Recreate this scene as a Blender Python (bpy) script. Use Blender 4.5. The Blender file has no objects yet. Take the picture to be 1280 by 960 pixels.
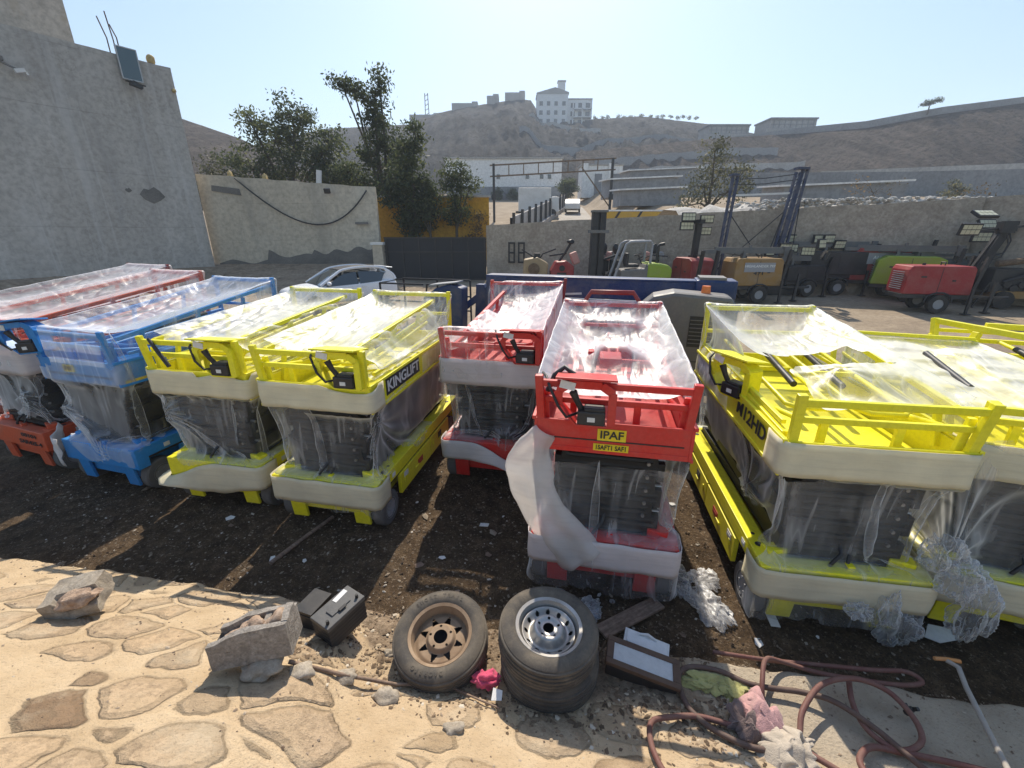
import bpy, bmesh, math, random
import numpy as np
from mathutils import Vector, Matrix, noise as mnoise
R = math.radians
random.seed(7); np.random.seed(7)
SC = bpy.context.scene
COL = SC.collection

# ---------------------------------------------------------------- mesh builder
class MB:
    """collects shapes; build() links them as ONE mesh object"""
    def __init__(s):
        s.v = []; s.f = []; s.M = Matrix.Identity(4); s.uvw = []
    def add(s, vs, fs, M=None):
        M = s.M if M is None else s.M @ M
        b = len(s.v)
        s.v += [tuple(M @ Vector(p)) for p in vs]
        s.f += [tuple(b + i for i in f) for f in fs]
        return s
    def box(s, c, d, rz=0, ry=0, rx=0, top=None):
        """centre c, size d; top=(sx,sy) scales the upper face"""
        x, y, z = d[0] / 2, d[1] / 2, d[2] / 2
        tx, ty = top if top else (1, 1)
        vs = [(-x, -y, -z), (x, -y, -z), (x, y, -z), (-x, y, -z), (-x * tx, -y * ty, z), (x * tx, -y * ty, z), (x * tx, y * ty, z), (-x * tx, y * ty, z)]
        fs = [(3, 2, 1, 0), (4, 5, 6, 7), (0, 1, 5, 4), (1, 2, 6, 5), (2, 3, 7, 6), (3, 0, 4, 7)]
        M = Matrix.Translation(c) @ Matrix.Rotation(rz, 4, 'Z') @ Matrix.Rotation(ry, 4, 'Y') @ Matrix.Rotation(rx, 4, 'X')
        return s.add(vs, fs, M)
    def span(s, a, b):
        return s.box([(a[i] + b[i]) / 2 for i in range(3)], [abs(b[i] - a[i]) for i in range(3)])
    def bar(s, p, q, w=.05, h=None, up=(0, 0, 1)):
        h = w if h is None else h
        p, q, up = Vector(p), Vector(q), Vector(up)
        d = (q - p); L = d.length
        if L < 1e-6: return s
        d /= L
        if abs(d.dot(up)) > .98: up = Vector((0, 1, 0)) if abs(d.y) < .9 else Vector((1, 0, 0))
        x = d.cross(up).normalized(); u = x.cross(d).normalized()
        vs = []
        for o in (p, q):
            for a, b in ((-1, -1), (1, -1), (1, 1), (-1, 1)):
                vs.append(o + x * (a * w / 2) + u * (b * h / 2))
        fs = [(0, 1, 2, 3), (7, 6, 5, 4), (0, 4, 5, 1), (1, 5, 6, 2), (2, 6, 7, 3), (3, 7, 4, 0)]
        return s.add(vs, fs)
    def tube(s, pts, r, n=8, closed=False, cap=True):
        pts = [Vector(p) for p in pts]; m = len(pts)
        rr = r if hasattr(r, '__len__') else [r] * m
        vs = []; N = None
        for i, p in enumerate(pts):
            a = pts[(i - 1) % m] if (i > 0 or closed) else p
            b = pts[(i + 1) % m] if (i < m - 1 or closed) else p
            t = (b - a)
            t = t.normalized() if t.length > 1e-9 else Vector((0, 0, 1))
            if N is None:
                N = t.cross(Vector((0, 0, 1)))
                if N.length < 1e-3: N = t.cross(Vector((1, 0, 0)))
            N = (N - t * N.dot(t))
            N = N.normalized() if N.length > 1e-6 else t.orthogonal().normalized()
            B = t.cross(N)
            for k in range(n):
                a_ = 2 * math.pi * k / n
                vs.append(p + (N * math.cos(a_) + B * math.sin(a_)) * rr[i])
        fs = []
        for i in range(m if closed else m - 1):
            j = (i + 1) % m
            for k in range(n):
                l = (k + 1) % n
                fs.append((i * n + k, j * n + k, j * n + l, i * n + l))
        if cap and not closed:
            fs.append(tuple(range(n))); fs.append(tuple((m - 1) * n + k for k in reversed(range(n))))
        return s.add(vs, fs)
    def cyl(s, p, q, r, r2=None, n=16):
        return s.tube([p, q], [r, r if r2 is None else r2], n)
    def lathe(s, prof, n=32, M=None, closed=True):
        """profile [(radius, height)] turned about Z"""
        vs = []; m = len(prof)
        for k in range(n):
            a = 2 * math.pi * k / n
            vs += [(r * math.cos(a), r * math.sin(a), z) for r, z in prof]
        fs = []
        for k in range(n):
            l = (k + 1) % n
            for i in range(m if closed else m - 1):
                j = (i + 1) % m
                fs.append((k * m + i, l * m + i, l * m + j, k * m + j))
        return s.add(vs, fs, M)
    def prism(s, poly, M=None, d=.1):
        """2-D outline in XY, thickness d along Z"""
        n = len(poly)
        vs = [(x, y, 0) for x, y in poly] + [(x, y, d) for x, y in poly]
        fs = [tuple(reversed(range(n))), tuple(range(n, 2 * n))] + [(i, (i + 1) % n, n + (i + 1) % n, n + i) for i in range(n)]
        return s.add(vs, fs, M)
    def grid(s, A):
        """A[m][n] of points"""
        m, n = len(A), len(A[0])
        vs = [p for row in A for p in row]
        fs = [(i * n + j, i * n + j + 1, (i + 1) * n + j + 1, (i + 1) * n + j) for i in range(m - 1) for j in range(n - 1)]
        return s.add(vs, fs)
    def blob(s, c, rad, seed=0, amp=.25, sub=2, freq=1.3, rz=0):
        bm = bmesh.new(); bmesh.ops.create_icosphere(bm, subdivisions=sub, radius=1)
        off = Vector((seed * 3.7, seed * 1.9, seed * 5.3))
        vs = []
        for v in bm.verts:
            k = 1 + amp * mnoise.noise(v.co * freq + off) * 2
            vs.append(Vector((v.co.x * rad[0] * k, v.co.y * rad[1] * k, v.co.z * rad[2] * k)))
        bm.verts.index_update()
        fs = [tuple(v.index for v in f.verts) for f in bm.faces]; bm.free()
        return s.add(vs, fs, Matrix.Translation(c) @ Matrix.Rotation(rz, 4, 'Z'))
    def text(s, body, M, size=.1, depth=.003, width=None, align='CENTER'):
        v, f = text_geo(body, size, depth, width, align)
        return s.add(v, f, M)
    def build(s, name, mat, parent=None, smooth=None, bevel=0, loc=None, subsurf=0):
        me = bpy.data.meshes.new(name)
        me.from_pydata(s.v, [], s.f)
        if smooth is not None:
            me.shade_smooth()
        me.validate(); me.update()
        if mat: me.materials.append(mat)
        o = bpy.data.objects.new(name, me); COL.objects.link(o)
        if parent: o.parent = parent
        if loc is not None: o.location = loc
        if smooth is not None and smooth < 180:
            me.set_sharp_from_angle(angle=R(smooth))
        if bevel:
            b = o.modifiers.new('edge', 'BEVEL'); b.width = bevel; b.segments = 2; b.limit_method = 'ANGLE'; b.angle_limit = R(40)
        if subsurf:
            b = o.modifiers.new('sub', 'SUBSURF'); b.levels = subsurf; b.render_levels = subsurf
        return o

_tc = {}
def text_geo(body, size, depth, width, align):
    key = (body, size, depth, width, align)
    if key not in _tc:
        cu = bpy.data.curves.new('lettering', 'FONT'); cu.body = body; cu.size = size; cu.extrude = depth; cu.align_x = align; cu.align_y = 'CENTER'; cu.resolution_u = 3
        cu.offset = size * .02
        o = bpy.data.objects.new('lettering', cu); COL.objects.link(o)
        dg = bpy.context.evaluated_depsgraph_get(); dg.update()
        me = bpy.data.meshes.new_from_object(o.evaluated_get(dg))
        vs = [tuple(v.co) for v in me.vertices]; fs = [tuple(p.vertices) for p in me.polygons]
        bpy.data.objects.remove(o); bpy.data.curves.remove(cu); bpy.data.meshes.remove(me)
        if width and vs:
            w = max(v[0] for v in vs) - min(v[0] for v in vs); k = width / w
            vs = [(v[0] * k, v[1], v[2]) for v in vs]
        _tc[key] = (vs, fs)
    return _tc[key]

def frame(o, x, y):
    """matrix with origin o, local X along x, local Y along y"""
    x = Vector(x).normalized(); y = Vector(y); y = (y - x * y.dot(x)).normalized(); z = x.cross(y)
    return Matrix(((x.x, y.x, z.x, o[0]), (x.y, y.y, z.y, o[1]), (x.z, y.z, z.z, o[2]), (0, 0, 0, 1)))

def tag(o, label=None, cat=None, group=None, kind=None):
    if label: o['label'] = label
    if cat: o['category'] = cat
    if group: o['group'] = group
    if kind: o['kind'] = kind
    return o
def empty(name, loc, label, cat, rz=0, group=None):
    o = bpy.data.objects.new(name, None); COL.objects.link(o)
    o.location = loc; o.rotation_euler = (0, 0, rz); o.empty_display_size = .2
    return tag(o, label, cat, group)
def heading(h):      # a thing whose own +Y points h radians clockwise of north
    return -h

# ---------------------------------------------------------------- materials
class NT:
    def __init__(s, name):
        s.m = bpy.data.materials.new(name); s.m.use_nodes = True
        s.t = s.m.node_tree; s.t.nodes.clear()
        s.out = s.t.nodes.new('ShaderNodeOutputMaterial')
    def n(s, typ, **kw):
        nd = s.t.nodes.new('ShaderNode' + typ)
        for k, v in kw.items():
            if k.startswith('_'): setattr(nd, k[1:], v)
            else:
                i = int(k[1:]) if k[0] == 'i' and k[1:].isdigit() else k.replace('__', ' ')
                if hasattr(v, 'is_linked') or hasattr(v, 'links'): s.t.links.new(v, nd.inputs[i])
                else: nd.inputs[i].default_value = v
        return nd
    def link(s, a, b): s.t.links.new(a, b)
    def obj(s, scale=(1, 1, 1), rot=(0, 0, 0)):
        tc = s.n('TexCoord'); mp = s.n('Mapping', Vector=tc.outputs['Object'])
        mp.inputs['Scale'].default_value = scale; mp.inputs['Rotation'].default_value = rot
        return mp.outputs[0]
    def noise(s, vec, scale=5, detail=6, rough=.6, dist=0):
        return s.n('TexNoise', Vector=vec, Scale=scale, Detail=detail, Roughness=rough, Distortion=dist).outputs[0]
    def ramp(s, fac, stops):
        nd = s.n('ValToRGB', Fac=fac); e = nd.color_ramp.elements
        while len(e) < len(stops): e.new(.5)
        for el, (p, c) in zip(e, stops):
            el.position = p; el.color = (c[0], c[1], c[2], 1) if hasattr(c, '__len__') else (c, c, c, 1)
        return nd.outputs[0]
    def mix(s, fac, a, b, blend='MIX'):
        nd = s.t.nodes.new('ShaderNodeMix'); nd.data_type = 'RGBA'; nd.blend_type = blend
        for sock, v in ((nd.inputs[0], fac), (nd.inputs[6], a), (nd.inputs[7], b)):
            if hasattr(v, 'is_linked'): s.link(v, sock)
            elif hasattr(v, '__len__'): sock.default_value = (v[0], v[1], v[2], 1)
            else: sock.default_value = v
        return nd.outputs[2]
    def math(s, op, a, b=0, c=None):
        nd = s.t.nodes.new('ShaderNodeMath'); nd.operation = op
        for i, v in enumerate((a, b) if c is None else (a, b, c)):
            if hasattr(v, 'is_linked'): s.link(v, nd.inputs[i])
            else: nd.inputs[i].default_value = v
        return nd.outputs[0]
    def bump(s, h, strength=.3, dist=.02):
        return s.n('Bump', Height=h, Strength=strength, Distance=dist).outputs[0]
    def attr(s, name):
        nd = s.n('Attribute'); nd.attribute_name = name; return nd
    def bsdf(s, color, rough=.5, metal=0, normal=None, spec=.5, **kw):
        nd = s.n('BsdfPrincipled')
        for k, v in (('Base Color', color), ('Roughness', rough), ('Metallic', metal), ('Specular IOR Level', spec)):
            if hasattr(v, 'is_linked'): s.link(v, nd.inputs[k])
            elif hasattr(v, '__len__'): nd.inputs[k].default_value = (v[0], v[1], v[2], 1)
            else: nd.inputs[k].default_value = v
        if normal: s.link(normal, nd.inputs['Normal'])
        for k, v in kw.items(): nd.inputs[k.replace('_', ' ')].default_value = v
        return nd.outputs[0]
    def done(s, sh):
        s.link(sh, s.out.inputs[0]); return s.m

_mc = {}
def paint(name, c, rough=.42, dirt=.35, dirtc=(.30, .25, .19), metal=0, scale=2.2, spec=.4):
    """painted or bare metal / plastic with dust blotches and a little tone variation"""
    if name in _mc: return _mc[name]
    t = NT(name); v = t.obj()
    n1 = t.noise(v, scale, 8, .68, .4); n2 = t.noise(v, scale * 14, 4, .6)
    d = t.math('MULTIPLY', t.ramp(n1, [(.42, 0), (.72, 1)]), dirt)
    d = t.math('ADD', d, t.math('MULTIPLY', t.ramp(n2, [(.55, 0), (.75, 1)]), dirt * .35))
    base = t.mix(t.ramp(n2, [(.3, 0), (.7, 1)]), [x * .9 for x in c], [min(1, x * 1.07) for x in c])
    col = t.mix(d, base, dirtc)
    r = t.math('ADD', rough, t.math('MULTIPLY', d, .5))
    m = t.done(t.bsdf(col, r, metal, t.bump(n2, .06, .004), spec))
    _mc[name] = m; return m

def film_mat(name, tint, op=.10, streak=.42, gloss=.15, rough=.45):
    """clear polythene: lets light through, whiter in folds and at a glancing view"""
    t = NT(name)
    v1 = t.obj((1.9, .7, .20), (.0, .5, .3)); v2 = t.obj((1.5, .8, .22), (0, -.62, -.4)); v3 = t.obj((1, 1, .6))
    a = t.noise(v1, 2.4, 1.6, .45, .7); b = t.noise(v2, 2.2, 1.6, .45, .9); c = t.noise(v3, 3.4, 2, .5, .8); d = t.noise(v1, 11, 2, .5, .6)
    ra = t.math('ABSOLUTE', t.math('SUBTRACT', a, .5)); rb = t.math('ABSOLUTE', t.math('SUBTRACT', b, .5)); rd = t.math('ABSOLUTE', t.math('SUBTRACT', d, .5))
    h = t.math('ADD', t.math('ADD', t.math('MINIMUM', ra, .16), t.math('MINIMUM', rb, .16)), t.math('ADD', t.math('MULTIPLY', rd, .06), t.math('MULTIPLY', c, .5)))
    crease = t.math('MAXIMUM', t.ramp(ra, [(0, .8), (.008, .5), (.045, 0)]), t.math('MAXIMUM', t.ramp(rb, [(0, .8), (.008, .5), (.04, 0)]), t.ramp(rd, [(0, .16), (.02, 0)])))
    gate = t.ramp(c, [(.42, .05), (.62, 1)])
    crease = t.math('MULTIPLY', crease, gate)
    veil = t.ramp(t.noise(v2, 1.6, 3, .55, .5), [(.43, 0), (.70, .15)])
    nrm = t.bump(h, 1, .05)
    lw = t.n('LayerWeight', Blend=.5)
    face = t.math('POWER', lw.outputs['Facing'], 2.8)
    fac = t.math('ADD', t.math('ADD', op, veil), t.math('ADD', t.math('MULTIPLY', face, 1.55), t.math('MULTIPLY', crease, streak)))
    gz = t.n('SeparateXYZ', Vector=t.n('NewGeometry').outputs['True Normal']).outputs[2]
    dust = t.math('POWER', t.math('ABSOLUTE', gz), 3.0)          # dust plus painted-in sun glare whiten the level parts of the sheet
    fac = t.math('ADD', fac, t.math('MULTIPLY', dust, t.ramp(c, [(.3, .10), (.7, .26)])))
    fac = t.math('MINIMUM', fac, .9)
    tr = t.n('BsdfTransparent', Color=(tint[0], tint[1], tint[2], 1)).outputs[0]
    df = t.n('BsdfDiffuse', Color=(.88, .89, .90, 1), Normal=nrm).outputs[0]
    tl = t.n('BsdfTranslucent', Color=(.86, .87, .88, 1), Normal=nrm).outputs[0]
    gl = t.n('BsdfGlossy', Color=(1, 1, 1, 1), Roughness=rough, Normal=nrm).outputs[0]
    m1 = t.n('MixShader', i0=.45, i1=df, i2=tl).outputs[0]
    m2 = t.n('MixShader', i0=gloss, i1=m1, i2=gl).outputs[0]
    m3 = t.n('MixShader', i0=fac, i1=tr, i2=m2).outputs[0]
    return t.done(m3)

def foam_mat(name, c, through=.25, clear=0):
    """thin packing foam: soft, with faint pressed bands; some light comes through"""
    t = NT(name); v = t.obj(); n1 = t.noise(v, 3, 5, .6); n2 = t.noise(t.obj((1, 1, 14)), 2.5, 4, .6); n3 = t.noise(v, 60, 3, .5)
    col = t.mix(t.ramp(n1, [(.35, 0), (.7, 1)]), c, [x * .84 for x in c])
    col = t.mix(t.math('MULTIPLY', t.ramp(n2, [(.5, 0), (.64, 1)]), .25), col, [x * .7 for x in c])
    nb = t.bump(t.math('ADD', n2, t.math('MULTIPLY', n3, .25)), .35, .012)
    p = t.bsdf(col, .7, 0, nb, .25)
    tl = t.n('BsdfTranslucent', Color=col, Normal=nb).outputs[0]
    sh = t.n('MixShader', i0=through, i1=p, i2=tl).outputs[0]
    if clear: sh = t.n('MixShader', i0=clear, i1=sh, i2=t.n('BsdfTransparent').outputs[0]).outputs[0]
    return t.done(sh)

def rough_mat(name, cols, scale=3, bump=.5, dist=.03, stretch=(1, 1, 1), rough=.9, fine=30, stains=None, joints=0):
    """earthy / mineral surface from three tones"""
    t = NT(name); v = t.obj(stretch); n1 = t.noise(v, scale, 10, .65, .5); n2 = t.noise(t.obj(), fine, 6, .65)
    k = 1 / (len(cols) - 1)
    col = t.ramp(n1, [(.3 + .4 * i * k, c) for i, c in enumerate(cols)])
    col = t.mix(t.math('MULTIPLY', t.ramp(n2, [(.35, 1), (.6, 0)]), .45), col, [x * .5 for x in cols[0]])
    if stains:
        for (sc, st, lo, hi, c, amt) in stains:
            col = t.mix(t.math('MULTIPLY', t.ramp(t.noise(t.obj(st), sc, 7, .62, .6), [(lo, 0), (hi, 1)]), amt), col, c)
    h = t.math('ADD', n1, t.math('MULTIPLY', n2, .35))
    if joints:      # lift lines of the pours and a few hairline cracks
        sp = t.n('SeparateXYZ', Vector=t.obj()); wob = t.noise(t.obj(), .8, 4, .6); gt = t.ramp(t.noise(t.obj(), .35, 3, .5), [(.45, 0), (.6, 1)])
        z = t.math('FRACT', t.math('ADD', t.math('DIVIDE', sp.outputs[2], joints), t.math('MULTIPLY', wob, .05)))
        ln = t.math('MULTIPLY', t.ramp(t.math('ABSOLUTE', t.math('SUBTRACT', z, .5)), [(0, 1), (.012, 0)]), t.ramp(wob, [(.4, .2), (.6, .8)]))
        wv = t.n('TexNoise', Vector=t.obj(), Scale=1.2, Detail=6.0, Roughness=.65).outputs[1]
        ck = t.n('TexVoronoi', _feature='DISTANCE_TO_EDGE', Vector=t.n('VectorMath', _operation='ADD', i0=t.obj((.35, .35, .22)), i1=wv).outputs[0], Scale=.9).outputs[0]
        ck = t.math('MULTIPLY', t.ramp(ck, [(0, 1), (.007, 0)]), gt)
        col = t.mix(t.math('MULTIPLY', t.math('MAXIMUM', ln, ck), .55), col, [x * .45 for x in cols[0]])
    return t.done(t.bsdf(col, rough, 0, t.bump(h, bump, dist), .2))

def glass(name, c=(.03, .05, .055), rough=.08):
    t = NT(name); return t.done(t.bsdf(c, rough, 0, None, .8, Coat_Weight=.4))

M = {}
M['yellow'] = paint('yellow_paint', (.88, .80, .02), .36, .16)
M['red'] = paint('red_paint', (.62, .022, .018), .38, .26)
M['orange'] = paint('orange_red_paint', (.66, .10, .035), .42, .3)
M['blue'] = paint('blue_paint', (.02, .24, .62), .4, .22)
M['darkred'] = paint('dark_red_paint', (.25, .018, .018), .42, .3)
M['black'] = paint('black_paint', (.022, .022, .024), .45, .3, (.14, .12, .10))
M['rubber'] = paint('black_rubber', (.022, .021, .020), .75, .55, (.13, .11, .085), 0, 5)
M['dusty_tyre'] = paint('dusty_tyre_rubber', (.075, .066, .056), .85, .75, (.21, .175, .13), 0, 6)
M['grey_tyre'] = paint('grey_tyre', (.13, .13, .13), .8, .4, (.17, .15, .12))
M['hub'] = paint('grey_hub', (.30, .31, .33), .55, .4)
M['scissor'] = paint('scissor_black', (.009, .0085, .008), .55, .08, (.10, .08, .06))
M['steel'] = paint('steel', (.42, .42, .42), .4, .4, (.2, .17, .13), .7)
M['chrome'] = paint('bolt_steel', (.30, .30, .30), .4, .3, (.2, .17, .13), .7)
M['boomblue'] = paint('boom_blue_paint', (.010, .038, .135), .42, .4)
M['hood'] = paint('grey_hood', (.155, .15, .145), .5, .35)
M['rust'] = rough_mat('rusty_steel', [(.11, .07, .045), (.2, .14, .09), (.27, .2, .14)], 6, .4, .01)
M['white'] = paint('white_paint', (.72, .72, .70), .5, .25)
M['paper'] = paint('paper', (.74, .73, .70), .8, .12)
M['wood'] = rough_mat('weathered_wood', [(.16, .11, .08), (.27, .19, .14), (.36, .27, .2)], 5, .4, .01, (1, 9, 1))
M['decalyellow'] = paint('decal_yellow', (.82, .62, .02), .5, .1)
M['decalred'] = paint('decal_red', (.5, .04, .03), .5, .2)
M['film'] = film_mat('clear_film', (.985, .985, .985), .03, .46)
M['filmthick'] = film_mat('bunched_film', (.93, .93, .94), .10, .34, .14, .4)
M['foam_yellow_cast'] = foam_mat('yellow_cast_foam', (.91, .84, .62), .3)  # white foam; yellow light from the lift behind is painted into its colour
M['foam_white'] = foam_mat('white_foam', (.90, .87, .84), .3)
M['foam_soft'] = foam_mat('soft_white_foam', (.92, .88, .84), .4, .42)
M['foam_red_cast'] = foam_mat('red_cast_foam', (.88, .80, .77), .3)  # white foam with the reddish cast of the lift put into its colour
# ---------------------------------------------------------------- camera, light, sky
cam = bpy.data.cameras.new('camera'); camo = bpy.data.objects.new('camera', cam); COL.objects.link(camo)
camo.location = (0, 0, 2.95); camo.rotation_euler = (math.pi / 2 - .344, 0, 0)
cam.sensor_width = 36; cam.lens = 36 * 535 / 1280; cam.clip_start = .05; cam.clip_end = 3000
SC.camera = camo
SUN_EL, SUN_AZ = R(47), R(3)          # in front of the camera, a little to the right
sun = bpy.data.lights.new('sun', 'SUN'); sun.energy = 4.9; sun.angle = R(.53); sun.color = (1, .905, .765)
so = bpy.data.objects.new('sun', sun); COL.objects.link(so)
so.rotation_euler = (Vector((math.sin(SUN_AZ) * math.cos(SUN_EL), math.cos(SUN_AZ) * math.cos(SUN_EL), math.sin(SUN_EL)))).to_track_quat('Z', 'Y').to_euler()
w = bpy.data.worlds.new('World'); SC.world = w; w.use_nodes = True
nt = w.node_tree; nt.nodes.clear()
sky = nt.nodes.new('ShaderNodeTexSky'); sky.sky_type = 'NISHITA'; sky.sun_disc = False
sky.sun_elevation = SUN_EL; sky.sun_rotation = SUN_AZ; sky.air_density = 1.25; sky.dust_density = .9; sky.ozone_density = 2.2; sky.altitude = 50
bg = nt.nodes.new('ShaderNodeBackground'); bg.inputs[1].default_value = .142
wo = nt.nodes.new('ShaderNodeOutputWorld'); nt.links.new(sky.outputs[0], bg.inputs[0]); nt.links.new(bg.outputs[0], wo.inputs[0])
vs = SC.view_settings; vs.view_transform = 'Standard'; vs.look = 'None'; vs.gamma = 1; vs.exposure = .33
SC.cycles.max_bounces = 7; SC.cycles.transparent_max_bounces = 28; SC.cycles.volume_bounces = 0
SC.cycles.diffuse_bounces = 3; SC.cycles.glossy_bounces = 3; SC.cycles.transmission_bounces = 3
SC.cycles.sample_clamp_indirect = 6; SC.cycles.caustics_reflective = False; SC.cycles.caustics_refractive = False
try:
    SC.cycles.use_denoising = True
except Exception: pass

# ---------------------------------------------------------------- terrain functions
def lerp(x, xs, ys): return float(np.interp(x, xs, ys))
def sstep(a, b, x):
    t = min(1, max(0, (x - a) / (b - a))); return t * t * (3 - 2 * t)
def wall_y(x): return 22 - .25 * (x + 1.3) if x > -1.3 else 22
EDGE = lambda x: 2.24 - .168 * x
def yard(x, y): return .045 * max(0, min(y, 22) - 8) + (.02 * mnoise.noise(Vector((x * .8, y * .8, 0))) + .012 * mnoise.noise(Vector((x * 3, y * 3, 4))))
TY = [22.3, 30, 55, 85, 110, 160, 500]; TZ = [.8, 2.0, 4.9, 8.2, 11, 14, 14]
def ground_z(x, y):
    wy = wall_y(x)
    if y <= wy + .15: return yard(x, y)
    far = lerp(y, TY, TZ)
    k = sstep(7.5, 11.5, x - .06 * (y - 24))
    ter = lerp(y, [17, 26, 50, 90, 160, 500], [3.35, 3.5, 6.4, 10.5, 15, 15])
    return far * (1 - k) + max(far, ter) * k

def axis(dense0, dense1, step, lo, hi, grow=1.16):
    a = list(np.arange(dense0, dense1 + 1e-6, step)); s = step
    while a[-1] < hi: s *= grow; a.append(a[-1] + s)
    s = step; b = []
    c = dense0
    while c > lo: s *= grow; c -= s; b.append(c)
    return np.array(b[::-1] + a)
xs = np.unique(np.clip(axis(-7, 7, .07, -240, 240, 1.12), -244, 244)); ys = np.unique(np.clip(axis(1.2, 7.0, .06, -58, 350, 1.045), -64, 354))
E_ = lambda x, y: (.03 * mnoise.noise(Vector((x * 2.1, y * 2.1, 9))) + .022 * mnoise.noise(Vector((x * 6, y * 6, 2))) + .012 * mnoise.noise(Vector((x * 14, y * 14, 2)))) if 1 < y < 9 and abs(x) < 8 else 0
b = MB()
b.grid([[(x, y, ground_z(x, y) + E_(x, y)) for x in xs] for y in ys])
def dirt():
    t = NT('yard_dirt'); v = t.obj()
    n1 = t.noise(v, .55, 8, .62, .4); n2 = t.noise(v, 7, 8, .7); n3 = t.noise(v, 34, 6, .7); n4 = t.noise(v, 90, 3, .6)
    sep = t.n('SeparateXYZ', Vector=v)
    far = t.n('MapRange', Value=t.math('ADD', sep.outputs[1], t.math('MULTIPLY', n1, 3)), i1=6.0, i2=11.0).outputs[0]
    nearc = t.ramp(n2, [(.3, (.040, .026, .015)), (.5, (.082, .054, .031)), (.72, (.16, .11, .066))])
    nearc = t.mix(t.ramp(n3, [(.56, 0), (.68, 1)]), nearc, (.27, .215, .155))
    nearc = t.mix(t.ramp(n4, [(.36, 1), (.46, 0)]), nearc, (.035, .026, .018))
    farc = t.ramp(n1, [(.3, (.25, .195, .14)), (.5, (.36, .285, .2)), (.7, (.44, .36, .26))])
    farc = t.mix(t.math('MULTIPLY', t.ramp(n2, [(.4, 1), (.62, 0)]), .45), farc, (.15, .115, .08))
    col = t.mix(far, nearc, farc)
    h = t.math('ADD', n2, t.math('MULTIPLY', n3, .5))
    return t.done(t.bsdf(col, .95, 0, t.bump(h, .9, .035), .15))
M['dirt'] = dirt()
tag(b.build('ground', M['dirt'], smooth=180), kind='structure')

# ---------------------------------------------------------------- mortared stone slope in front
def slope_z(x, y):
    d = EDGE(x) - y                       # metres in from the edge, towards the camera
    if d < 0: return .3
    shelf = .5 * sstep(-1.25, -.8, x) * (1 - sstep(1.3, 2.2, x)); shelf2 = .55 * sstep(1.3, 2.2, x)
    sh = shelf + shelf2
    k = .47 - .03 * sstep(-1, 1, x)
    return .3 + (.1 * min(d, sh) if sh > 0 else 0) + k * max(0, d - sh)
U = np.arange(-5.6, 4.4, .017); D = np.concatenate([[-.06, -.03, -.012], np.arange(0, 2.1, .017)])
X, DD = np.meshgrid(U, D)
Y = (2.24 - .168 * X) - DD
grain = np.array([[mnoise.noise(Vector((x * 9, y * 9, 7))) * .6 + mnoise.noise(Vector((x * 28, y * 28, 5))) * .35 for x, y in zip(rx, ry)] for rx, ry in zip(X, Y)])
# where the dirt shelf lies (tyres, cans, scraps) there are no stones
shelf_w = np.array([[(.42 * sstep(-1.25, -.8, x) * (1 - sstep(1.3, 2.2, x))) for x in rx] for rx in X])
soil = np.clip((shelf_w - DD + grain * .10) / .06, 0, 1) * (shelf_w > .02)
conc = np.array([[sstep(1.0, 1.35, x) * (1 - sstep(.5, .72, d)) for x, d in zip(rx, rd)] for rx, rd in zip(X, DD)])
soil = soil * (1 - np.clip(conc * 2, 0, 1))
Z = np.array([[slope_z(x, y) for x, y in zip(rx, ry)] for rx, ry in zip(X, Y)])
Z += grain * .009 * (1 - .6 * conc) + soil * grain * .02
edge_n = np.array([mnoise.noise(Vector((x * 1.7, 0, 3))) * .05 + mnoise.noise(Vector((x * 7, 0, 3))) * .022 for x in U])
Y = Y + np.clip(1 - DD / .3, 0, 1) * edge_n[None, :]
Z[0, :] = -.1; Z[1, :] = .12; Z[2, :] = .24 + grain[2] * .02
b = MB(); m_, n_ = X.shape
b.v = [tuple(p) for p in np.stack([X, Y, Z], 2).reshape(-1, 3)]
ii = (np.arange(m_ - 1)[:, None] * n_ + np.arange(n_ - 1)[None, :]).ravel()
b.f = np.stack([ii, ii + n_, ii + n_ + 1, ii + 1], 1).tolist()
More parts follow.
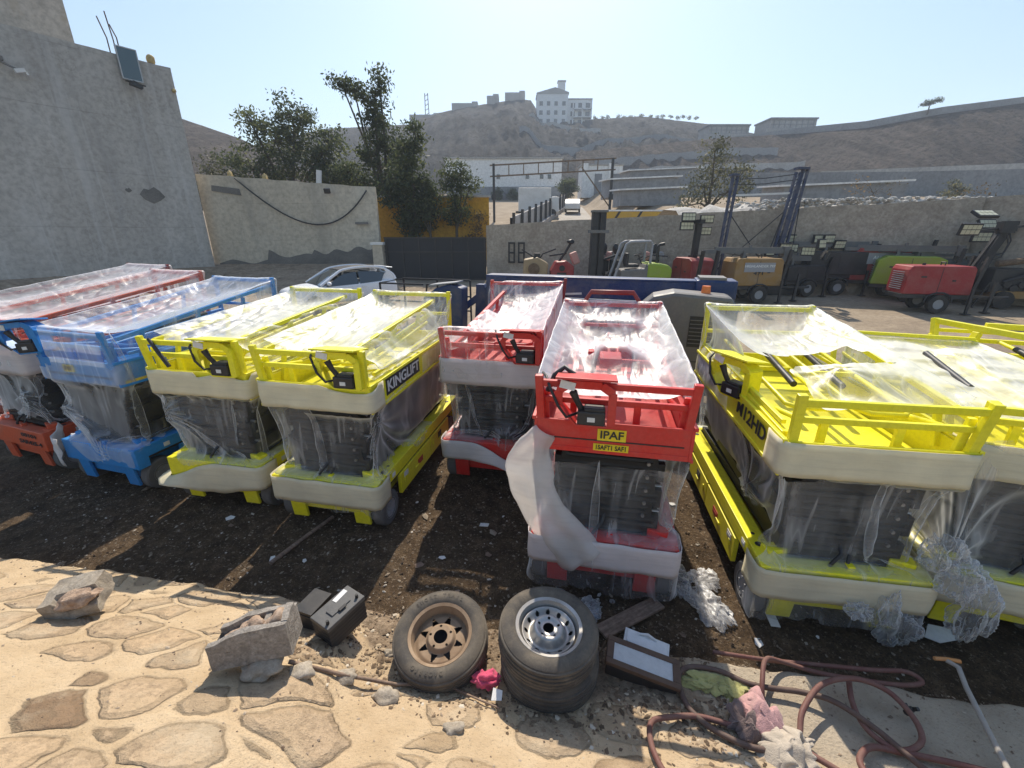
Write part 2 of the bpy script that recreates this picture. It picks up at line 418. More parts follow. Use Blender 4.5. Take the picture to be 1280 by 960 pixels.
def slope_material():
    t = NT('mortared_stone'); v = t.obj()
    so_ = t.attr('soil').outputs['Fac']; cc = t.attr('conc').outputs['Fac']
    n1 = t.noise(v, 3, 8, .65); n2 = t.noise(v, 22, 7, .7); n3 = t.noise(v, 70, 4, .65); n0 = t.noise(v, 1.3, 4, .55)
    wv = t.n('TexNoise', Vector=v, Scale=4.0, Detail=3.0, Roughness=.5).outputs[1]
    wv = t.n('VectorMath', _operation='SUBTRACT', i0=wv, i1=(.5, .5, .5)).outputs[0]
    wv = t.n('VectorMath', _operation='SCALE', i0=wv, Scale=.13).outputs[0]
    wv = t.n('VectorMath', _operation='ADD', i0=v, i1=wv).outputs[0]
    mp = t.n('Mapping', Vector=wv); mp.inputs['Rotation'].default_value = (0, 0, R(-24)); mp.inputs['Scale'].default_value = (.72, 1, .0)
    e = t.n('TexVoronoi', _feature='DISTANCE_TO_EDGE', Vector=mp.outputs[0], Scale=3.5, Randomness=.85).outputs[0]
    cell = t.n('TexVoronoi', _feature='F1', Vector=mp.outputs[0], Scale=3.5, Randomness=.85).outputs[1]
    sp = t.n('SeparateColor', Color=cell); tn = sp.outputs[0]; kd = sp.outputs[1]
    f1 = t.n('TexVoronoi', _feature='F1', Vector=mp.outputs[0], Scale=3.5, Randomness=.85).outputs[0]
    thr = t.math('ADD', .03, t.math('MULTIPLY', kd, .045))
    ed = t.math('ADD', t.math('SMOOTH_MIN', t.math('SUBTRACT', e, thr), t.math('MULTIPLY', t.math('SUBTRACT', .66, f1), .6), .05), t.math('MULTIPLY', t.math('SUBTRACT', n2, .5), .05))
    st = t.n('MapRange', Value=ed, i1=0, i2=.018).outputs[0]
    cover = t.ramp(n0, [(.46, .95), (.64, .25)])
    keep = t.math('MULTIPLY', t.math('GREATER_THAN', sp.outputs[2], .07), t.math('MULTIPLY', t.math('SUBTRACT', 1, so_), t.math('SUBTRACT', 1, cc)))
    st = t.math('MULTIPLY', st, keep)
    joint = t.math('MULTIPLY', t.math('SUBTRACT', 1, t.n('MapRange', Value=t.math('ABSOLUTE', ed), i1=.0, i2=.022).outputs[0]), keep)
    mort = t.ramp(n1, [(.3, (.45, .33, .20)), (.5, (.55, .415, .262)), (.7, (.62, .485, .32))])
    stn = t.ramp(tn, [(0, (.25, .165, .10)), (.12, (.27, .18, .11)), (.16, (.45, .33, .21)), (.5, (.53, .395, .255)), (.75, (.48, .36, .24)), (1, (.55, .40, .25))])
    stn = t.mix(t.ramp(n2, [(.36, .6), (.56, 0)]), stn, (.24, .175, .115))
    stn = t.mix(t.ramp(n1, [(.50, 0), (.66, .75)]), stn, (.52, .425, .30))
    c = t.mix(t.math('MULTIPLY', st, cover), mort, stn)
    c = t.mix(t.math('MULTIPLY', joint, t.math('MULTIPLY', cover, t.ramp(n2, [(.35, .6), (.6, .08)]))), c, (.15, .105, .07))
    c = t.mix(t.math('MULTIPLY', cc, .8), c, t.ramp(n1, [(.3, (.34, .29, .225)), (.7, (.47, .41, .32))]))
    sl = t.ramp(n2, [(.3, (.15, .11, .07)), (.5, (.27, .2, .135)), (.7, (.40, .31, .215))])
    c = t.mix(so_, c, sl)
    c = t.mix(t.math('MULTIPLY', t.ramp(n3, [(.33, 1), (.43, 0)]), .35), c, (.12, .09, .06))
    dome = t.n('MapRange', Value=ed, i1=-.02, i2=.09).outputs[0]
    h = t.math('ADD', t.math('ADD', t.math('MULTIPLY', n2, .45), t.math('MULTIPLY', n3, .3)), t.math('SUBTRACT', t.math('MULTIPLY', t.math('MULTIPLY', dome, keep), .9), t.math('MULTIPLY', joint, .35)))
    return t.done(t.bsdf(c, .95, 0, t.bump(h, 1, .035), .15))
so_ = tag(b.build('stone_slope_ground', slope_material(), smooth=180), kind='structure')
for nm, arr in (('soil', soil), ('conc', conc)):
    at_ = so_.data.attributes.new(nm, 'FLOAT', 'POINT'); at_.data.foreach_set('value', np.asarray(arr, dtype=np.float32).ravel())
def surf_z(x, y):
    return slope_z(x, y) if y < EDGE(x) else yard(x, y)

# ---------------------------------------------------------------- walls round the yard
M['wall_grey'] = rough_mat('grey_plaster', [(.385, .36, .325), (.46, .435, .395), (.525, .50, .46)], .5, .5, .05, (1, 1, .28), .9, 6,
    [(1.1, (1.3, 1.3, .12), .52, .74, (.29, .28, .265), .45), (.45, (1, 1, 1), .55, .7, (.53, .515, .49), .4), (2.2, (1, 1, .6), .70, .76, (.2, .19, .17), .4), (1.9, (1.6, 1.6, .05), .54, .66, (.56, .55, .53), .4)], 2.1)
M['wall_beige'] = rough_mat('beige_plaster', [(.47, .41, .32), (.56, .495, .39), (.63, .565, .455)], .5, .5, .05, (1, 1, .3), .9, 6,
    [(1.1, (1.3, 1.3, .12), .52, .72, (.34, .31, .26), .6), (.6, (1, 1, 1), .56, .7, (.62, .58, .49), .4)], 1.7)
M['wall_stone'] = rough_mat('rough_rubble_wall', [(.34, .285, .225), (.45, .385, .305), (.55, .475, .385)], 1.4, .8, .06, (1, 1, 1), .95, 9,
    [(3.5, (1, 1, 1), .5, .66, (.32, .27, .215), .5)], .9)
M['damp'] = rough_mat('dark_damp_plaster', [(.13, .125, .115), (.19, .18, .165), (.24, .225, .2)], 1.2, .5, .04)
def wall(name, label, p, q, z0, ztop0, ztop1, thick, mat, cat='wall', nudge=0, parent=None):
    """wall from p to q whose top goes from ztop0 to ztop1, slightly uneven top"""
    p = Vector((p[0], p[1])); q = Vector((q[0], q[1])); d = (q - p); L = d.length; d.normalize(); n = Vector((-d.y, d.x)) * thick
    b = MB(); k = max(2, int(L / .5)); rows = []
    for i in range(k + 1):
        t = i / k; a = p + d * (L * t); zt = ztop0 + (ztop1 - ztop0) * t + .05 * mnoise.noise(Vector((a.x * 1.3, a.y * 1.3, nudge)))
        rows.append([(a.x, a.y, z0), (a.x, a.y, zt), (a.x + n.x, a.y + n.y, zt), (a.x + n.x, a.y + n.y, z0)])
    b.grid(rows)
    b.f.append((0, 1, 2, 3)); m = len(rows) * 4; b.f.append((m - 1, m - 2, m - 3, m - 4))
    o = b.build(name, mat, parent)
    return tag(o, label, cat) if label else o

wl = wall('retaining_wall', 'tall streaked grey plaster wall rising past the wrapped lifts', (-14.75, 22.0), (-20.1, 13.5), -.3, 9.56, 9.6, -.5, M['wall_grey'])
# things on the tall wall
dW = Vector((-5.35, -8.5)).normalized(); nW = Vector((-dW.y, dW.x)) * -1
nW = Vector((.846, -.533))
def onwall(t, z, off=0.0): return Vector((-14.75 + dW.x * t + nW.x * off, 22 + dW.y * t + nW.y * off, z))
t = empty('solar_panel', onwall(1.55, 8.65, .03), 'small dark solar panel on a bracket at the top of the tall grey wall', 'solar panel')
b = MB(); b.M = frame((0, 0, 0), (dW.x, dW.y, 0), (0, 0, 1)); b.box((0, .62, -.12), (.62, 1.05, .04)); b.build('panel', glass('solar_glass', (.02, .06, .08), .2), t)
b = MB(); b.M = frame((0, 0, 0), (dW.x, dW.y, 0), (0, 0, 1)); 
for sx in (-.33, .33): b.box((sx, .62, -.12), (.04, 1.13, .06))
for sy in (.07, 1.17): b.box((0, sy, -.12), (.62, .04, .06))
b.build('panel_frame', M['steel'], t)
b = MB(); b.M = frame((0, 0, 0), (dW.x, dW.y, 0), (0, 0, 1)); b.bar((0, .1, 0), (0, -.1, -.5), .06); b.bar((-.3, -.1, -.35), (.35, -.05, -.35), .05); b.box((.05, -.15, -.42), (.4, .14, .2), rz=.2)
b.build('lamp_bracket', M['black'], t)
for k, (a, z0, z1, lean) in enumerate(((1.95, 9.3, 10.75, .25), (1.75, 9.3, 11.0, .1), (1.62, 9.4, 10.6, .22))):
    b = MB(); pp = onwall(a, z0, -.2); b.tube([pp, pp + Vector((0, 0, .8)), onwall(a + lean * .6, z1, -.2)], .022, 6)
    tag(b.build('reinforcing_bar', M['rust']), ['bent rusty steel bar sticking up furthest left by the solar panel', 'tallest rusty steel bar behind the solar panel', 'rusty steel bar closest to the solar panel'][k], 'steel bar', 'bars sticking out of the tall wall')
b = MB(); b.blob(onwall(.62, 9.72, -.15), (.16, .16, .2), 3, .06, 2)
tag(b.build('globe_lamp', rough_mat('ochre_globe', [(.42, .30, .12), (.55, .42, .2), (.6, .48, .25)], 4), smooth=180), 'ochre globe lamp on top of the tall grey wall', 'lamp')
b = MB(); b.blob(onwall(.08, 8.7, .05), (.1, .1, .09), 4, .06, 1)
tag(b.build('wall_lamp', rough_mat('ochre_globe_small', [(.42, .30, .12), (.55, .42, .2), (.6, .48, .25)], 4), smooth=180), 'tiny ochre lamp at the end edge of the tall grey wall', 'lamp')
t = empty('security_camera', onwall(5.2, 8.35, .0), 'small security camera fixed on the tall grey wall', 'camera')
b = MB(); b.M = frame((0, 0, 0), (dW.x, dW.y, 0), (0, 0, 1)); b.box((0.25, .15, -.1), (.5, .12, .14)); b.bar((.2, .1, -.1), (-.25, -.12, -.2), .05); b.build('arm', M['hood'], t)
b = MB(); b.M = frame((0, 0, 0), (dW.x, dW.y, 0), (0, 0, 1)); b.box((-.3, -.15, -.25), (.28, .12, .13), rz=-.3); b.box((-.46, -.2, -.25), (.06, .1, .1), rz=-.3); b.build('camera_body', M['white'], t)
b = MB(); b.tube([onwall(6.8, 8.25, .06), onwall(6.2, 8.2, .06), onwall(5.4, 8.3, .06)], .02, 5)
tag(b.build('wall_cable', M['black']), 'thin cable running along the tall wall to its camera', 'cable')
b = MB(); pl_ = [(.0, .0), (.25, -.12), (.5, .02), (.62, .2), (.45, .42), (.3, .38), (.12, .5), (-.05, .35), (-.18, .15)]
b.prism([(x * 1.15, y * 1.1) for x, y in pl_], frame(onwall(1.6, 4.2, .012), (dW.x, dW.y, 0), (0, 0, 1)), .006); b.prism([(x * .3 + 1.0, y * .3 + .5) for x, y in pl_], frame(onwall(1.6, 4.0, .012), (dW.x, dW.y, 0), (0, 0, 1)), .006)
tag(b.build('plaster_scar', M['damp']), 'dark scar where plaster has fallen from the tall grey wall', 'plaster scar')
# cream building corner above the tall wall
t = empty('cream_building', (-19.6, 19.2, 0), 'cream plastered building corner rising above the tall grey wall', 'building')
b = MB(); b.M = Matrix.Rotation(R(148), 4, 'Z'); b.box((1.2, -.3, 6.2), (5.0, 4.0, 13.2))
b.build('wall', rough_mat('cream_plaster', [(.47, .41, .34), (.57, .5, .42), (.63, .56, .47)], .8, .3, .03, (1, 1, 1), .9, 6, [(1.2, (1, 1, 1), .56, .66, (.42, .34, .25), .5)]), t)
b = MB(); b.M = Matrix.Rotation(R(148), 4, 'Z'); b.box((1.2, -.3, 12.95), (5.3, 4.3, .3)); b.build('roof_edge', M['wall_beige'], t)

t = empty('boundary_wall', (-10.9, 22.7, .0), 'beige streaked boundary wall with a drooping cable, beyond the parked car', 'wall')
wall('wall', None, (-4.15, -.2), (4.15, .3), .2, 5.5, 4.95, .35, M['wall_beige'], parent=t)
b = MB()   # dark scraped plaster along the foot
pts = [(-2.0, .9)]
rr = random.Random(5)
tops = [(x, 1.32 + max(0, .55 * mnoise.noise(Vector((x * 1.1, 3, 0))) + .45 + (.25 if x > .8 else 0)) * (1 if x > -1.5 else .35)) for x in np.arange(-3.9, 4.11, .14)]
poly = [(-3.9, .5)] + [(4.1, .5)] + [(x, z) for x, z in reversed(tops)]
b.prism(poly, frame((0, .05 - .03, 0), (8.3, .5, 0), (0, 0, 1)), .02); b.build('damp_foot', M['damp'], t)
b = MB(); b.prism([(-3.55, 4.75), (-2.2, 4.55), (-2.25, 4.85), (-3.5, 5.0)], frame((0, .02, 0), (8.3, .5, 0), (0, 0, 1)), .015); b.build('repair_patch', M['damp'], t)
cp = []
for i in range(25):
    u = i / 24; x = -2.3 + 6.1 * u; z = 5.3 - .5 * u - 1.75 * 4 * (u * (1 - u)) * (.75 + .5 * u)
    cp.append((-10.9 + x, 22.7 + x * .06 - .09, z))
tag(MB().tube(cp, .035, 6).build('hanging_cable', M['black'], smooth=180), 'black cable drooping across the beige boundary wall', 'cable')
for k, (x, z) in enumerate(((-2.7, 5.42), (-1.05, 5.3))):
    b = MB(); b.blob((-10.9 + x, 22.85, z + .12), (.13, .13, .15), 9 + k, .08, 1); b.box((-10.9 + x, 22.85, z), (.2, .2, .1))
    tag(b.build('globe_lamp', bpy.data.materials['ochre_globe'], smooth=40), ['ochre globe lamp on the beige boundary wall, nearer the tall grey wall', 'ochre globe lamp on the beige boundary wall, nearer the white post'][k], 'lamp')
b = MB(); b.bar((-9.45, 22.95, 4.9), (-9.33, 22.95, 5.7), .22, .12)
tag(b.build('white_post', M['white']), 'short white post standing on the beige boundary wall', 'post')
t = empty('wall_floodlight', (-8.9, 22.72, 4.75), 'small black floodlight hung high on the beige boundary wall', 'floodlight')
b = MB(); b.box((0, -.2, .0), (.28, .1, .22), rx=.4); b.build('lamp_head', M['black'], t)
b = MB(); b.bar((0, .05, -.02), (0, -.18, -.02), .05); b.build('bracket', M['black'], t)
b = MB(); b.box((-7.5, 22.8, 3.3), (.62, .1, .1)); tag(b.build('wall_conduit', M['hood']), 'short grey conduit box near the end of the beige boundary wall', 'conduit')
# gate pier and gate
t = empty('gate_pier', (-6.5, 21.9, .6), 'pale plastered pier at the end of the black gate', 'pier')
b = MB(); b.box((0, 0, .7), (.55, .6, 2.0), top=(.85, .9)); b.build('pier', M['wall_beige'], t, bevel=.02)
b = MB(); b.box((0, 0, 1.76), (.6, .65, .12)); b.build('cap', M['white'], t)
t = empty('metal_gate', (-3.75, 22.0, .62), 'wide black sheet metal sliding gate in the far yard wall', 'gate')
b = MB(); b.box((0, 0, 1.02), (4.95, .05, 2.0)); b.build('gate_sheet', paint('gate_black', (.012, .014, .02), .5, .15, (.05, .05, .05)), t)
b = MB()
for x in np.linspace(-2.4, 2.4, 7): b.box((x, -.045, 1.02), (.06, .05, 2.0))
for z in (.05, 1.35, 2.0): b.box((0, -.085, z), (4.95, .05, .07))
b.build('gate_frame', M['black'], t)
# the rubble wall behind the machines, in two lengths
wall('rubble_wall', 'long brown rubble wall behind the row of light towers', (17.6, 17.28), (-1.25, 22.0), -.2, 4.1, 3.2, -.35, M['wall_stone'], nudge=3)
wall('side_wall', 'brown plastered side wall at the far right corner of the yard', (17.6, 17.6), (21.5, 11.0), -.2, 4.1, 4.4, .35, M['wall_stone'], nudge=5)
t = empty('wall_number', (.22, 21.53, 1.95), 'black stencilled squares painted on the rubble wall near the gate', 'marking')
b = MB()
Mx = frame((0, 0, 0), (1, -.25, 0), (0, 0, 1))
for cx in (-.24, .24):
    for (x, y, w_, h_) in ((-.13, 0, .08, .95), (.13, 0, .08, .95), (0, .44, .34, .08), (0, 0, .34, .08), (0, -.44, .34, .08)):
        b.add(*[(lambda bb: (bb.v, bb.f))(MB().box((cx + x, y, .02), (w_, h_, .012)))][0], Mx)
b.build('stencil', M['black'], t)
# ---------------------------------------------------------------- hills
def hill_mat(name, cols, scale, fine):
    t = NT(name); v = t.obj(); n1 = t.noise(v, scale, 10, .7, .8); n2 = t.noise(v, fine, 8, .72); n3 = t.noise(t.obj((1, .10, .16)), scale * 3.2, 8, .72, .6)
    c = t.ramp(n1, [(.3, cols[0]), (.5, cols[1]), (.7, cols[2])])
    c = t.mix(t.math('MULTIPLY', t.ramp(n3, [(.48, 0), (.62, 1)]), .85), c, [x * 1.25 for x in cols[3]])
    c = t.mix(t.math('MULTIPLY', t.ramp(n2, [(.40, 1), (.52, 0)]), .8), c, [x * .38 for x in cols[0]])
    return t.done(t.bsdf(c, .95, 0, t.bump(t.math('ADD', n1, n2), 1, 2.2), .1))
M['hill_far'] = hill_mat('stony_hillside', [(.028, .028, .028), (.045, .044, .043), (.075, .072, .068), (.09, .086, .08)], .05, .5)
M['hill_near'] = hill_mat('eroded_slope', [(.058, .045, .036), (.095, .073, .058), (.155, .122, .10), (.14, .112, .09)], .11, 1.0)
HILL = {}
def hill(name, cols, nx, nz, amp, gully, mat, power=1.0):
    """cols: list of (base x, y, z, ridge x, y, z, back depth)"""
    arr = np.array(cols, float); tt = np.linspace(0, len(cols) - 1, nx); rows = []
    for i, t_ in enumerate(tt):
        c = [np.interp(t_, range(len(cols)), arr[:, k]) for k in range(7)]
        row = []
        for j in range(nz + 1):
            s = j / nz
            if s <= .8:
                q = s / .8
                x = c[0] + (c[3] - c[0]) * q; y = c[1] + (c[4] - c[1]) * q; z = c[2] + (c[5] - c[2]) * (q ** power)
                k = math.sin(math.pi * min(1, q)) ** .6
                p = Vector((x, y, z))
                z += amp * k * (mnoise.fractal(p * .035, 1.0, 2.0, 5) + .35 * mnoise.fractal(p * .2, 1.0, 2.0, 4)) * .8
                g = mnoise.noise(Vector((x * .16 + z * .05, 3, y * .02))) + .6 * mnoise.noise(Vector((x * .42 + z * .12, 8, 0)))
                z -= gully * k * abs(g); z += .25 * amp * .12 * mnoise.noise(p * .6)
            else:
                q = (s - .8) / .2
                x = c[3] + (c[3] - c[0]) * .1 * q; y = c[4] + c[6] * q; z = c[5] - 30 * q * q - .0
            row.append((x, y, z))
        rows.append(row)
    b = MB(); b.grid(rows); HILL[name] = rows
    return tag(b.build(name, mat, smooth=180), kind='structure')
hill('stony_hill', [(-95, 110, 8, -170, 240, 34, 80), (-70, 110, 8, -92, 240, 50, 80), (-40, 110, 8, -51, 245, 53, 80), (-25, 110, 9, -45, 248, 57, 80), (-15, 110, 9, -24, 250, 61.5, 80), (-5, 110, 10, 3.5, 250, 65, 80), (3, 112, 11, 9.5, 250, 64.5, 80), (8, 115, 12, 15, 240, 54, 80), (15, 120, 12, 24, 232, 51.5, 80), (25, 125, 13, 38, 236, 53, 80), (42, 125, 14, 62, 236, 54.5, 80), (60, 125, 14, 92, 230, 50, 80), (90, 125, 14, 150, 230, 40, 80)], 260, 90, 4.2, 3.4, M['hill_far'], .85)
hill('eroded_hill', [(c[3] * (1 - 26 / c[4]), c[4] - 26, ground_z(c[3] * (1 - 26 / c[4]), c[4] - 26) - .6) + c[3:] for c in [(13, 92, 10.5, 20, 150, 26, 60), (30, 88, 11, 42, 150, 28, 60), (40, 84, 11, 62, 145, 29, 60), (48, 80, 11, 80, 135, 28.3, 50), (58, 76, 11, 88, 122, 27, 45), (68, 72, 11, 100, 115, 28.5, 45), (80, 70, 11, 117, 112, 30.2, 45), (92, 68, 11, 130, 112, 29.5, 45), (115, 60, 11, 165, 108, 26, 45)]], 300, 70, 1.0, 2.2, M['hill_near'], .85)
hill('far_left_hill', [(-60, 55, 5, -105, 110, 22, 40), (-46, 55, 5, -88, 115, 27.5, 40), (-40, 58, 5, -80, 118, 28.5, 40), (-30, 60, 5, -66, 118, 24, 40), (-22, 66, 6, -50, 112, 17, 40), (-12, 70, 7, -32, 110, 12, 40)], 70, 40, 1.2, 1.2, M['hill_near'])
# rubble terraces half way up the stony hill
def strip_wall(name, label, pts, h, th, mat, cat):
    b = MB()
    A = []
    for i, p in enumerate(pts):
        A.append([(p[0], p[1], p[2] - 4), (p[0], p[1], p[2] + h), (p[0], p[1] + th, p[2] + h), (p[0], p[1] + th, p[2] - 4)])
    b.grid(A); o = b.build(name, mat); return tag(o, label, cat)
M['far_wall'] = rough_mat('pale_rendered_wall', [(.34, .32, .30), (.43, .41, .385), (.5, .48, .45)], .2, .3, .05, (1, 1, .3), .9, 3)
M['far_grey'] = rough_mat('grey_block_wall', [(.22, .22, .225), (.28, .28, .285), (.34, .34, .345)], .2, .3, .05, (1, 1, .3), .9, 3)
M['far_white'] = rough_mat('whitewashed_wall', [(.78, .77, .75), (.84, .83, .81), (.88, .87, .85)], .3, .2, .05, (1, 1, .3), .9, 3)
M['white_stone'] = rough_mat('pale_rubble', [(.34, .32, .29), (.5, .48, .44), (.66, .64, .6)], 2.5, .8, .12)
strip_wall('ridge_wall', 'long low wall following the crest of the right hand eroded hill', [(66, 145.0, 27.8), (80, 135.2, 28.3), (88, 122.2, 27.1), (100, 115.2, 28.5), (117, 112.2, 30.0)], 1.5, .4, M['far_grey'], 'wall')
0 and strip_wall('hillside_wall', 'long pale retaining wall crossing the foot of the stony hill', [(17, 100, 15.5), (28, 104, 17.5), (45, 110, 21.0), (62, 118, 24)], 2.3, .5, M['far_grey'], 'wall')
strip_wall('block_wall', 'long grey block wall below the eroded hill', [(17.5, 50, 6.0), (30, 52, 6.2), (44, 52, 6.3), (62, 48, 6.3)], 2.75, .35, M['far_grey'], 'wall')
strip_wall('slope_foot_wall', 'low pale wall at the foot of the eroded hill', [(47, 72, 10.2), (62, 69, 10.5), (85, 63, 10.8)], 1.2, .3, M['far_wall'], 'wall')

for hn, lab, i0, i1, s_, h_, m_ in (('eroded_hill', 'pale rubble terrace wall low on the left of the eroded hill', 4, 120, .30, 1.3, 'far_wall'), ('eroded_hill', 'higher grey terrace wall across the left of the eroded hill', 10, 104, .52, 1.6, 'far_grey'), ('stony_hill', 'long grey terrace wall crossing the foot of the stony hill', 120, 236, .34, 2.0, 'far_grey'), ('stony_hill', 'faint pale terrace wall half way up the stony hill', 128, 200, .58, 1.6, 'far_wall')):
    rws = HILL[hn]; j = int(s_ * (len(rws[0]) - 1)); P_ = [rws[i][j] for i in range(i0, i1, 3)]
    P_ = [(p[0], p[1] - .6, sum(P_[max(0, k - 2) + q][2] for q in range(min(5, len(P_) - max(0, k - 2)))) / min(5, len(P_) - max(0, k - 2)) - .2) for k, p in enumerate(P_)]
    strip_wall('terrace_wall', lab, P_, h_, .6, M[m_], 'wall')
# hilltop structures
def windows(parent, mat, spots, M_, sx, sz, d=.12):
    for (x, z) in spots:
        b = MB(); b.M = M_; b.box((x, -d / 2, z), (sx, d, sz)); o = b.build('window', mat, parent)
M['dark_win'] = glass('dark_window', (.06, .065, .07), .25)
t = empty('hilltop_house', (23.5, 228, 49), 'white multi storey house standing alone on the hilltop', 'house')
b = MB(); b.box((-5.0, 4, 6), (14, 10, 13), rz=.0); b.box((6.5, 5, 5), (13, 9, 11)); b.build('wall', M['far_white'], t)
b = MB(); b.prism([(-12.3, 0), (2.4, 0), (2.4, .7), (-4, 2.6), (-12.3, .5)], frame((0, -1.2, 12.3), (1, 0, 0), (0, 0, 1)), -10.6); b.box((6.6, 5, 10.7), (13.6, 9.6, .5)); b.build('roof', M['far_wall'], t)
b = MB(); b.box((-.8, 3, 15.6), (3.2, 3.2, 4.4)); b.build('tower', M['far_white'], t)
b = MB(); b.box((-.8, 3, 18.0), (3.8, 3.8, .4)); b.build('tower_roof', M['far_wall'], t)
b = MB()
for z in (3.1, 6.4): b.box((8.6, -.7, z), (9, 2.4, .35))
for x in (4.4, 8.6, 12.8): b.box((x, -1.7, 5.0), (.4, .4, 9.5))
b.build('balcony', M['far_white'], t)
windows(t, M['dark_win'], [(x, z) for x in (-10.2, -6.8, -3.4, 0.2) for z in (1.6, 5, 8.6)], Matrix.Translation((0, -1.0, 0)), 1.5, 1.7)
windows(t, M['dark_win'], [(x, z) for x in (4.5, 8, 11.4) for z in (1.4, 4.8, 8.2)], Matrix.Translation((0, .5, 0)), 2, 1.9)
for i, (x, y, z, w_, d_, h_, lab) in enumerate(((67.5, 156, 28.2, 12.5, 8, 5.4, 'grey flat roofed block on the hill, left of its two neighbours above the terrace'), (83.5, 150, 28.0, 13.5, 9, 6.0, 'larger grey flat roofed block on the hill beside the end of the terrace'))):
    t = empty('hill_building', (x, y, z), lab, 'building')
    b = MB(); b.box((0, 0, h_ / 2 - 3), (w_, d_, h_ + 6)); b.box((-w_ * .1, -d_ * .55, h_ * .3 - 3), (w_ * 1.1, d_ * .3, h_ * .5 + 6)); b.build('wall', M['far_wall'], t)
    b = MB(); b.box((0, 0, h_ + .2), (w_ + .6, d_ + .6, .4))
    b.build('roof', M['far_grey'], t)
    b = MB()
    for k in range(8): b.box((-w_ / 2 + (k + .5) * w_ / 8, -d_ / 2 - .06, h_ * .78), (.25, .14, h_ * .4))
    for zz in (.6, .78, .96): b.box((0, -d_ / 2 - .06, h_ * zz), (w_, .15, .18))
    b.build('facade_frame', M['far_grey'], t)
for i, (x0, x1, y, z, h_, lab) in enumerate(((-30, -17, 249, 60, 2.6, 'long low ruin wall on the crest of the stony hill'), (-12.5, -6.5, 250, 63.4, 2.6, 'small block house in the middle of the hill crest'), (-3.5, 6.5, 250, 64, 3.4, 'larger block house at the peak of the stony hill'), (-51, -36, 247, 54, 3.2, 'low pale wall at the left shoulder of the stony hill'))):
    b = MB(); b.box(((x0 + x1) / 2, y, z + h_ / 2 - 2), (x1 - x0, 4, h_ + 4)); b.box((x1 - 1.5, y - .3, z + h_ / 2 - 1.6), (2.8, 4.2, h_ + 4.4))
    for k in range(int((x1 - x0) / 3)): b.box((x0 + 1.5 + k * 3, y - 2.02, z + h_ * .55), (.8, .12, .9))
    tag(b.build('hill_ruin', M['far_wall']), lab, 'ruin')
t = empty('radio_mast', (-42.2, 246, 55), 'thin twin legged mast on the left shoulder of the stony hill', 'mast')
b = MB()
for x in (-1, 1): b.bar((x, 0, -2), (x * .7, 0, 11.5), .35)
b.build('legs', M['hood'], t)
b = MB()
for z in (2, 4, 6, 8, 10): b.bar((-1, 0, z), (1, 0, z + 1.2), .22)
b.build('cross_bracing', M['hood'], t)

# ---------------------------------------------------------------- valley: buildings, fence, gantry, road
def strip(name, pts, w_, mat, dz=.03):
    b = MB(); A = []
    for i, p in enumerate(pts):
        A.append([(p[0] - w_ / 2, p[1], ground_z(p[0], p[1]) + dz + (p[2] if len(p) > 2 else 0)), (p[0] + w_ / 2, p[1], ground_z(p[0], p[1]) + dz + (p[2] if len(p) > 2 else 0))])
    b.grid(A); return tag(b.build(name, mat), kind='structure')
M['road'] = rough_mat('pale_dusty_road', [(.36, .32, .27), (.43, .39, .33), (.5, .46, .4)], .6, .2, .03)
rp = [(4.6 + (y - 24) * .085, y, 0) for y in np.linspace(24, 66, 40)]
strip('road', rp, 3.6, M['road'])
t = empty('panel_fence', (0, 0, 0), 'pale panel fence with dark posts along the valley road', 'fence')
fp = [(0.9 + (y - 34) * .222, y) for y in np.linspace(30, 61, 12)]
b = MB(); A = []
for x, y in fp: z = ground_z(x, y); A.append([(x, y, z - .5), (x, y, z + 1.75), (x - .15, y + .05, z + 1.75), (x - .15, y + .05, z - .5)])
b.grid(A); b.build('panel', M['far_wall'], t)
b = MB(); A = []
for x, y in fp: z = ground_z(x, y); A.append([(x + .32, y, z - .5), (x + .32, y, z + .42), (x, y, z + .42)])
b.grid(A); b.build('kerb_wall', M['far_wall'], t)
for x, y in fp:
    z = ground_z(x, y); b = MB(); b.box((x + .1, y, z + 1.0), (.2, .35, 2.1)); b.build('post', M['black'], t)

def car_far(name, label, loc, rz, col):
    t = empty(name, loc, label, 'car', rz)
    prof = [(-2.1, .35), (-2.1, .85), (-1.9, 1.0), (-1.35, 1.05), (-.75, 1.45), (.7, 1.48), (1.5, 1.1), (2.1, .95), (2.15, .35)]
    b = MB(); b.prism(prof, frame((0, .85, 0), (1, 0, 0), (0, 0, 1)), 1.7); b.build('body', col, t, bevel=.06)
    b = MB(); b.prism([(-1.2, 1.06), (-.72, 1.40), (.62, 1.42), (1.25, 1.08)], frame((0, .862, 0), (1, 0, 0), (0, 0, 1)), 1.724)
    b.build('window', M['dark_win'], t)
    b = MB(); b.box((-1.1, 0, 1.24), (.04, 1.5, .3), ry=R(53)); b.build('windscreen', M['dark_win'], t)
    for x in (-1.35, 1.35):
        for y in (-.8, .8):
            b = MB(); b.cyl((x, y - .1, .33), (x, y + .1, .33), .33); b.build('wheel', M['rubber'], t)
    return t
car_far('parked_car', 'small white car parked on the road at the end of the pale fence', (7.2, 55, ground_z(7.2, 55) + .05), R(-98), M['white'])
# box truck
t = empty('box_truck', (2.4, 50, ground_z(2.4, 50)), 'white box truck body parked behind the pale panel fence', 'truck')
b = MB(); b.box((0, 0, 1.7), (3.4, 2.2, 2.3)); b.build('cargo_box', M['white'], t, bevel=.04)
b = MB(); b.box((2.15, 0, 1.25), (.95, 2.0, 1.5), top=(.75, .95)); b.build('cab', M['white'], t, bevel=.08)
b = MB(); b.box((-.2, 0, .5), (3.6, 1.0, .2)); b.build('frame', M['black'], t)
for x in (-1.1, 1.9):
    b = MB(); b.cyl((x, -1.0, .4), (x, 1.0, .4), .4); b.build('wheel', M['rubber'], t)
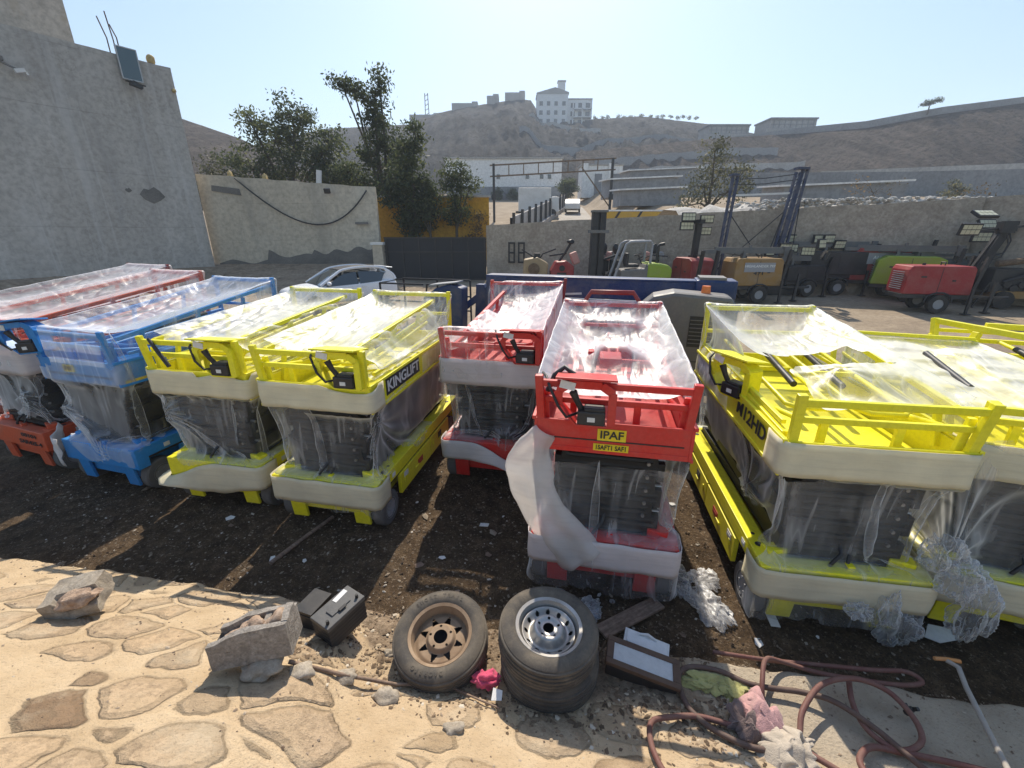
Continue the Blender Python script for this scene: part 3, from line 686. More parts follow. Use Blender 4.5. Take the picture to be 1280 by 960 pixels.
# gantry
g0, g1 = Vector((-1.74, 45, ground_z(-1.74, 45) - .3)), Vector((9.5, 45, ground_z(9.5, 45) - .3))
t = empty('gantry_sign_frame', (3.9, 45, 3.5), 'tall rusty steel gantry frame spanning the valley entrance', 'gantry')
o = Vector(t.location)
for p, zt in ((g0, 8.9), (g1, 9.35)):
    b = MB(); b.bar(p - o, Vector((p.x, p.y, zt)) - o, .22); b.build('post', M['black'], t)
    b = MB(); b.box(Vector((p.x, p.y - .2, 6.0)) - o, (.4, .3, .5)); b.build('junction_box', M['black'], t)
for dz in (0, -.95):
    b = MB(); b.bar(Vector((-2.1, 45, 8.75 + dz)) - o, Vector((9.8, 45, 9.35 + dz)) - o, .12); b.build('beam', M['rust'], t)
for i in range(9):
    x = -1.7 + i * 1.4; z = 8.75 + .05 * (x + 2.1); b = MB(); b.bar(Vector((x, 45, z)) - o, Vector((x, 45, z - .95)) - o, .09); b.build('lattice_bar', M['rust'], t)
b = MB(); b.bar(Vector((6.6, 45, 8.6)) - o, Vector((9.4, 45, 5.2)) - o, .1); b.build('diagonal_brace', M['rust'], t)
0
# long white building
t = empty('long_white_building', (0, 86, 8.0), 'long low white building with a grey lower wall in the valley', 'building')
b = MB(); b.box((-1.5, 3, 4.7), (21, 6, 4.8)); b.build('wall', M['far_white'], t)
b = MB(); b.box((-1.5, -.15, .8), (21, .4, 3.4)); b.build('lower_wall', M['far_grey'], t)
b = MB(); b.box((-1.5, 3, 7.2), (21.6, 6.6, .25)); b.build('roof', M['far_wall'], t)
for x in (-7.5, -2.5, 2.8, 5.4, 6.8):
    b = MB(); b.box((x, -.06, 4.2), (.6, .14, .7)); b.build('window', M['dark_win'], t)
t = empty('white_gatehouse', (14.1, 74, 8.0), 'white gatehouse with tall grey doors beside the valley road', 'building')
b = MB(); b.box((0, 2, 2.2), (6.3, 4, 4.6)); b.box((-2.75, -.2, 2.3), (.9, .5, 4.9)); b.box((1.2, -.2, 2.3), (.6, .5, 4.9)); b.build('wall', M['far_white'], t)
for x in (-.6, 2.3):
    b = MB(); b.box((x, -.06, 1.8), (1.1, .16, 3.0)); b.build('door', M['far_grey'], t)
b = MB(); b.box((0, 2, 4.6), (6.6, 4.3, .25)); b.build('roof', M['far_wall'], t)
# sheds with pale roofs
for i, (x, y, w_, h_, d_, lab) in enumerate(((18.5, 60, 8.5, 2.6, 5, 'shed with a tilted white roof behind the yard trees'), (12.6, 47, 6.5, 1.7, 4, 'low shed with a white sheet roof below the gatehouse'), (11.5, 40, 5, 1.3, 3, 'small low white roofed shed nearest the striped barrier'), (24.5, 36, 9, 1.5, 3, 'long low store with a white roof behind the blue masts'))):
    z = ground_z(x, y)
    t = empty('shed', (x, y, z), lab, 'shed')
    b = MB(); b.box((0, 0, h_ / 2), (w_, d_, h_)); b.build('wall', M['far_grey'], t)
    b = MB(); b.box((0, 0, h_ + .12), (w_ + .6, d_ + .6, .12), ry=-.04, rx=.06); b.build('roof', M['far_white'], t)
# striped barrier beam
t = empty('striped_barrier', (7.4, 27.6, 3.25), 'yellow beam with black slanting stripes behind the rubble wall', 'barrier')
b = MB(); b.box((0, 0, .45), (4.1, .3, .65)); b.build('beam', paint('ochre_paint', (.56, .33, .035), .6, .3), t)
for x in (-1.2, .1, 1.4):
    b = MB(); b.prism([(x - .25, .12), (x - .1, .12), (x + .3, .78), (x + .15, .78)], frame((0, -.152, 0), (1, 0, 0), (0, 0, 1)), .006); b.build('stripe', M['black'], t)
b = MB(); b.box((0, .1, .83), (4.2, .5, .08)); b.build('cap', M['far_white'], t)
for x in (-1.8, 1.8):
    b = MB(); b.box((x, 0, -.6), (.18, .2, 1.6)); b.build('leg', M['black'], t)
# ochre wall beyond the gate
t = empty('ochre_wall', (-4.6, 26, 1), 'ochre painted wall behind the gate and the slim trees', 'wall')
b = MB(); b.box((0, 0, 1.6), (6.6, .3, 4.2)); b.build('wall', rough_mat('ochre_plaster', [(.42, .22, .025), (.52, .285, .035), (.58, .34, .06)], .6, .3, .03, (1, 1, .4), .85, 6), t)
b = MB(); b.box((0, 0, 3.74), (6.8, .4, .1)); b.build('cap', M['wall_grey'], t)
t = empty('meter_box', (-5.3, 25.6, 2.0), 'small grey meter box on a pipe in front of the ochre wall', 'box')
b = MB(); b.box((0, 0, 1.1), (.32, .2, .5)); b.build('box', M['hood'], t, bevel=.02)
b = MB(); b.tube([(0, 0, .9), (0, 0, -.6)], .04, 6); b.build('pipe', M['hood'], t)
# white rubble on the terrace above the rubble wall
rr = random.Random(3); b = MB()
for i in range(1500):
    u = rr.random(); x = 8 + 17 * u; y = wall_y(x) + .9 + rr.random() ** 2 * 3.2
    s = rr.uniform(.04, .13); b.blob((x, y, ground_z(x, y) + s * .3 + .35 + rr.random() * .45), (s * rr.uniform(.8, 1.7), s, s * .7), i, .3, 1)
tag(b.build('pale_rubble', M['white_stone']), kind='stuff')
b = MB()
b.grid([[(x, wall_y(x) + .7, 3.5), (x, wall_y(x) + 1.3, 3.85 + .15 * mnoise.noise(Vector((x, 1, 1)))), (x, wall_y(x) + 3.0, 4.0 + .3 * mnoise.noise(Vector((x * 1.4, 2, 1)))), (x, wall_y(x) + 5, 3.4)] for x in np.arange(7.5, 25, .5)])
tag(b.build('pale_rubble_bank', M['white_stone'], smooth=180), kind='structure')

# ---------------------------------------------------------------- trees
def leaf_mat(name, c):
    t = NT(name); a = t.attr('tone').outputs['Fac']
    col = t.ramp(a, [(0, [x * .6 for x in c]), (.6, c), (1, [min(1, c[0] * 2.3), min(1, c[1] * 2.0), c[2] * 1.5])])
    p = t.bsdf(col, .6, 0, None, .3); tl = t.n('BsdfTranslucent', Color=col).outputs[0]
    return t.done(t.n('MixShader', i0=.5, i1=p, i2=tl).outputs[0])
M['leaf'] = leaf_mat('olive_leaf', (.075, .095, .046)); M['leaf_dry'] = leaf_mat('dusty_leaf', (.11, .115, .07)); M['leaf_brown'] = leaf_mat('brown_leaf', (.13, .095, .05))
M['bark'] = rough_mat('bark', [(.07, .055, .04), (.11, .09, .07), (.16, .13, .1)], 3, .6, .03, (1, 1, .3))
M['twig'] = M['bark']
def leaves(points, spread, n, size, rnd, flat=.6):
    """n small leaf faces round each point"""
    P = np.repeat(np.array(points, float), n, axis=0); N = len(P)
    P = P + rnd.normal(0, 1, (N, 3)) * np.array([spread, spread, spread * flat])
    size = size * .74; d1 = rnd.normal(0, 1, (N, 3)); d1 /= np.linalg.norm(d1, axis=1)[:, None]
    d2 = rnd.normal(0, 1, (N, 3)); d2 -= d1 * (d1 * d2).sum(1)[:, None]; d2 /= np.linalg.norm(d2, axis=1)[:, None]
    s = size * rnd.uniform(.6, 1.4, (N, 1))
    q = np.stack([P - d1 * s, P + d2 * s * .42, P + d1 * s, P - d2 * s * .42], 1)
    return q
def tree(label, base, trunk_h, lobes, n_tip, leaf_n, size, spread, seed, mat, r0=.16, group=None, name='tree', lean=(0, 0), stems=1):
    """lobes: [(x, y, z, rx, ry, rz, n)] in the tree's own space"""
    rnd = np.random.RandomState(seed)
    t = empty(name, base, label, 'tree' if name == 'tree' else name.split('_')[-1], group=group)
    tb = MB(); tips = []
    fork = Vector((lean[0], lean[1], trunk_h))
    for sidx in range(stems):
        off = Vector((rnd.uniform(-.4, .4), rnd.uniform(-.3, .3), 0)) * (stems > 1)
        tb.tube([Vector((0, 0, -.4)) + off * .3, Vector((lean[0] * .3, lean[1] * .3, trunk_h * .4)) + off * .6 + Vector((rnd.uniform(-.08, .08), 0, 0)), fork + off], [r0 * 1.25, r0, r0 * .75], 8)
    for (x, y, z, rx, ry, rz, n) in lobes:
        c = Vector((x, y, z)); mid = fork.lerp(c, .5) + Vector((rnd.uniform(-.25, .25), rnd.uniform(-.25, .25), rnd.uniform(0, .3)))
        tb.tube([fork, mid, c], [r0 * .6, r0 * .4, r0 * .2], 6)
        for k in range(n):
            d = rnd.normal(0, 1, 3); d /= np.linalg.norm(d); rr_ = rnd.uniform(.45, 1.05)
            p = c + Vector((d[0] * rx * rr_, d[1] * ry * rr_, d[2] * rz * rr_))
            tips.append(tuple(p))
            if k % 3 == 0: tb.tube([c, c.lerp(p, .5) + Vector((0, 0, .1)), p], [r0 * .16, r0 * .1, r0 * .05], 4, cap=False)
    tb.build('trunk', M['bark'], t, smooth=60)
    q = leaves(tips, spread, leaf_n, size, rnd)
    N = len(q); me = bpy.data.meshes.new('crown')
    me.from_pydata(q.reshape(-1, 3).tolist(), [], np.arange(N * 4).reshape(N, 4).tolist()); me.materials.append(mat)
    tone = np.repeat(np.clip(np.repeat(rnd.uniform(0, .75, len(tips)), leaf_n) + rnd.uniform(0, .3, N), 0, 1), 4)
    at_ = me.attributes.new('tone', 'FLOAT', 'POINT'); at_.data.foreach_set('value', tone.astype(np.float32))
    o = bpy.data.objects.new('crown', me); COL.objects.link(o); o.parent = t
    return t
def column_lobes(x0, y0, z0, z1, r, n, k, rnd, dx=0):
    return [(x0 + dx * i / max(1, n - 1) + rnd.uniform(-.25, .25) * r, y0 + rnd.uniform(-.25, .25) * r, z0 + (z1 - z0) * i / max(1, n - 1), r * (1.0 - .45 * i / n), r * (1.0 - .45 * i / n), r * .8, k) for i in range(n)]
rt = random.Random(4)
tree('broad dark green tree spreading behind the beige boundary wall', (-14.2, 30, 2), 2.2, [(-2.2, 0, 4.6, 1.8, 1.6, 1.3, 40), (-.6, .4, 6.2, 1.6, 1.5, 1.2, 44), (.9, 0, 7.4, 1.2, 1.2, 1.2, 34), (1.2, .3, 4.9, 2.0, 1.6, 1.4, 46), (2.8, 0, 5.9, 1.1, 1.1, 1.3, 30), (-1.4, 0, 3.4, 2.2, 1.8, 1.0, 40), (2.7, .2, 3.8, 1.5, 1.5, 1.3, 36), (-1.7, 0, 7.0, .8, .8, .9, 16)], 0, 46, .15, .30, 1, M['leaf'], .2)
tree('leafy thicket filling the gap between the two biggest trees', (-10.6, 29, 1.6), 1.2, [(-.8, 0, 2.9, 1.3, 1.1, 1.0, 34), (.7, 0, 3.2, 1.3, 1.1, 1.1, 36), (2.0, 0, 2.7, 1.2, 1.0, 1.0, 30), (0, 0, 4.3, .9, .9, .9, 22), (1.5, .2, 4.2, .8, .8, .8, 18)], 0, 42, .14, .28, 12, M['leaf'], .13)
tree('low dusty bush behind the corner of the tall grey wall', (-17.6, 29, 2), 1.5, [(0, 0, 3.6, 1.4, 1.2, 1.0, 28), (-1.6, 0, 3.0, 1.2, 1.2, .9, 22), (1.5, 0, 3.2, 1.3, 1.2, .9, 26), (-.8, 0, 4.7, .7, .7, .8, 12)], 0, 34, .14, .30, 2, M['leaf_dry'], .12)
tree('tallest slender tree with a plume leaning left over the boundary wall', (-7.6, 28, 1.5), 2.6, [(-.6, 0, 3.6, 1.5, 1.3, 1.2, 40), (.7, .2, 4.3, 1.3, 1.2, 1.2, 36), (-.2, 0, 5.6, 1.1, 1.0, 1.1, 32), (-.2, 0, 7.0, .75, .7, .9, 24), (-.1, 0, 8.3, .6, .6, .9, 20), (-1.2, 0, 8.8, .5, .4, .4, 12), (-1.9, 0, 9.2, .45, .4, .3, 10), (.25, 0, 9.3, .35, .35, .6, 9), (1.0, 0, 5.9, .6, .6, 1.0, 16), (-1.9, 0, 4.6, .9, .9, 1.0, 18)], 0, 44, .14, .26, 3, M['leaf'], .17)
tree('feathery tree with long upright sprays above the black gate', (-5.5, 25.2, 1.0), 2.4, [(-.2, 0, 3.0, .9, .8, 1.0, 30), (.2, 0, 4.3, .85, .8, 1.0, 30), (.1, 0, 5.6, .6, .6, 1.0, 24), (.5, 0, 6.6, .35, .35, .8, 14), (-.7, 0, 4.6, .6, .6, .8, 16), (-1.1, 0, 3.7, .6, .6, .6, 14), (-.1, 0, 2.2, .8, .7, .7, 24), (.6, 0, 3.4, .7, .6, .8, 20)], 0, 44, .13, .24, 5, M['leaf'], .12)
tree('slim tree standing in the middle of the ochre wall', (-4.5, 25.0, 1.0), 1.8, [(0, 0, 2.6, .6, .6, .8, 24), (.15, 0, 3.6, .55, .55, .8, 22), (-.1, 0, 4.3, .35, .35, .6, 12)], 0, 38, .11, .2, 6, M['leaf'], .1)
tree('slim tree near the right end of the ochre wall', (-3.05, 25.1, 1.0), 2.0, [(0, 0, 2.9, .65, .6, .8, 26), (.05, 0, 3.9, .6, .6, .8, 24), (.35, 0, 4.8, .5, .45, .6, 16), (-.4, 0, 4.7, .3, .3, .6, 10), (.9, 0, 4.4, .35, .35, .4, 8)], 0, 38, .11, .21, 7, M['leaf'], .1)
tree('small brown withered bush at the end of the ochre wall', (-2.0, 25.2, .9), .6, [(0, 0, 1.5, .5, .4, .8, 20), (.15, 0, 2.5, .45, .4, .6, 14)], 0, 26, .09, .2, 8, M['leaf_brown'], .05, name='shrub')
tree('sparse dusty tree rising behind the rubble wall and the blue masts', (11.9, 28, 2.8), 1.4, [(-.4, 0, 2.6, 1.1, 1.0, .9, 26), (.5, .2, 3.4, 1.1, 1.0, .9, 26), (-.1, 0, 4.5, .8, .7, .8, 18), (1.5, 0, 2.4, .9, .8, .8, 18), (-1.2, 0, 1.6, .7, .7, .7, 14), (1.8, 0, 3.5, .5, .5, .5, 8)], 0, 26, .12, .26, 9, M['leaf_dry'], .13)
tree('clipped dark green tree in front of the white gatehouse', (8.5, 72, 7.0), 1.0, [(0, 0, 2.1, 1.5, 1.4, 1.3, 60)], 0, 40, .2, .3, 10, M['leaf'], .15)
for i, (x, y, s, lab) in enumerate(((-2.6, 84, 1, 'round bush in front of the long white building, left of the pair'), (.2, 84, 1, 'round bush in front of the long white building, right of the pair'))):
    tree(lab, (x, y, ground_z(x, y)), .4, [(0, 0, 1.1, 1.0, .9, 1.1, 26)], 0, 34, .2, .26, 20 + i, M['leaf'], .1, name='shrub', group=None)
for i, (x, y, z, s, lab) in enumerate(((62, 49.5, 6.4, 1.5, 'leftmost scrub bush at the foot of the long block wall'), (36.5, 48, 6.0, 1.2, 'dark scrub bush near the middle of the long block wall'), (43, 46.5, 5.9, 1.3, 'widest dark scrub bush below the long block wall'))):
    tree(lab, (x, y - 1.0, ground_z(x, y - 1.0) - .1), .3, [(0, 0, .7 * s, 1.0 * s, .8, .6 * s, 24)], 0, 30, .16, .24, 30 + i, M['leaf_dry'], .07, name='shrub')
for i, (x, y, z, s, lab) in enumerate(((23, 23.2, 3.6, 1.0, 'grey leafless bush on the rubble terrace'), (17.4, 22.5, 3.6, 1.25, 'dry twiggy bush on the pale rubble above the wall'))):
    tree(lab, (x, y, 3.4), .3, [(0, 0, 1.0 * s, .9 * s, .7, .8 * s, 30)], 0, 9, .07, .22, 40 + i, M['leaf_brown'], .05, name='shrub')
for i in range(16):
    x = 40 + i * 3.2 + rt.uniform(-1, 1)
    tree('low scrub bush along the crest right of the white hilltop house', (x, 235, 53 + rt.uniform(0, .8)), .2, [(0, 0, .6, 1.1, .8, .8, 10)], 0, 12, .4, .4, 50 + i, M['leaf_dry'], .1, name='shrub', group='scrub bushes on the distant crest')
tree('lone wind bent tree on the crest of the eroded hill', (97.5, 116, 29), 1.3, [(0, 0, 2.2, 1.2, .8, .5, 12), (1.6, 0, 2.6, .9, .6, .4, 10), (-1.2, 0, 1.8, .8, .6, .4, 8)], 0, 18, .3, .3, 70, M['leaf'], .15)
# ---------------------------------------------------------------- hazy air
b = MB(); b.span((-250, -70, -1.2), (250, 360, 82))
t = NT('hazy_air'); pv = t.n('VolumePrincipled'); pv.inputs['Color'].default_value = (.82, .90, 1, 1); pv.inputs['Density'].default_value = .0013; pv.inputs['Anisotropy'].default_value = .0
t.link(pv.outputs[0], t.out.inputs['Volume']); 
tag(b.build('haze', t.m), kind='stuff')
# ---------------------------------------------------------------- scissor lifts
LW, LL = 1.17, 2.40
def local(loc, h, p):
    c, s = math.cos(h), math.sin(h)
    return (loc[0] + p[0] * c + p[1] * s, loc[1] - p[0] * s + p[1] * c, loc[2] + p[2])
SQ = .045
def lift(label, x, y, h, mat, foam, ctrl=('front', .33), side=(1.93, 2.08), side_left=True, rear=2.14, arch=False, detail=True, inset=(0, 0), base_drop=0, frontz=1.95, decals=()):
    loc = (x, y, yard(x, y + 1) - .0)
    t = empty('scissor_lift', loc, label, 'scissor lift', heading(h), 'wrapped scissor lifts parked in a row')
    mt = mat
    # chassis
    b = MB(); b.span((-.43, .0, .2), (.43, 2.36, .43)); b.span((-.585, -.075, .35), (.585, .06, .6)); b.span((-.56, 2.3, .3), (.56, 2.42, .6))
    b.span((-.50, .06, .435), (.50, 2.3, .455))
    b.box((-.44, .1, .61), (.16, .1, .09), rz=.3); b.box((.44, .1, .61), (.16, .1, .09), rz=-.3)
    b.build('chassis', mt, t, bevel=.008)
    for s in (-1, 1):
        b = MB(); b.span((s * .44, .0, .575), (s * .585, 2.36, .605)); b.span((s * .565, .0, .47), (s * .585, 2.36, .575)); b.span((s * .44, .06, .455), (s * .46, 2.3, .575))
        tr = b.build('side_tray', mt, t, bevel=.005)
        for (y0, y1) in ((.42, 1.28), (1.30, 1.98)):
            b = MB(); b.span((s * .55, y0, .2), (s * .592, y1, .445)); b.box((s * .596, y0 + .1, .33), (.01, .03, .07)); b.box((s * .597, (y0 + y1) / 2, .30), (.012, .1, .03)); b.build('door', mt, tr, bevel=.006)
        b = MB(); b.span((s * .46, .0, .44), (s * .57, 2.36, .47)); b.build('shadow_gap', M['black'], tr)
        for (yy, r_) in ((.17, .028), (.3, .016), (2.15, .028)):
            b = MB(); b.cyl((s * .52, yy, .6), (s * .52, yy, .6075), r_, n=14); b.build('hole', M['black'], tr)
        b = MB(); b.box((s * .36, -.03, .225), (.17, .03, .25), rx=.1); b.build('tie_down_bracket', mt, t, bevel=.005)
        for yy in (.17, 2.12):
            b = MB(); b.lathe([(.1, -.062), (.175, -.06), (.19, -.045), (.19, .045), (.175, .06), (.1, .062)], 28, Matrix.Translation((s * .515, yy, .19)) @ Matrix.Rotation(R(90), 4, 'Y'))
            wl_ = b.build('wheel', M['grey_tyre'], t, smooth=40)
            b = MB(); b.lathe([(.0, -.05), (.1, -.055), (.115, -.064), (.115, .064), (.1, .055), (.0, .05)], 20, Matrix.Translation((s * .515, yy, .19)) @ Matrix.Rotation(R(90), 4, 'Y'), False)
            for k in range(5): a = k * 2 * math.pi / 5; b.cyl((s * .515 - s * .02, yy + .06 * math.cos(a), .19 + .06 * math.sin(a)), (s * .515 + s * .066, yy + .06 * math.cos(a), .19 + .06 * math.sin(a)), .012, n=6)
            b.build('hub', M['hub'], wl_, smooth=40)
    # scissor stack
    for i in range(6):
        z = .64 + .118 * i
        for s in (-1, 1):
            o = .34 if (i + (s > 0)) % 2 else .40
            b = MB(); dz = .03 * s
            for sx in (-1, 1): b.bar((sx * o, .09, z - dz), (sx * o, 2.28, z + dz), .055, .1)
            b.cyl((-o, .12, z - dz), (o, .12, z - dz), .035, n=10); b.cyl((-o, 2.24, z + dz), (o, 2.24, z + dz), .035, n=10)
            b.box((0, .10 if s > 0 else .16, z), (2 * o - .05, .02, .085))
            b.build('scissor_arm', M['scissor'], t, bevel=.006)
    if detail:
        for i in range(1, 6):
            b = MB(); b.cyl((.30, .065, .66 + .118 * i), (.30, .09, .66 + .118 * i), .014, n=8); b.build('pivot_bolt', M['chrome'], t, smooth=40)
            b = MB(); b.cyl((.38, .16, .66 + .118 * i), (.435, .16, .66 + .118 * i), .016, n=8); b.build('pivot_bolt', M['chrome'], t, smooth=40)
        b = MB(); b.tube([(-.1, .03, .5), (-.08, .0, .62), (-.02, .02, .7), (0, .1, .74)], .014, 6); b.tube([(.02, .03, .5), (.03, .0, .6), (.06, .05, .68)], .012, 6); b.build('hydraulic_hose', M['black'], t, smooth=60)
        b = MB(); b.box((-.02, .02, .53), (.26, .06, .05)); b.box((.05, .0, .58), (.05, .05, .1)); b.build('latch', mt, t, bevel=.004)
    if detail:
        for s in (-1, 1):
            for (yy, zz, w_, h_, m_) in ((.55, .385, .10, .06, 'white'), (.95, .33, .14, .07, 'decalred'), (1.62, .36, .12, .08, 'black'), (.28, .525, .07, .05, 'white')):
                b = MB(); b.box((s * (.5945 if zz < .45 else .588), yy, zz), (.004, w_, h_)); b.box((s * (.597 if zz < .45 else .5905), yy, zz), (.003, w_ * .7, h_ * .25)); b.build('decal', M[m_], t)
    # platform
    b = MB(); b.span((-.56, .0, 1.34), (.56, 2.38, 1.385))
    b.span((-.585, .0, 1.34), (-.56, 2.38, 1.6)); b.span((.56, .0, 1.34), (.585, 2.38, 1.6)); b.span((-.56, .0, 1.385), (.56, .025, 1.6)); b.span((-.56, 2.355, 1.385), (.56, 2.38, 1.6))
    for s in (-1, 1): b.bar((s * .588, .0, 1.6), (s * .588, 2.38, 1.6), .03, .03); b.bar((s * .588, 0, 1.345), (s * .588, 2.38, 1.345), .02, .03)
    b.span((-.50, .15, 1.40), (.50, 1.3, 1.42))
    b.build('platform', mt, t, bevel=.004)
    # front rail, leaning posts
    b = MB()
    for s in (-1, 1): b.bar((s * .535, .03, 1.55), (s * .555, -.01, frontz), .06, .045, (0, 1, 0)); b.bar((s * .50, .09, 1.5), (s * .515, .07, 1.82), .05, .035, (0, 1, 0))
    b.bar((-.54, .0, frontz - .06), (.54, .0, frontz - .06), .04, .05); b.bar((-.54, .045, 1.75), (.54, .045, 1.75), .035, .045)
    b.build('front_rail', mt, t, bevel=.006)
    b = MB()
    b.tube([(-.46, .5, 1.64), (-.46, .2, 1.70), (-.42, .14, 1.71), (.42, .14, 1.71), (.46, .2, 1.70), (.46, .5, 1.64)], .021, 8)
    b.bar((-.30, .14, 1.42), (-.30, .14, 1.7), .05, .03); b.bar((.18, .14, 1.42), (.18, .14, 1.7), .05, .03)
    b.build('extension_rail', mt, t, smooth=50)
    # folded side rails lie on the platform
    for s in (-1, 1):
        z0, z1 = side if (s > 0 or side_left) else (1.66, 1.72)
        sx_ = .545 - inset[s > 0]; b = MB(); b.bar((s * sx_, .12, z0 - .06), (s * sx_, 2.33, z1 - .04), SQ, SQ)
        for yy in (.3, 1.0, 1.7): zz = z0 - .06 + (z1 - z0) * yy / 2.4; b.bar((s * sx_, yy, 1.5 if not inset[s > 0] else zz - .16), (s * sx_, yy + .1, zz), .04, .04)
        if inset[s > 0]: b.bar((s * sx_, .3, z0 - .2), (s * sx_, 2.2, z1 - .2), SQ, SQ)
        b.bar((s * .53, .2, 1.66), (s * .53, 2.3, 1.70), .035, .035)
        b.build('side_rail', mt, t, bevel=.005)
    for (xa, xb, ya, yb, z0, z1) in ((-.36, -.02, .5, 2.2, 1.66, 1.78), (.06, .40, .35, 1.9, 1.70, 1.82)):
        b = MB(); b.tube([(xa, yb, z1), (xa, ya + .08, z0), (xa + .06, ya, z0), (xb - .06, ya, z0), (xb, ya + .08, z0), (xb, yb, z1)], .02, 8); b.bar((xa, (ya + yb) / 2, (z0 + z1) / 2), (xb, (ya + yb) / 2, (z0 + z1) / 2), .035); b.build('folded_rail', mt, t, smooth=50)
    for xx in (-.18, .2):
        b = MB(); b.cyl((xx, .9, 1.72), (xx + .05, 1.75, 1.80), .028, n=10); b.build('gas_strut', M['black'], t, smooth=50)
    # rear rail
    b = MB()
    for s in (-1, 1): b.bar((s * .55, 2.36, 1.5), (s * .55, 2.37, rear + .02), .05, .05, (0, 1, 0))
    b.bar((-.55, 2.37, rear - .03), (.55, 2.37, rear - .03), .045, .045); b.bar((-.55, 2.37, 1.85), (.55, 2.37, 1.85), .04, .04)
    b.build('rear_rail', mt, t, bevel=.005)
    if arch:
        b = MB(); b.tube([(-.33, 2.44, 1.6), (-.33, 2.44, 2.13), (-.26, 2.44, 2.24), (.24, 2.44, 2.24), (.32, 2.44, 2.13), (.32, 2.44, 1.6)], .03, 10); b.build('entry_gate', M['darkred'], t, smooth=50)
    # control station in its guard
    if ctrl:
        place, cx = ctrl
        if place == 'front': Mx = Matrix.Translation((cx, -.05, 1.605))
        elif place == 'front_out': Mx = Matrix.Translation((cx, -.06, 1.66)) @ Matrix.Rotation(.25, 4, 'Z') @ Matrix.Rotation(-.12, 4, 'Y')
        else: Mx = Matrix.Translation((-.66, cx, 1.56)) @ Matrix.Rotation(R(-62), 4, 'Z')
        g = MB(); g.M = Mx
        g.box((0, .06, .345), (.43, .27, .016), rx=-.16)
        ring = [(.205, -.005), (.205, .26), (.12, .315), (-.13, .315), (-.205, .26), (-.205, .14), (-.06, -.012), (.205, -.012)]
        for (xa, za), (xb, zb_) in zip(ring, ring[1:]): g.bar((xa, .06, za), (xb, .06, zb_), .15, .014, (-(zb_ - za), 0, xb - xa))
        for (xa, za), (xb, zb_) in zip(ring[:6], ring[1:6]): g.bar((xa * .94, -.012, za * .97), (xb * .94, -.012, zb_ * .97), .012, .06, (-(zb_ - za), 0, xb - xa))
        g.build('control_guard', mt, t, bevel=.003)
        c = MB(); c.M = Mx; c.box((.05, .03, .055), (.2, .13, .11)); c.box((.07, .02, .12), (.15, .1, .03))
        cb = c.build('control_box', M['black'], t, bevel=.012)
        c = MB(); c.M = Mx; c.tube([(-.02, .02, .1), (-.055, .0, .17), (-.09, -.01, .25)], [.024, .022, .03], 10); c.build('joystick', M['black'], cb, smooth=50)
        c = MB(); c.M = Mx; c.box((.05, -.037, .05), (.055, .004, .035)); c.build('sticker', M['paper'], cb)
        c = MB(); c.M = Mx; c.box((-.13, -.022, .3), (.11, .004, .06), ry=.2); c.build('warning_plate', M['paper'], t)
        c = MB(); c.M = Mx
        c.tube([(-.03, .08, .06), (-.13, -.02, .05), (-.19, -.04, .14), (-.26, .0, .27), (-.3, .1, .32), (-.35, .3, .28)], .011, 7)
        c.build('control_cable', M['black'], t, smooth=60)
    for (body, face, c0, c1, w_, h_, plate, ink) in decals:
        if face == 'right': Mx = frame((.5875, c0, c1), (0, 1, 0), (0, 0, 1))
        elif face == 'left': Mx = frame((-.5875, c0, c1), (0, -1, 0), (0, 0, 1))
        elif face == 'front': Mx = frame((c0, -.004, c1), (1, 0, 0), (0, 0, 1))
        elif face == 'base': Mx = frame((c0, -.079, c1), (1, 0, 0), (0, 0, 1))
        par = t
        if plate:
            b = MB(); b.M = Mx; b.box((0, 0, .0), (w_ + .04, h_ * 1.35, .006)); par = b.build('decal_plate', M[plate], t)
        b = MB(); b.text(body, Mx @ Matrix.Translation((0, 0, .006)), h_ * 1.25, .0015, w_); b.build('lettering', M[ink], par)
    return t, loc, h

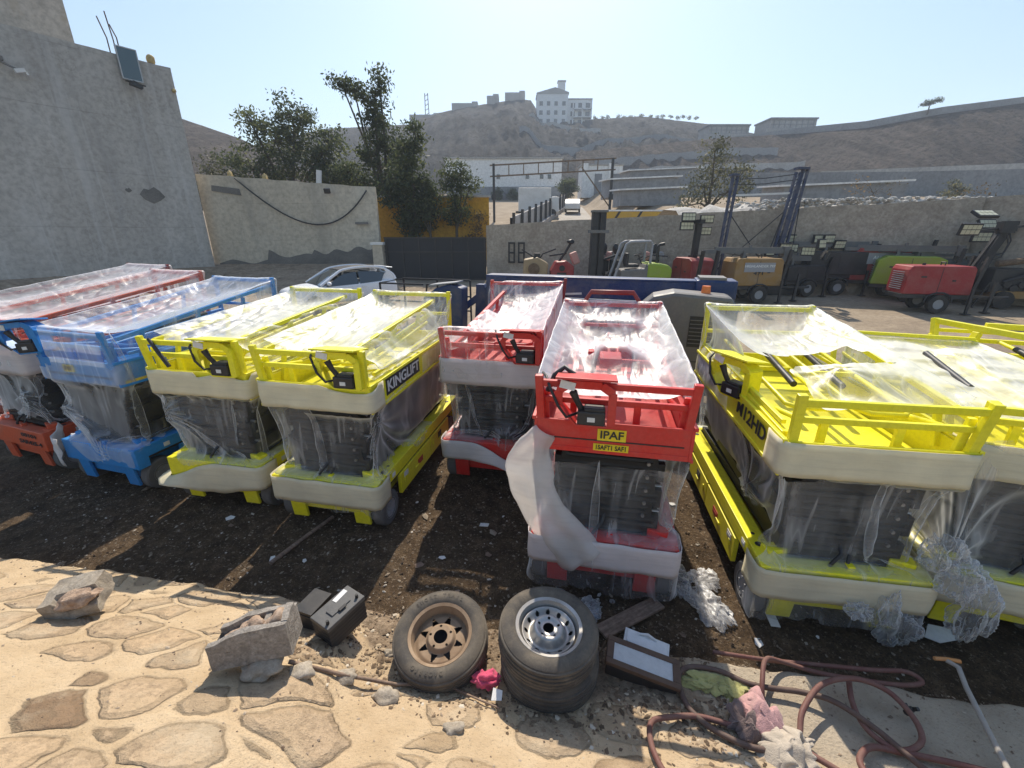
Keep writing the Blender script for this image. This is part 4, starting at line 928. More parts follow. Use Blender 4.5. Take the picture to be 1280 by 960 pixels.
# ---------------------------------------------------------------- polythene: a bag dropped over each lift
def film_sim(boxes, x0, x1, y0, y1, zt, zb, knots=(), seed=0, s=.05, steps=46, iters=7, cling=.6, slack=1.0, rail=None, tops=.872, g=1.4):
    rnd = np.random.RandomState(seed)
    nx = int(round((x1 - x0) / s)); ny = int(round((y1 - y0) / s)); nz = int(round((zt - zb) / s))
    idx = {}; P = []; Q = []
    def vid(k, p):
        if k not in idx: idx[k] = len(P); P.append(p)
        return idx[k]
    gx = np.linspace(x0, x1, nx + 1); gy = np.linspace(y0, y1, ny + 1); gz = np.linspace(zt, zb, nz + 1)
    T = [[vid(('t', i, j), (gx[i], gy[j], zt)) for j in range(ny + 1)] for i in range(nx + 1)]
    for i in range(nx):
        for j in range(ny): Q.append((T[i][j], T[i + 1][j], T[i + 1][j + 1], T[i][j + 1]))
    ring = [(i, 0) for i in range(nx)] + [(nx, j) for j in range(ny)] + [(i, ny) for i in range(nx, 0, -1)] + [(0, j) for j in range(ny, 0, -1)]
    m = len(ring); rows = [[T[i][j] for i, j in ring]]
    for k in range(1, nz + 1):
        f = 1 + .00 * k
        rows.append([vid(('s', k, q), (gx[i], gy[j], gz[k])) for q, (i, j) in enumerate(ring)])
    for k in range(nz):
        for q in range(m):
            r = (q + 1) % m; Q.append((rows[k][q], rows[k + 1][q], rows[k + 1][r], rows[k][r]))
    P = np.array(P, float); Q = np.array(Q); N = len(P)
    E = np.concatenate([Q[:, [0, 1]], Q[:, [1, 2]], Q[:, [2, 3]], Q[:, [3, 0]], Q[:, [0, 2]], Q[:, [1, 3]]])
    E = np.unique(np.sort(E, 1), axis=0)
    B = []
    for k in range(nz - 1):
        for q in range(m): B.append((rows[k][q], rows[k + 2][q]))
    for k in range(0, nz + 1):
        for q in range(m): B.append((rows[k][q], rows[k][(q + 2) % m]))
    for i in range(nx - 1):
        for j in range(ny + 1): B.append((T[i][j], T[i + 2][j]))
    for i in range(nx + 1):
        for j in range(ny - 1): B.append((T[i][j], T[i][j + 2]))
    B = np.array(B); rest = np.linalg.norm(P[E[:, 0]] - P[E[:, 1]], axis=1) * slack; restB = np.linalg.norm(P[B[:, 0]] - P[B[:, 1]], axis=1) * slack
    I = np.concatenate([E[:, 0], B[:, 0]]); J = np.concatenate([E[:, 1], B[:, 1]]); RS = np.concatenate([rest, restB])
    comp = np.concatenate([np.full(len(E), .45), np.full(len(B), .10)])
    istop = np.zeros(N, bool); istop[[v for r in T for v in r]] = True
    RS = np.where(istop[I] & istop[J], RS * tops, RS)
    rv = np.array(rows[0]); rt_ = P[rv].copy(); rt_[:, 0] *= .60 / x1; rt_[:, 1] = np.where(rt_[:, 1] < .3, np.maximum(rt_[:, 1], -.03), np.minimum(rt_[:, 1], 2.425)); rt_[:, 2] = [rail(p[0], p[1]) for p in rt_]
    P2 = P.copy(); hmap = np.interp(P[:, 1], [0, 2.4], [rail(0, 0.0), rail(0, 2.4)])
    cnt = np.bincount(I, minlength=N) + np.bincount(J, minlength=N)
    X = P.copy(); X[istop, 2] = hmap[istop] + .03; X[~istop, 2] -= (zt - hmap[~istop]) * np.clip((P[~istop, 2] - zb) / (zt - zb), 0, 1); X += rnd.normal(0, .009, P.shape); V = np.zeros_like(X)
    isside = np.zeros(N, bool); isside[[v for r in rows[1:] for v in r]] = True
    cx, cy = (x0 + x1) / 2, (y0 + y1) / 2
    pins = []
    for (c, rad, tgt, tight) in knots:
        d = np.linalg.norm((P - np.array(c)) * np.array([1, 1, .7]), axis=1); sel = np.where(d < rad)[0]
        pins.append((sel, np.array(tgt) + (P[sel] - np.array(c)) * tight))
    dt = .035
    fr = np.stack([np.sin(P[:, 0] * 21 + P[:, 1] * 9 + seed) + np.sin(P[:, 1] * 17 - P[:, 0] * 6 + seed * 2), np.sin(P[:, 1] * 19 + seed) + np.sin(P[:, 0] * 23 + P[:, 1] * 5), np.zeros(N)], 1)
    for st in range(steps):
        F = np.zeros_like(X); F[:, 2] = -g
        u = X[:, :2] - np.array([cx, cy]); side_in = np.zeros_like(X)
        ax = np.clip(u[:, 0] / (x1 - x0) * 2, -1, 1); ay = np.clip(u[:, 1] / (y1 - y0) * 2, -1, 1)
        side_in[:, 0] = -np.sign(ax) * (np.abs(ax) > .78); side_in[:, 1] = -np.sign(ay) * (np.abs(ay) > .86)
        F += side_in * (isside[:, None] * cling * 9)
        F += fr * (2.2 if st < 22 else .3)
        V = (V + F * dt) * .965; X0 = X.copy(); X = X + V * dt
        for it in range(iters):
            D = X[J] - X[I]; L = np.sqrt((D * D).sum(1)) + 1e-9; e = (L - RS) / L
            k = np.where(e > 0, 1.0, comp); C = D * (e * k * .5)[:, None]
            dx = np.stack([np.bincount(I, C[:, a], N) - np.bincount(J, C[:, a], N) for a in range(3)], 1)
            X = X + dx / cnt[:, None] * 2.6
            X[rv] += (rt_ - X[rv]) * .5
            for sel, tg in pins: X[sel] += (tg - X[sel]) * .35
            for (a, c_) in boxes:
                a0 = np.array(a); c0 = np.array(c_)
                ins = np.where(((X > a0) & (X < c0)).all(1))[0]
                if len(ins):
                    p = X[ins]; dl = p - a0; dh = c0 - p
                    cand = np.stack([dl[:, 0], dh[:, 0], dl[:, 1], dh[:, 1], dh[:, 2]], 1); w_ = cand.argmin(1)
                    for q_, (axn, val) in enumerate(((0, a0[0]), (0, c0[0]), (1, a0[1]), (1, c0[1]), (2, c0[2]))):
                        mm = ins[w_ == q_]; X[mm, axn] = val
            X[:, 2] = np.maximum(X[:, 2], .012)
        V = (X - X0) / dt * .9
        sp = np.linalg.norm(V, axis=1); lim = sp > 3; V[lim] *= (3 / sp[lim])[:, None]
    return X, Q, P

def lift_boxes(side, side_left, rear, frontz, front=True, ctrl=None, inset=(0, 0)):
    g = .014
    bx = [((-.6, -.09, -.1), (.6, 2.44, .62)), ((-.6, -.012, 1.33), (.6, 2.395, 1.63)), ((-.45, .06, .5), (.45, 2.3, 1.4))]
    for s in (-1, 1):
        z0, z1 = side if (s > 0 or side_left) else (1.66, 1.72)
        for i in range(8):
            ya, yb = .06 + 2.3 * i / 8, .06 + 2.3 * (i + 1) / 8; z = z0 + (z1 - z0) * (i + .5) / 8 - .02
            sx_ = .545 - inset[s > 0]; bx.append(((s * sx_ - .045, ya, 1.3), (s * sx_ + .045, yb, z)))
    bx.append(((-.58, 2.32, 1.3), (.58, 2.41, rear + .02)))
    bx.append(((-.59, -.03, 1.3), (.59, .07, frontz + .01 if front else 1.66)))
    for (xa, xb, ya, yb, z0, z1) in ((-.36, -.02, .5, 2.2, 1.68, 1.80), (.06, .40, .35, 1.9, 1.72, 1.84)):
        for i in range(5):
            y_a = ya + (yb - ya) * i / 5; bx.append(((xa - .03, y_a, 1.4), (xb + .03, y_a + (yb - ya) / 5, z0 + (z1 - z0) * (i + .5) / 5 + .02)))
    return bx

def wrap(label, lf, boxes, hem, cut=None, knots=(), seed=0, zf=1.95, zr=2.12, ext=(-.66, .66, -.13, 2.5), zt=2.26, zb=.2, foams=(), mat=None, extra=(), low=None, **kw):
    """film over a lift plus its packing foam: one thing of packaging"""
    t_, loc, h = lf
    t = empty('plastic_wrap', loc, label, 'plastic wrap', heading(h), 'clear polythene wraps over the scissor lifts')
    X, Q, P = film_sim(boxes, *ext, zt, zb, knots, seed, rail=lambda x, y: (1.66 + (zr - 1.66) * sstep(2.15, 2.38, y) + (zf - 1.66) * sstep(.22, .05, y) if (low == 'r' and x > .5) or (low == 'l' and x < -.5) else zf + (zr - zf) * min(1, max(0, y / 2.4))) + .012 + .012 * mnoise.noise(Vector((x * 5, y * 5, seed))), **kw)
    keep = []
    c0 = X[Q].mean(1); p0 = P[Q].mean(1)
    for i in range(len(Q)):
        x, y, z = c0[i]; hz = z
        if cut and cut(x, y, z, p0[i]): continue
        px, py, pz = p0[i]
        d = {'f': abs(py - ext[2]), 'b': abs(py - ext[3]), 'l': abs(px - ext[0]), 'r': abs(px - ext[1])}
        sd = min(d, key=d.get); ang = math.atan2(py - 1.2, px)
        if hz < hem[sd] + .09 * mnoise.noise(Vector((px * 2.2, py * 2.2, seed))) + .05 * mnoise.noise(Vector((px * 7, py * 7, seed))): continue
        keep.append(i)
    X = X + np.array([[mnoise.noise(Vector((p[0] * 11, p[1] * 5, p[2] * 5 + seed))), mnoise.noise(Vector((p[0] * 6, p[1] * 9, 3 + p[2] * 5))), mnoise.noise(Vector((p[0] * 12, p[1] * 6, 7)))] for p in P]) * .009
    b = MB(); b.v = [tuple(p) for p in X]; b.f = [tuple(int(k) for k in Q[i]) for i in keep]
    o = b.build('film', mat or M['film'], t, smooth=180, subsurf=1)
    bm = bmesh.new(); bm.from_mesh(o.data); bmesh.ops.delete(bm, geom=[v for v in bm.verts if not v.link_faces], context='VERTS'); bm.to_mesh(o.data); bm.free(); o.data.shade_smooth()
    for f in foams: f(t)
    return t

def foam(mat, path, z0, z1, seed=0, wav=.007, name='foam_sheet', thick=.007, n=6, drop=None):
    """a foam strip bent round an outline [(x, y)]; z0, z1 may be functions of the run s in 0..1"""
    def make(t):
        pts = [Vector((p[0], p[1])) for p in path]; seg = [0]
        for a, c in zip(pts, pts[1:]): seg.append(seg[-1] + (c - a).length)
        Lt = seg[-1]; k = max(8, int(Lt / .04)); A = []
        for i in range(k + 1):
            s = i / k; d = s * Lt; j = max(0, min(len(pts) - 2, int(np.searchsorted(seg, d, side='right')) - 1))
            u = (d - seg[j]) / max(1e-6, seg[j + 1] - seg[j]); p = pts[j].lerp(pts[j + 1], u)
            tg = (pts[min(j + 1, len(pts) - 1)] - pts[j]).normalized(); nn = Vector((tg.y, -tg.x))
            za = z0(s) if callable(z0) else z0; zc = z1(s) if callable(z1) else z1
            za += .012 * mnoise.noise(Vector((d * 5, seed, 0))); zc += .010 * mnoise.noise(Vector((d * 6, seed, 5)))
            row = []
            for q in range(n + 1):
                v = q / n; z = zc + (za - zc) * v
                off = .014 + wav * (mnoise.noise(Vector((d * 3.2, z * 7, seed))) + .5 * mnoise.noise(Vector((d * 9, z * 12, seed)))) + .3 * wav
                if drop: off += drop(s, v)
                row.append((p.x + nn.x * off, p.y + nn.y * off, z))
            A.append(row)
        b = MB(); b.grid(A); o = b.build(name, mat, t, smooth=180)
        md = o.modifiers.new('thickness', 'SOLIDIFY'); md.thickness = thick; md.offset = 1
    return make
def U_path(y_in=.22, x=.59, y=-.01, r=.04):
    return [(-x, y_in), (-x, y + r), (-x + r * .3, y + r * .3), (-x + r, y), (x - r, y), (x - r * .3, y + r * .3), (x, y + r), (x, y_in)]
UP_B = U_path(); LOW = U_path(.14, .592, -.085)

Y_, Rd = M['yellow'], M['red']
cut_front = lambda x, y, z, p: (z > 1.60 and y < .17) or (p[2] > 1.63 and p[1] < .08)

# B: yellow, name on its side
lf = lift('yellow scissor lift with a white lettered black name plate, parked beside the rear red lift', -1.88, 3.78, .195, Y_, None, ('front', .33), inset=(0, .2), decals=(('KINGLIFT', 'right', .72, 1.49, .78, .125, 'black', 'white'),))
wrap('clear wrap over the yellow lift whose black name plate shows', lf, lift_boxes((1.93, 2.08), True, 2.14, 1.95, False, inset=(0, .2)), {'f': .27, 'r': .62, 'b': .3, 'l': .4}, lambda x, y, z, p: cut_front(x, y, z, p) or (x > .55 and y < 1.22 and 1.39 < z < 1.62),
     [((.64, .25, 1.3), .26, (.56, .15, 1.2), .25)], 1, low='r', tops=.95,
     foams=(foam(M['foam_yellow_cast'], UP_B, lambda s: 1.345, lambda s: 1.60 - (.06 * max(0, math.sin((s - .55) * 7)) if .55 < s < .95 else 0), 1), foam(M['foam_yellow_cast'], LOW, lambda s: .335, lambda s: .60, 2)))
# A
lf = lift('yellow scissor lift with a loose hanging foam skirt, next to the blue lift', -3.22, 4.13, .19, Y_, None, ('front', .33), inset=(0, .2))
b = MB(); b.tube([(-.42, -.03, 1.93), (-.33, -.05, 1.82), (-.22, -.06, 1.66)], [.016, .02, .02], 8); b.build('grab_handle', M['black'], lf[0], smooth=50)
wrap('clear wrap over the yellow lift next to the blue one, its foam skirt hanging loose', lf, lift_boxes((1.93, 2.08), True, 2.14, 1.95, False, inset=(0, .2)), {'f': .5, 'r': .55, 'b': .3, 'l': .6}, cut_front,
     [((-.6, -.1, 1.1), .3, (-.42, -.06, 1.12), .2)], 2, low='r', tops=.95, zr=2.1,
     foams=(foam(M['foam_yellow_cast'], UP_B, 1.345, lambda s: 1.60 - (.05 * math.sin(s * 9) ** 2 if .5 < s < .9 else 0), 3), foam(M['foam_yellow_cast'], LOW, lambda s: .34 - .10 * sstep(.1, .45, s) * (1 - sstep(.5, .9, s)), lambda s: .60 - .22 * sstep(.55, .1, s), 4, drop=lambda s, v: .16 * v * (1 - sstep(0, .5, s)))))
# blue
lf = lift('blue scissor lift with a yellow plate on its panel and its control box jutting out', -4.80, 4.50, .27, M['blue'], None, ('front_out', -.62), detail=True, decals=(('IPAF', 'front', -.12, 1.50, .13, .06, 'decalyellow', 'black'),), side=(1.9, 2.2), rear=2.25)
b = MB(); b.span((-.5, -.007, 1.425), (.52, -.003, 1.437)); b.build('panel_line', M['black'], lf[0])
b = MB(); b.span((.5925, .06, 1.345), (.596, .5, 1.39)); b.build('warning_strip', M['decalyellow'], lf[0])
wrap('crumpled clear wrap over the blue lift', lf, lift_boxes((1.9, 2.2), True, 2.25, 1.95), {'f': .42, 'r': .62, 'b': .3, 'l': .45}, lambda x, y, z, p: x < -.35 and y < .12 and z > 1.52,
     [((.1, -.13, .62), .3, (.1, -.1, .56), .4), ((-.5, -.1, 1.0), .25, (-.46, 0, .95), .2)], 3, zf=1.95, zr=2.24, zt=2.34,
     foams=(foam(M['foam_white'], [(-.8, .1), (-.62, -.09), (-.55, -.1)], lambda s: .38 - .12 * s, lambda s: .62 + .1 * (1 - s), 5, wav=.05),))
# orange
lf = lift('orange red scissor lift with black stencilled digits on its base', -6.28, 4.98, .33, M['orange'], None, None, decals=(('00101', 'base', .30, .53, .30, .055, None, 'black'), ('SAR425-4', 'base', .28, .43, .46, .06, None, 'black')), side=(1.98, 2.3), rear=2.32, frontz=2.0)
wrap('clear wrap over the orange red lift beside the blue one', lf, lift_boxes((1.98, 2.3), True, 2.32, 2.0), {'f': .75, 'r': .6, 'b': .3, 'l': .4}, None, [((.3, -.13, 1.0), .3, (.3, 0, .95), .3)], 4, zf=2.0, zr=2.33, zt=2.4,
     foams=(foam(M['foam_red_cast'], UP_B, 1.33, 1.68, 6),))
# dark red behind the orange one
lf = lift('dark red scissor lift mostly outside the picture, behind the orange red one', -7.6, 6.0, .36, M['darkred'], None, None, side=(2.0, 2.3), rear=2.36, detail=False)
wrap('milky clear wrap over the dark red lift at the far left edge', lf, lift_boxes((2.0, 2.3), True, 2.36, 1.95), {'f': .5, 'r': .6, 'b': .3, 'l': .4}, None, (), 5, zf=2.0, zr=2.36, zt=2.44, s=.06)
# rear red
lf = lift('red scissor lift standing farther back, its whole front under film', -.25, 4.60, .2, Rd, None, ('front', .36), inset=(.22, 0), side=(1.93, 2.1), rear=2.2)
b = MB(); b.bar((.56, 2.30, 1.5), (.62, 2.42, 2.26), .05); b.bar((.62, 2.42, 2.2), (.3, 2.44, 2.18), .045); b.build('rear_post', M['darkred'], lf[0], bevel=.006)
wrap('clear wrap over the red lift standing farther back', lf, lift_boxes((1.93, 2.1), True, 2.2, 1.95, inset=(.22, 0)), {'f': .52, 'r': .6, 'b': .3, 'l': .5}, lambda x, y, z, p: (.12 < x < .62 and y < .10 and z > 1.55),
     [((.2, -.1, .7), .3, (.2, -.09, .62), .3)], 6, zf=1.95, zr=2.2, low='l', tops=.96, zt=2.3,
     foams=(foam(M['foam_red_cast'], UP_B, 1.30, 1.60, 7), foam(M['foam_white'], LOW, lambda s: .36 - .16 * sstep(.4, 1, s), lambda s: .60 - .25 * sstep(.35, .75, s), 8, drop=lambda s, v: .1 * v * sstep(.3, .8, s))))
# front red
lf = lift('bright red scissor lift with yellow signs, just behind the stacked wheels', .746, 2.885, .2, Rd, None, ('front', -.21), side=(1.66, 1.74), side_left=False, rear=2.13, arch=True,
          decals=(('IPAF', 'front', .0, 1.505, .17, .07, 'decalyellow', 'black'), ('1SAFT1 SAF1', 'front', .0, 1.40, .22, .042, 'decalyellow', 'black')))
b = MB(); b.span((-.5, -.007, 1.450), (.52, -.003, 1.459)); b.build('panel_line', M['black'], lf[0])
b = MB(); b.tube([(-.3, .1, 1.93), (-.38, .12, 1.98), (-.45, .1, 1.92), (-.5, .06, 1.8)], .02, 8); b.build('coiled_cable', M['black'], lf[0], smooth=60)
bxF = lift_boxes((1.66, 1.74), False, 2.13, 1.95, False) + [((-.1, .9, 1.4), (.16, 1.2, 1.95)), ((-.3, 1.9, 1.4), (.3, 2.1, 2.0))]
b = MB(); b.box((-.02, 1.0, 1.80), (.2, .26, .1)); b.box((-.2, 1.02, 1.86), (.06, .1, .05)); b.build('folded_gate', Rd, lf[0], bevel=.01)
wrap('crumpled clear wrap trailing to the ground around the front red lift', lf, bxF, {'f': .10, 'r': .12, 'b': .3, 'l': .10}, lambda x, y, z, p: (z > 1.64 and y < .15) or (p[2] > 1.68 and p[1] < .06),
     [((-.62, .9, 1.0), .25, (-.56, .9, .9), .3)], 7, zf=1.9, zr=2.14, tops=.935, ext=(-.68, .68, -.14, 2.5), zb=.02, cling=.25,
     foams=(foam(M['foam_red_cast'], LOW, lambda s: .345, lambda s: .60, 9),))
def diag_foam(t):
    ctr = spline3([(-.50, -.03, 1.50), (-.60, -.05, 1.30), (-.60, -.08, 1.08), (-.50, -.10, .84), (-.34, -.115, .62), (-.14, -.125, .40)], 30)
    A = []
    for i, c in enumerate(ctr):
        s = i / (len(ctr) - 1); wd = (.08 + .11 * sstep(0, .35, s)) * (1 + .08 * math.sin(s * 9)); d = (ctr[min(i + 1, len(ctr) - 1)] - ctr[max(i - 1, 0)]).normalized(); n = Vector((-d.z, 0, d.x)).normalized()
        if n.x < 0: n = -n
        row = []
        for j in range(17):
            v = j / 16 * 2 - 1
            off = -.014 * (1 - v * v) - .010 * math.sin(v * 6 + s * 5) * (.4 + s) - .012 * mnoise.noise(Vector((s * 9, v * 3, 1))) + .03 * abs(v) ** 3
            row.append((c.x + n.x * wd * v + (.02 * mnoise.noise(Vector((s * 12, v, 4)))), c.y + off, c.z + n.z * wd * v))
        A.append(row)
    b = MB(); b.grid(A); o = b.build('foam_sheet', M['foam_soft'], t, smooth=180); md = o.modifiers.new('thickness', 'SOLIDIFY'); md.thickness = .004
def spline3(pts, n):
    P = np.array(pts); u = np.linspace(0, len(P) - 1, n); out = []
    for x in u:
        i = min(int(x), len(P) - 2); f = x - i; a, b_, c, d = P[max(i - 1, 0)], P[i], P[i + 1], P[min(i + 2, len(P) - 1)]
        out.append(Vector(.5 * ((2 * b_) + (c - a) * f + (2 * a - 5 * b_ + 4 * c - d) * f * f + (3 * b_ - a - 3 * c + d) * f ** 3)))
    return out
t_wrapF = [o for o in COL.objects if o.get('label') == 'crumpled clear wrap trailing to the ground around the front red lift'][0]
diag_foam(t_wrapF)
# C
lf = lift('yellow scissor lift with black model lettering, right beside the front red lift', 2.454, 2.535, .153, Y_, None, ('left', 1.02), side=(1.86, 2.1), side_left=False, rear=2.147,
          decals=(('M12HD', 'left', .60, 1.49, .62, .13, None, 'black'), ('KINGLIFT', 'left', 1.95, 1.49, .66, .125, 'black', 'white')))
bxC = lift_boxes((1.86, 2.1), False, 2.147, 1.95, False) + [((-.02, .5, 1.4), (.05, .6, 1.92))]
wrap('torn clear wrap over the yellow lift with the black model lettering', lf, bxC, {'f': .12, 'r': .3, 'b': .3, 'l': .85}, lambda x, y, z, p: (z > 1.60 and y < .16) or (p[2] > 1.64 and p[1] < .08) or (x < -.3 and y < 1.15 and z > 1.28) or (-.3 < x < .42 and .75 < y < 1.35 and z > 1.5),
     [((-.66, .62, .95), .34, (-.56, .5, .9), .16), ((.1, .7, 2.2), .25, (.0, .62, 1.95), .3)], 8, zf=1.9, zr=2.16, tops=.93, zb=.1,
     foams=(foam(M['foam_yellow_cast'], UP_B, 1.345, 1.60, 10), foam(M['foam_yellow_cast'], LOW, .34, .585, 11)))
# D
lf = lift('yellow scissor lift with a low flat wrapped top at the right edge', 3.68, 2.42, .33, Y_, None, None, side=(1.78, 1.80), rear=1.82, frontz=1.9)
wrap('flat taut clear wrap over the low yellow lift at the right edge', lf, lift_boxes((1.78, 1.80), True, 1.82, 1.9, False), {'f': .3, 'r': .3, 'b': .3, 'l': .5}, lambda x, y, z, p: z > 1.62 and y < .16,
     [((-.66, .05, .9), .38, (-.56, -.13, .72), .18)], 9, zf=1.79, zr=1.82, tops=.90, zt=1.98,
     foams=(foam(M['foam_yellow_cast'], UP_B, 1.345, 1.60, 12), foam(M['foam_yellow_cast'], LOW, .34, .6, 13)))
# E, unwrapped
lf = lift('unwrapped yellow scissor lift with bare folded rails at the far right edge', 4.72, 2.55, .33, Y_, None, None, side=(1.66, 1.72), rear=1.78, frontz=1.75, detail=False)
b = MB(); b.bar((-.52, 2.3, 1.6), (-.54, 2.42, 1.98), .06); b.bar((-.54, 2.42, 1.95), (.1, 1.4, 1.93), .06); b.bar((-.3, 2.2, 1.6), (-.2, 2.25, 1.86), .07); b.bar((-.3, 2.2, 1.66), (.4, 1.9, 1.66), .06); b.bar((-.1, 2.35, 1.93), (.5, 2.3, 1.93), .06); b.build('folded_gate', Y_, lf[0], bevel=.006)
# ---------------------------------------------------------------- wheels in the foreground
def tyre_mesh(r=.30, rim=.195, w_=.19, n=96):
    h = w_ / 2
    prof = [(rim, -h * .70), (rim + .012, -h * .86), (rim + .035, -h * .97), (r - .055, -h * 1.0), (r - .028, -h * .93), (r - .012, -h * .80)]
    tread = []
    for k in range(5):
        z0 = -h * .74 + k * h * .30; tread += [(r - .002 + .004 * (1 - abs(k - 2) / 2), z0), (r + .002 + .004 * (1 - abs(k - 2) / 2), z0 + h * .05), (r + .002 + .004 * (1 - abs(k - 2) / 2), z0 + h * .22), (r - .002, z0 + h * .26), (r - .010, z0 + h * .28)]
    top = [(a, -z) for a, z in reversed(prof)]
    return MB().lathe(prof + tread + top, n)
def disc(zf, r0, r1, hole, nr=26, na=140, thick=.004):
    """pressed wheel disc z = zf(r), with openings where hole(r, angle)"""
    b = MB(); rs_ = np.linspace(r0, r1, nr + 1)
    V = [[(r * math.cos(a), r * math.sin(a), zf(r)) for a in np.linspace(0, 2 * math.pi, na, endpoint=False)] for r in rs_]
    b.v = [p for row in V for p in row]
    for i in range(nr):
        for j in range(na):
            rm = (rs_[i] + rs_[i + 1]) / 2; am = (j + .5) / na * 2 * math.pi
            if hole(rm, am): continue
            k = (j + 1) % na; b.f.append((i * na + j, (i + 1) * na + j, (i + 1) * na + k, i * na + k))
    return b
def wheel(label, loc, tilt, spin, kind, text=None):
    t = empty('wheel', loc, label, 'wheel', 0, 'old wheels lying at the edge of the stone slope')
    t.rotation_euler = (tilt[0], tilt[1], spin)
    ty = tyre_mesh().build('tyre', M['dusty_tyre'], t, smooth=30)
    if kind == 'silver':
        rm = M['rimsilver']; d = lambda r: .055 + .012 * math.sin(min(1, max(0, (r - .05) / .05)) * math.pi) - .045 * sstep(.085, .115, r) + .035 * sstep(.12, .165, r) - .03 * sstep(.16, .175, r)
        def hole(r, a):
            for k in range(5):
                c = k * 2 * math.pi / 5; x, y = r * math.cos(a) - .062 * math.cos(c), r * math.sin(a) - .062 * math.sin(c)
                if x * x + y * y < .0085 ** 2: return True
            for k in range(12):
                c = (k + .5) * 2 * math.pi / 12; x, y = r * math.cos(a) - .137 * math.cos(c), r * math.sin(a) - .137 * math.sin(c)
                if x * x + y * y < .0125 ** 2: return True
            return False
        disc(d, .034, .176, hole, 40, 200).build('wheel_disc', rm, t, smooth=60)
    else:
        rm = M['rimtan']; d = lambda r: .012 + .028 * (1 - sstep(.075, .1, r)) - .01 * sstep(.14, .17, r)
        def hole(r, a):
            k = (a / (2 * math.pi) * 8) % 1; wdt = .30 * (r - .098) / .042
            if .1 < r < .145 and abs(k - .5) < .27 - .23 * (r - .1) / .045: return True
            for q in range(5):
                c = q * 2 * math.pi / 5 + .3; x, y = r * math.cos(a) - .068 * math.cos(c), r * math.sin(a) - .068 * math.sin(c)
                if x * x + y * y < .008 ** 2: return True
            return False
        disc(d, .044, .176, hole, 40, 200).build('wheel_disc', rm, t, smooth=60)
    b = MB(); b.lathe([(.172, .0), (.172, .03), (.180, .05), (.184, .074), (.203, .081), (.207, .076), (.192, .066), (.186, .045), (.18, -.03), (.184, -.07), (.205, -.08), (.176, -.06), (.17, -.02)], 80); b.build('rim', rm, t, smooth=40)
    b = MB(); b.cyl((0, 0, -.075), (0, 0, -.07), .18, n=40); b.build('dark_back', M['black'], t)
    if text:
        b = MB()
        for word, a0, da in text:
            for i, ch in enumerate(word):
                if ch == ' ': continue
                a = a0 - i * da; Mx = Matrix.Rotation(a - math.pi / 2, 4, 'Z') @ Matrix.Translation((0, .247, .0955)); b.text(ch, Mx, .032, .001)
        b.build('lettering', M['dusty_tyre'], ty)
    return t
M['rimsilver'] = paint('dusty_silver_rim', (.46, .45, .43), .38, .6, (.30, .25, .185), .55, 5)
M['rimtan'] = paint('rusty_tan_rim', (.33, .235, .15), .7, .6, (.22, .14, .085), .2, 7)
zs = .335
wheel('bare tyre lying at the bottom of the stack under the silver wheel', (.235, 1.955, zs + .085), (.02, -.02), 1.0, 'silver')
wheel('wheel with a dusty silver perforated rim on top of the stack of two', (.222, 1.965, zs + .272), (.05, .03), .2, 'silver')
wheel('single wheel with a rusty tan rim, propped up left of the stack', (-.46, 2.06, .445), (.20, -.05), .1, 'tan', [('SHORT TRAIL', R(128), R(7.3)), ('OFFROAD', R(232), R(-7))])

# ---------------------------------------------------------------- broken block, rocks, battery
M['concrete'] = rough_mat('coarse_concrete', [(.22, .195, .165), (.33, .295, .255), (.45, .41, .36)], 26, 1.0, .012, rough=.95, fine=80)
M['broken'] = rough_mat('broken_concrete', [(.33, .22, .15), (.46, .33, .235), (.56, .44, .34)], 14, 1, .02, rough=.95, fine=60)
M['rockm'] = rough_mat('pale_rock', [(.30, .25, .19), (.42, .36, .28), (.52, .46, .38)], 7, .8, .02, fine=50)
def jag(b, amp, seed, zmin=-9):
    for i, v in enumerate(b.v):
        if v[2] > zmin:
            p = Vector(v); b.v[i] = (v[0] + amp * mnoise.noise(p * 14 + Vector((seed, 0, 0))), v[1] + amp * mnoise.noise(p * 14 + Vector((0, seed, 7))), v[2] + amp * 1.3 * mnoise.noise(p * 11 + Vector((3, 5, seed))))
def dense_box(c, d, n=(14, 7, 8)):
    bm = bmesh.new(); bmesh.ops.create_cube(bm, size=1)
    bmesh.ops.subdivide_edges(bm, edges=bm.edges, cuts=7, use_grid_fill=True)
    b = MB(); bm.verts.index_update(); b.v = [(c[0] + v.co.x * d[0], c[1] + v.co.y * d[1], c[2] + v.co.z * d[2]) for v in bm.verts]; b.f = [tuple(v.index for v in f.verts) for f in bm.faces]; bm.free(); return b
t = empty('concrete_block', (-1.40, 1.74, .775), 'broken hollow concrete block propped on a flat pale stone', 'concrete block', R(11)); t.rotation_euler = (R(-6), R(-4), R(11))
b = dense_box((0, -.075, .09), (.40, .035, .20)); 
for c, d in (((0, .085, .08), (.40, .035, .17)), ((.183, .0, .095), (.035, .135, .20)), ((-.06, 0, .07), (.03, .135, .15)), ((.065, .0, .075), (.03, .135, .16)), ((-.183, .0, .06), (.035, .135, .12))):
    q = dense_box(c, d); b.add(q.v, q.f)
b.v = [(x, y, z - .05 * sstep(-.02, -.2, x) * (z > .1)) for x, y, z in b.v]
jag(b, .003, 3); jag(b, .008, 4, .16); b.build('block', M['concrete'], t, smooth=35)
b = MB()
for i, (x, w_, z) in enumerate(((-.12, .10, .075), (.0, .11, .125), (.125, .10, .14))): b.blob((x, .005, z), (w_ * .6, .07, .05), 60 + i, .3, 3)
b.build('broken_core', M['broken'], t, smooth=50)
tag(MB().blob((-1.36, 1.66, .735), (.11, .085, .04), 5, .25, 4).build('stone', M['rockm'], smooth=60), 'flat pale stone wedged under the broken hollow block', 'stone')
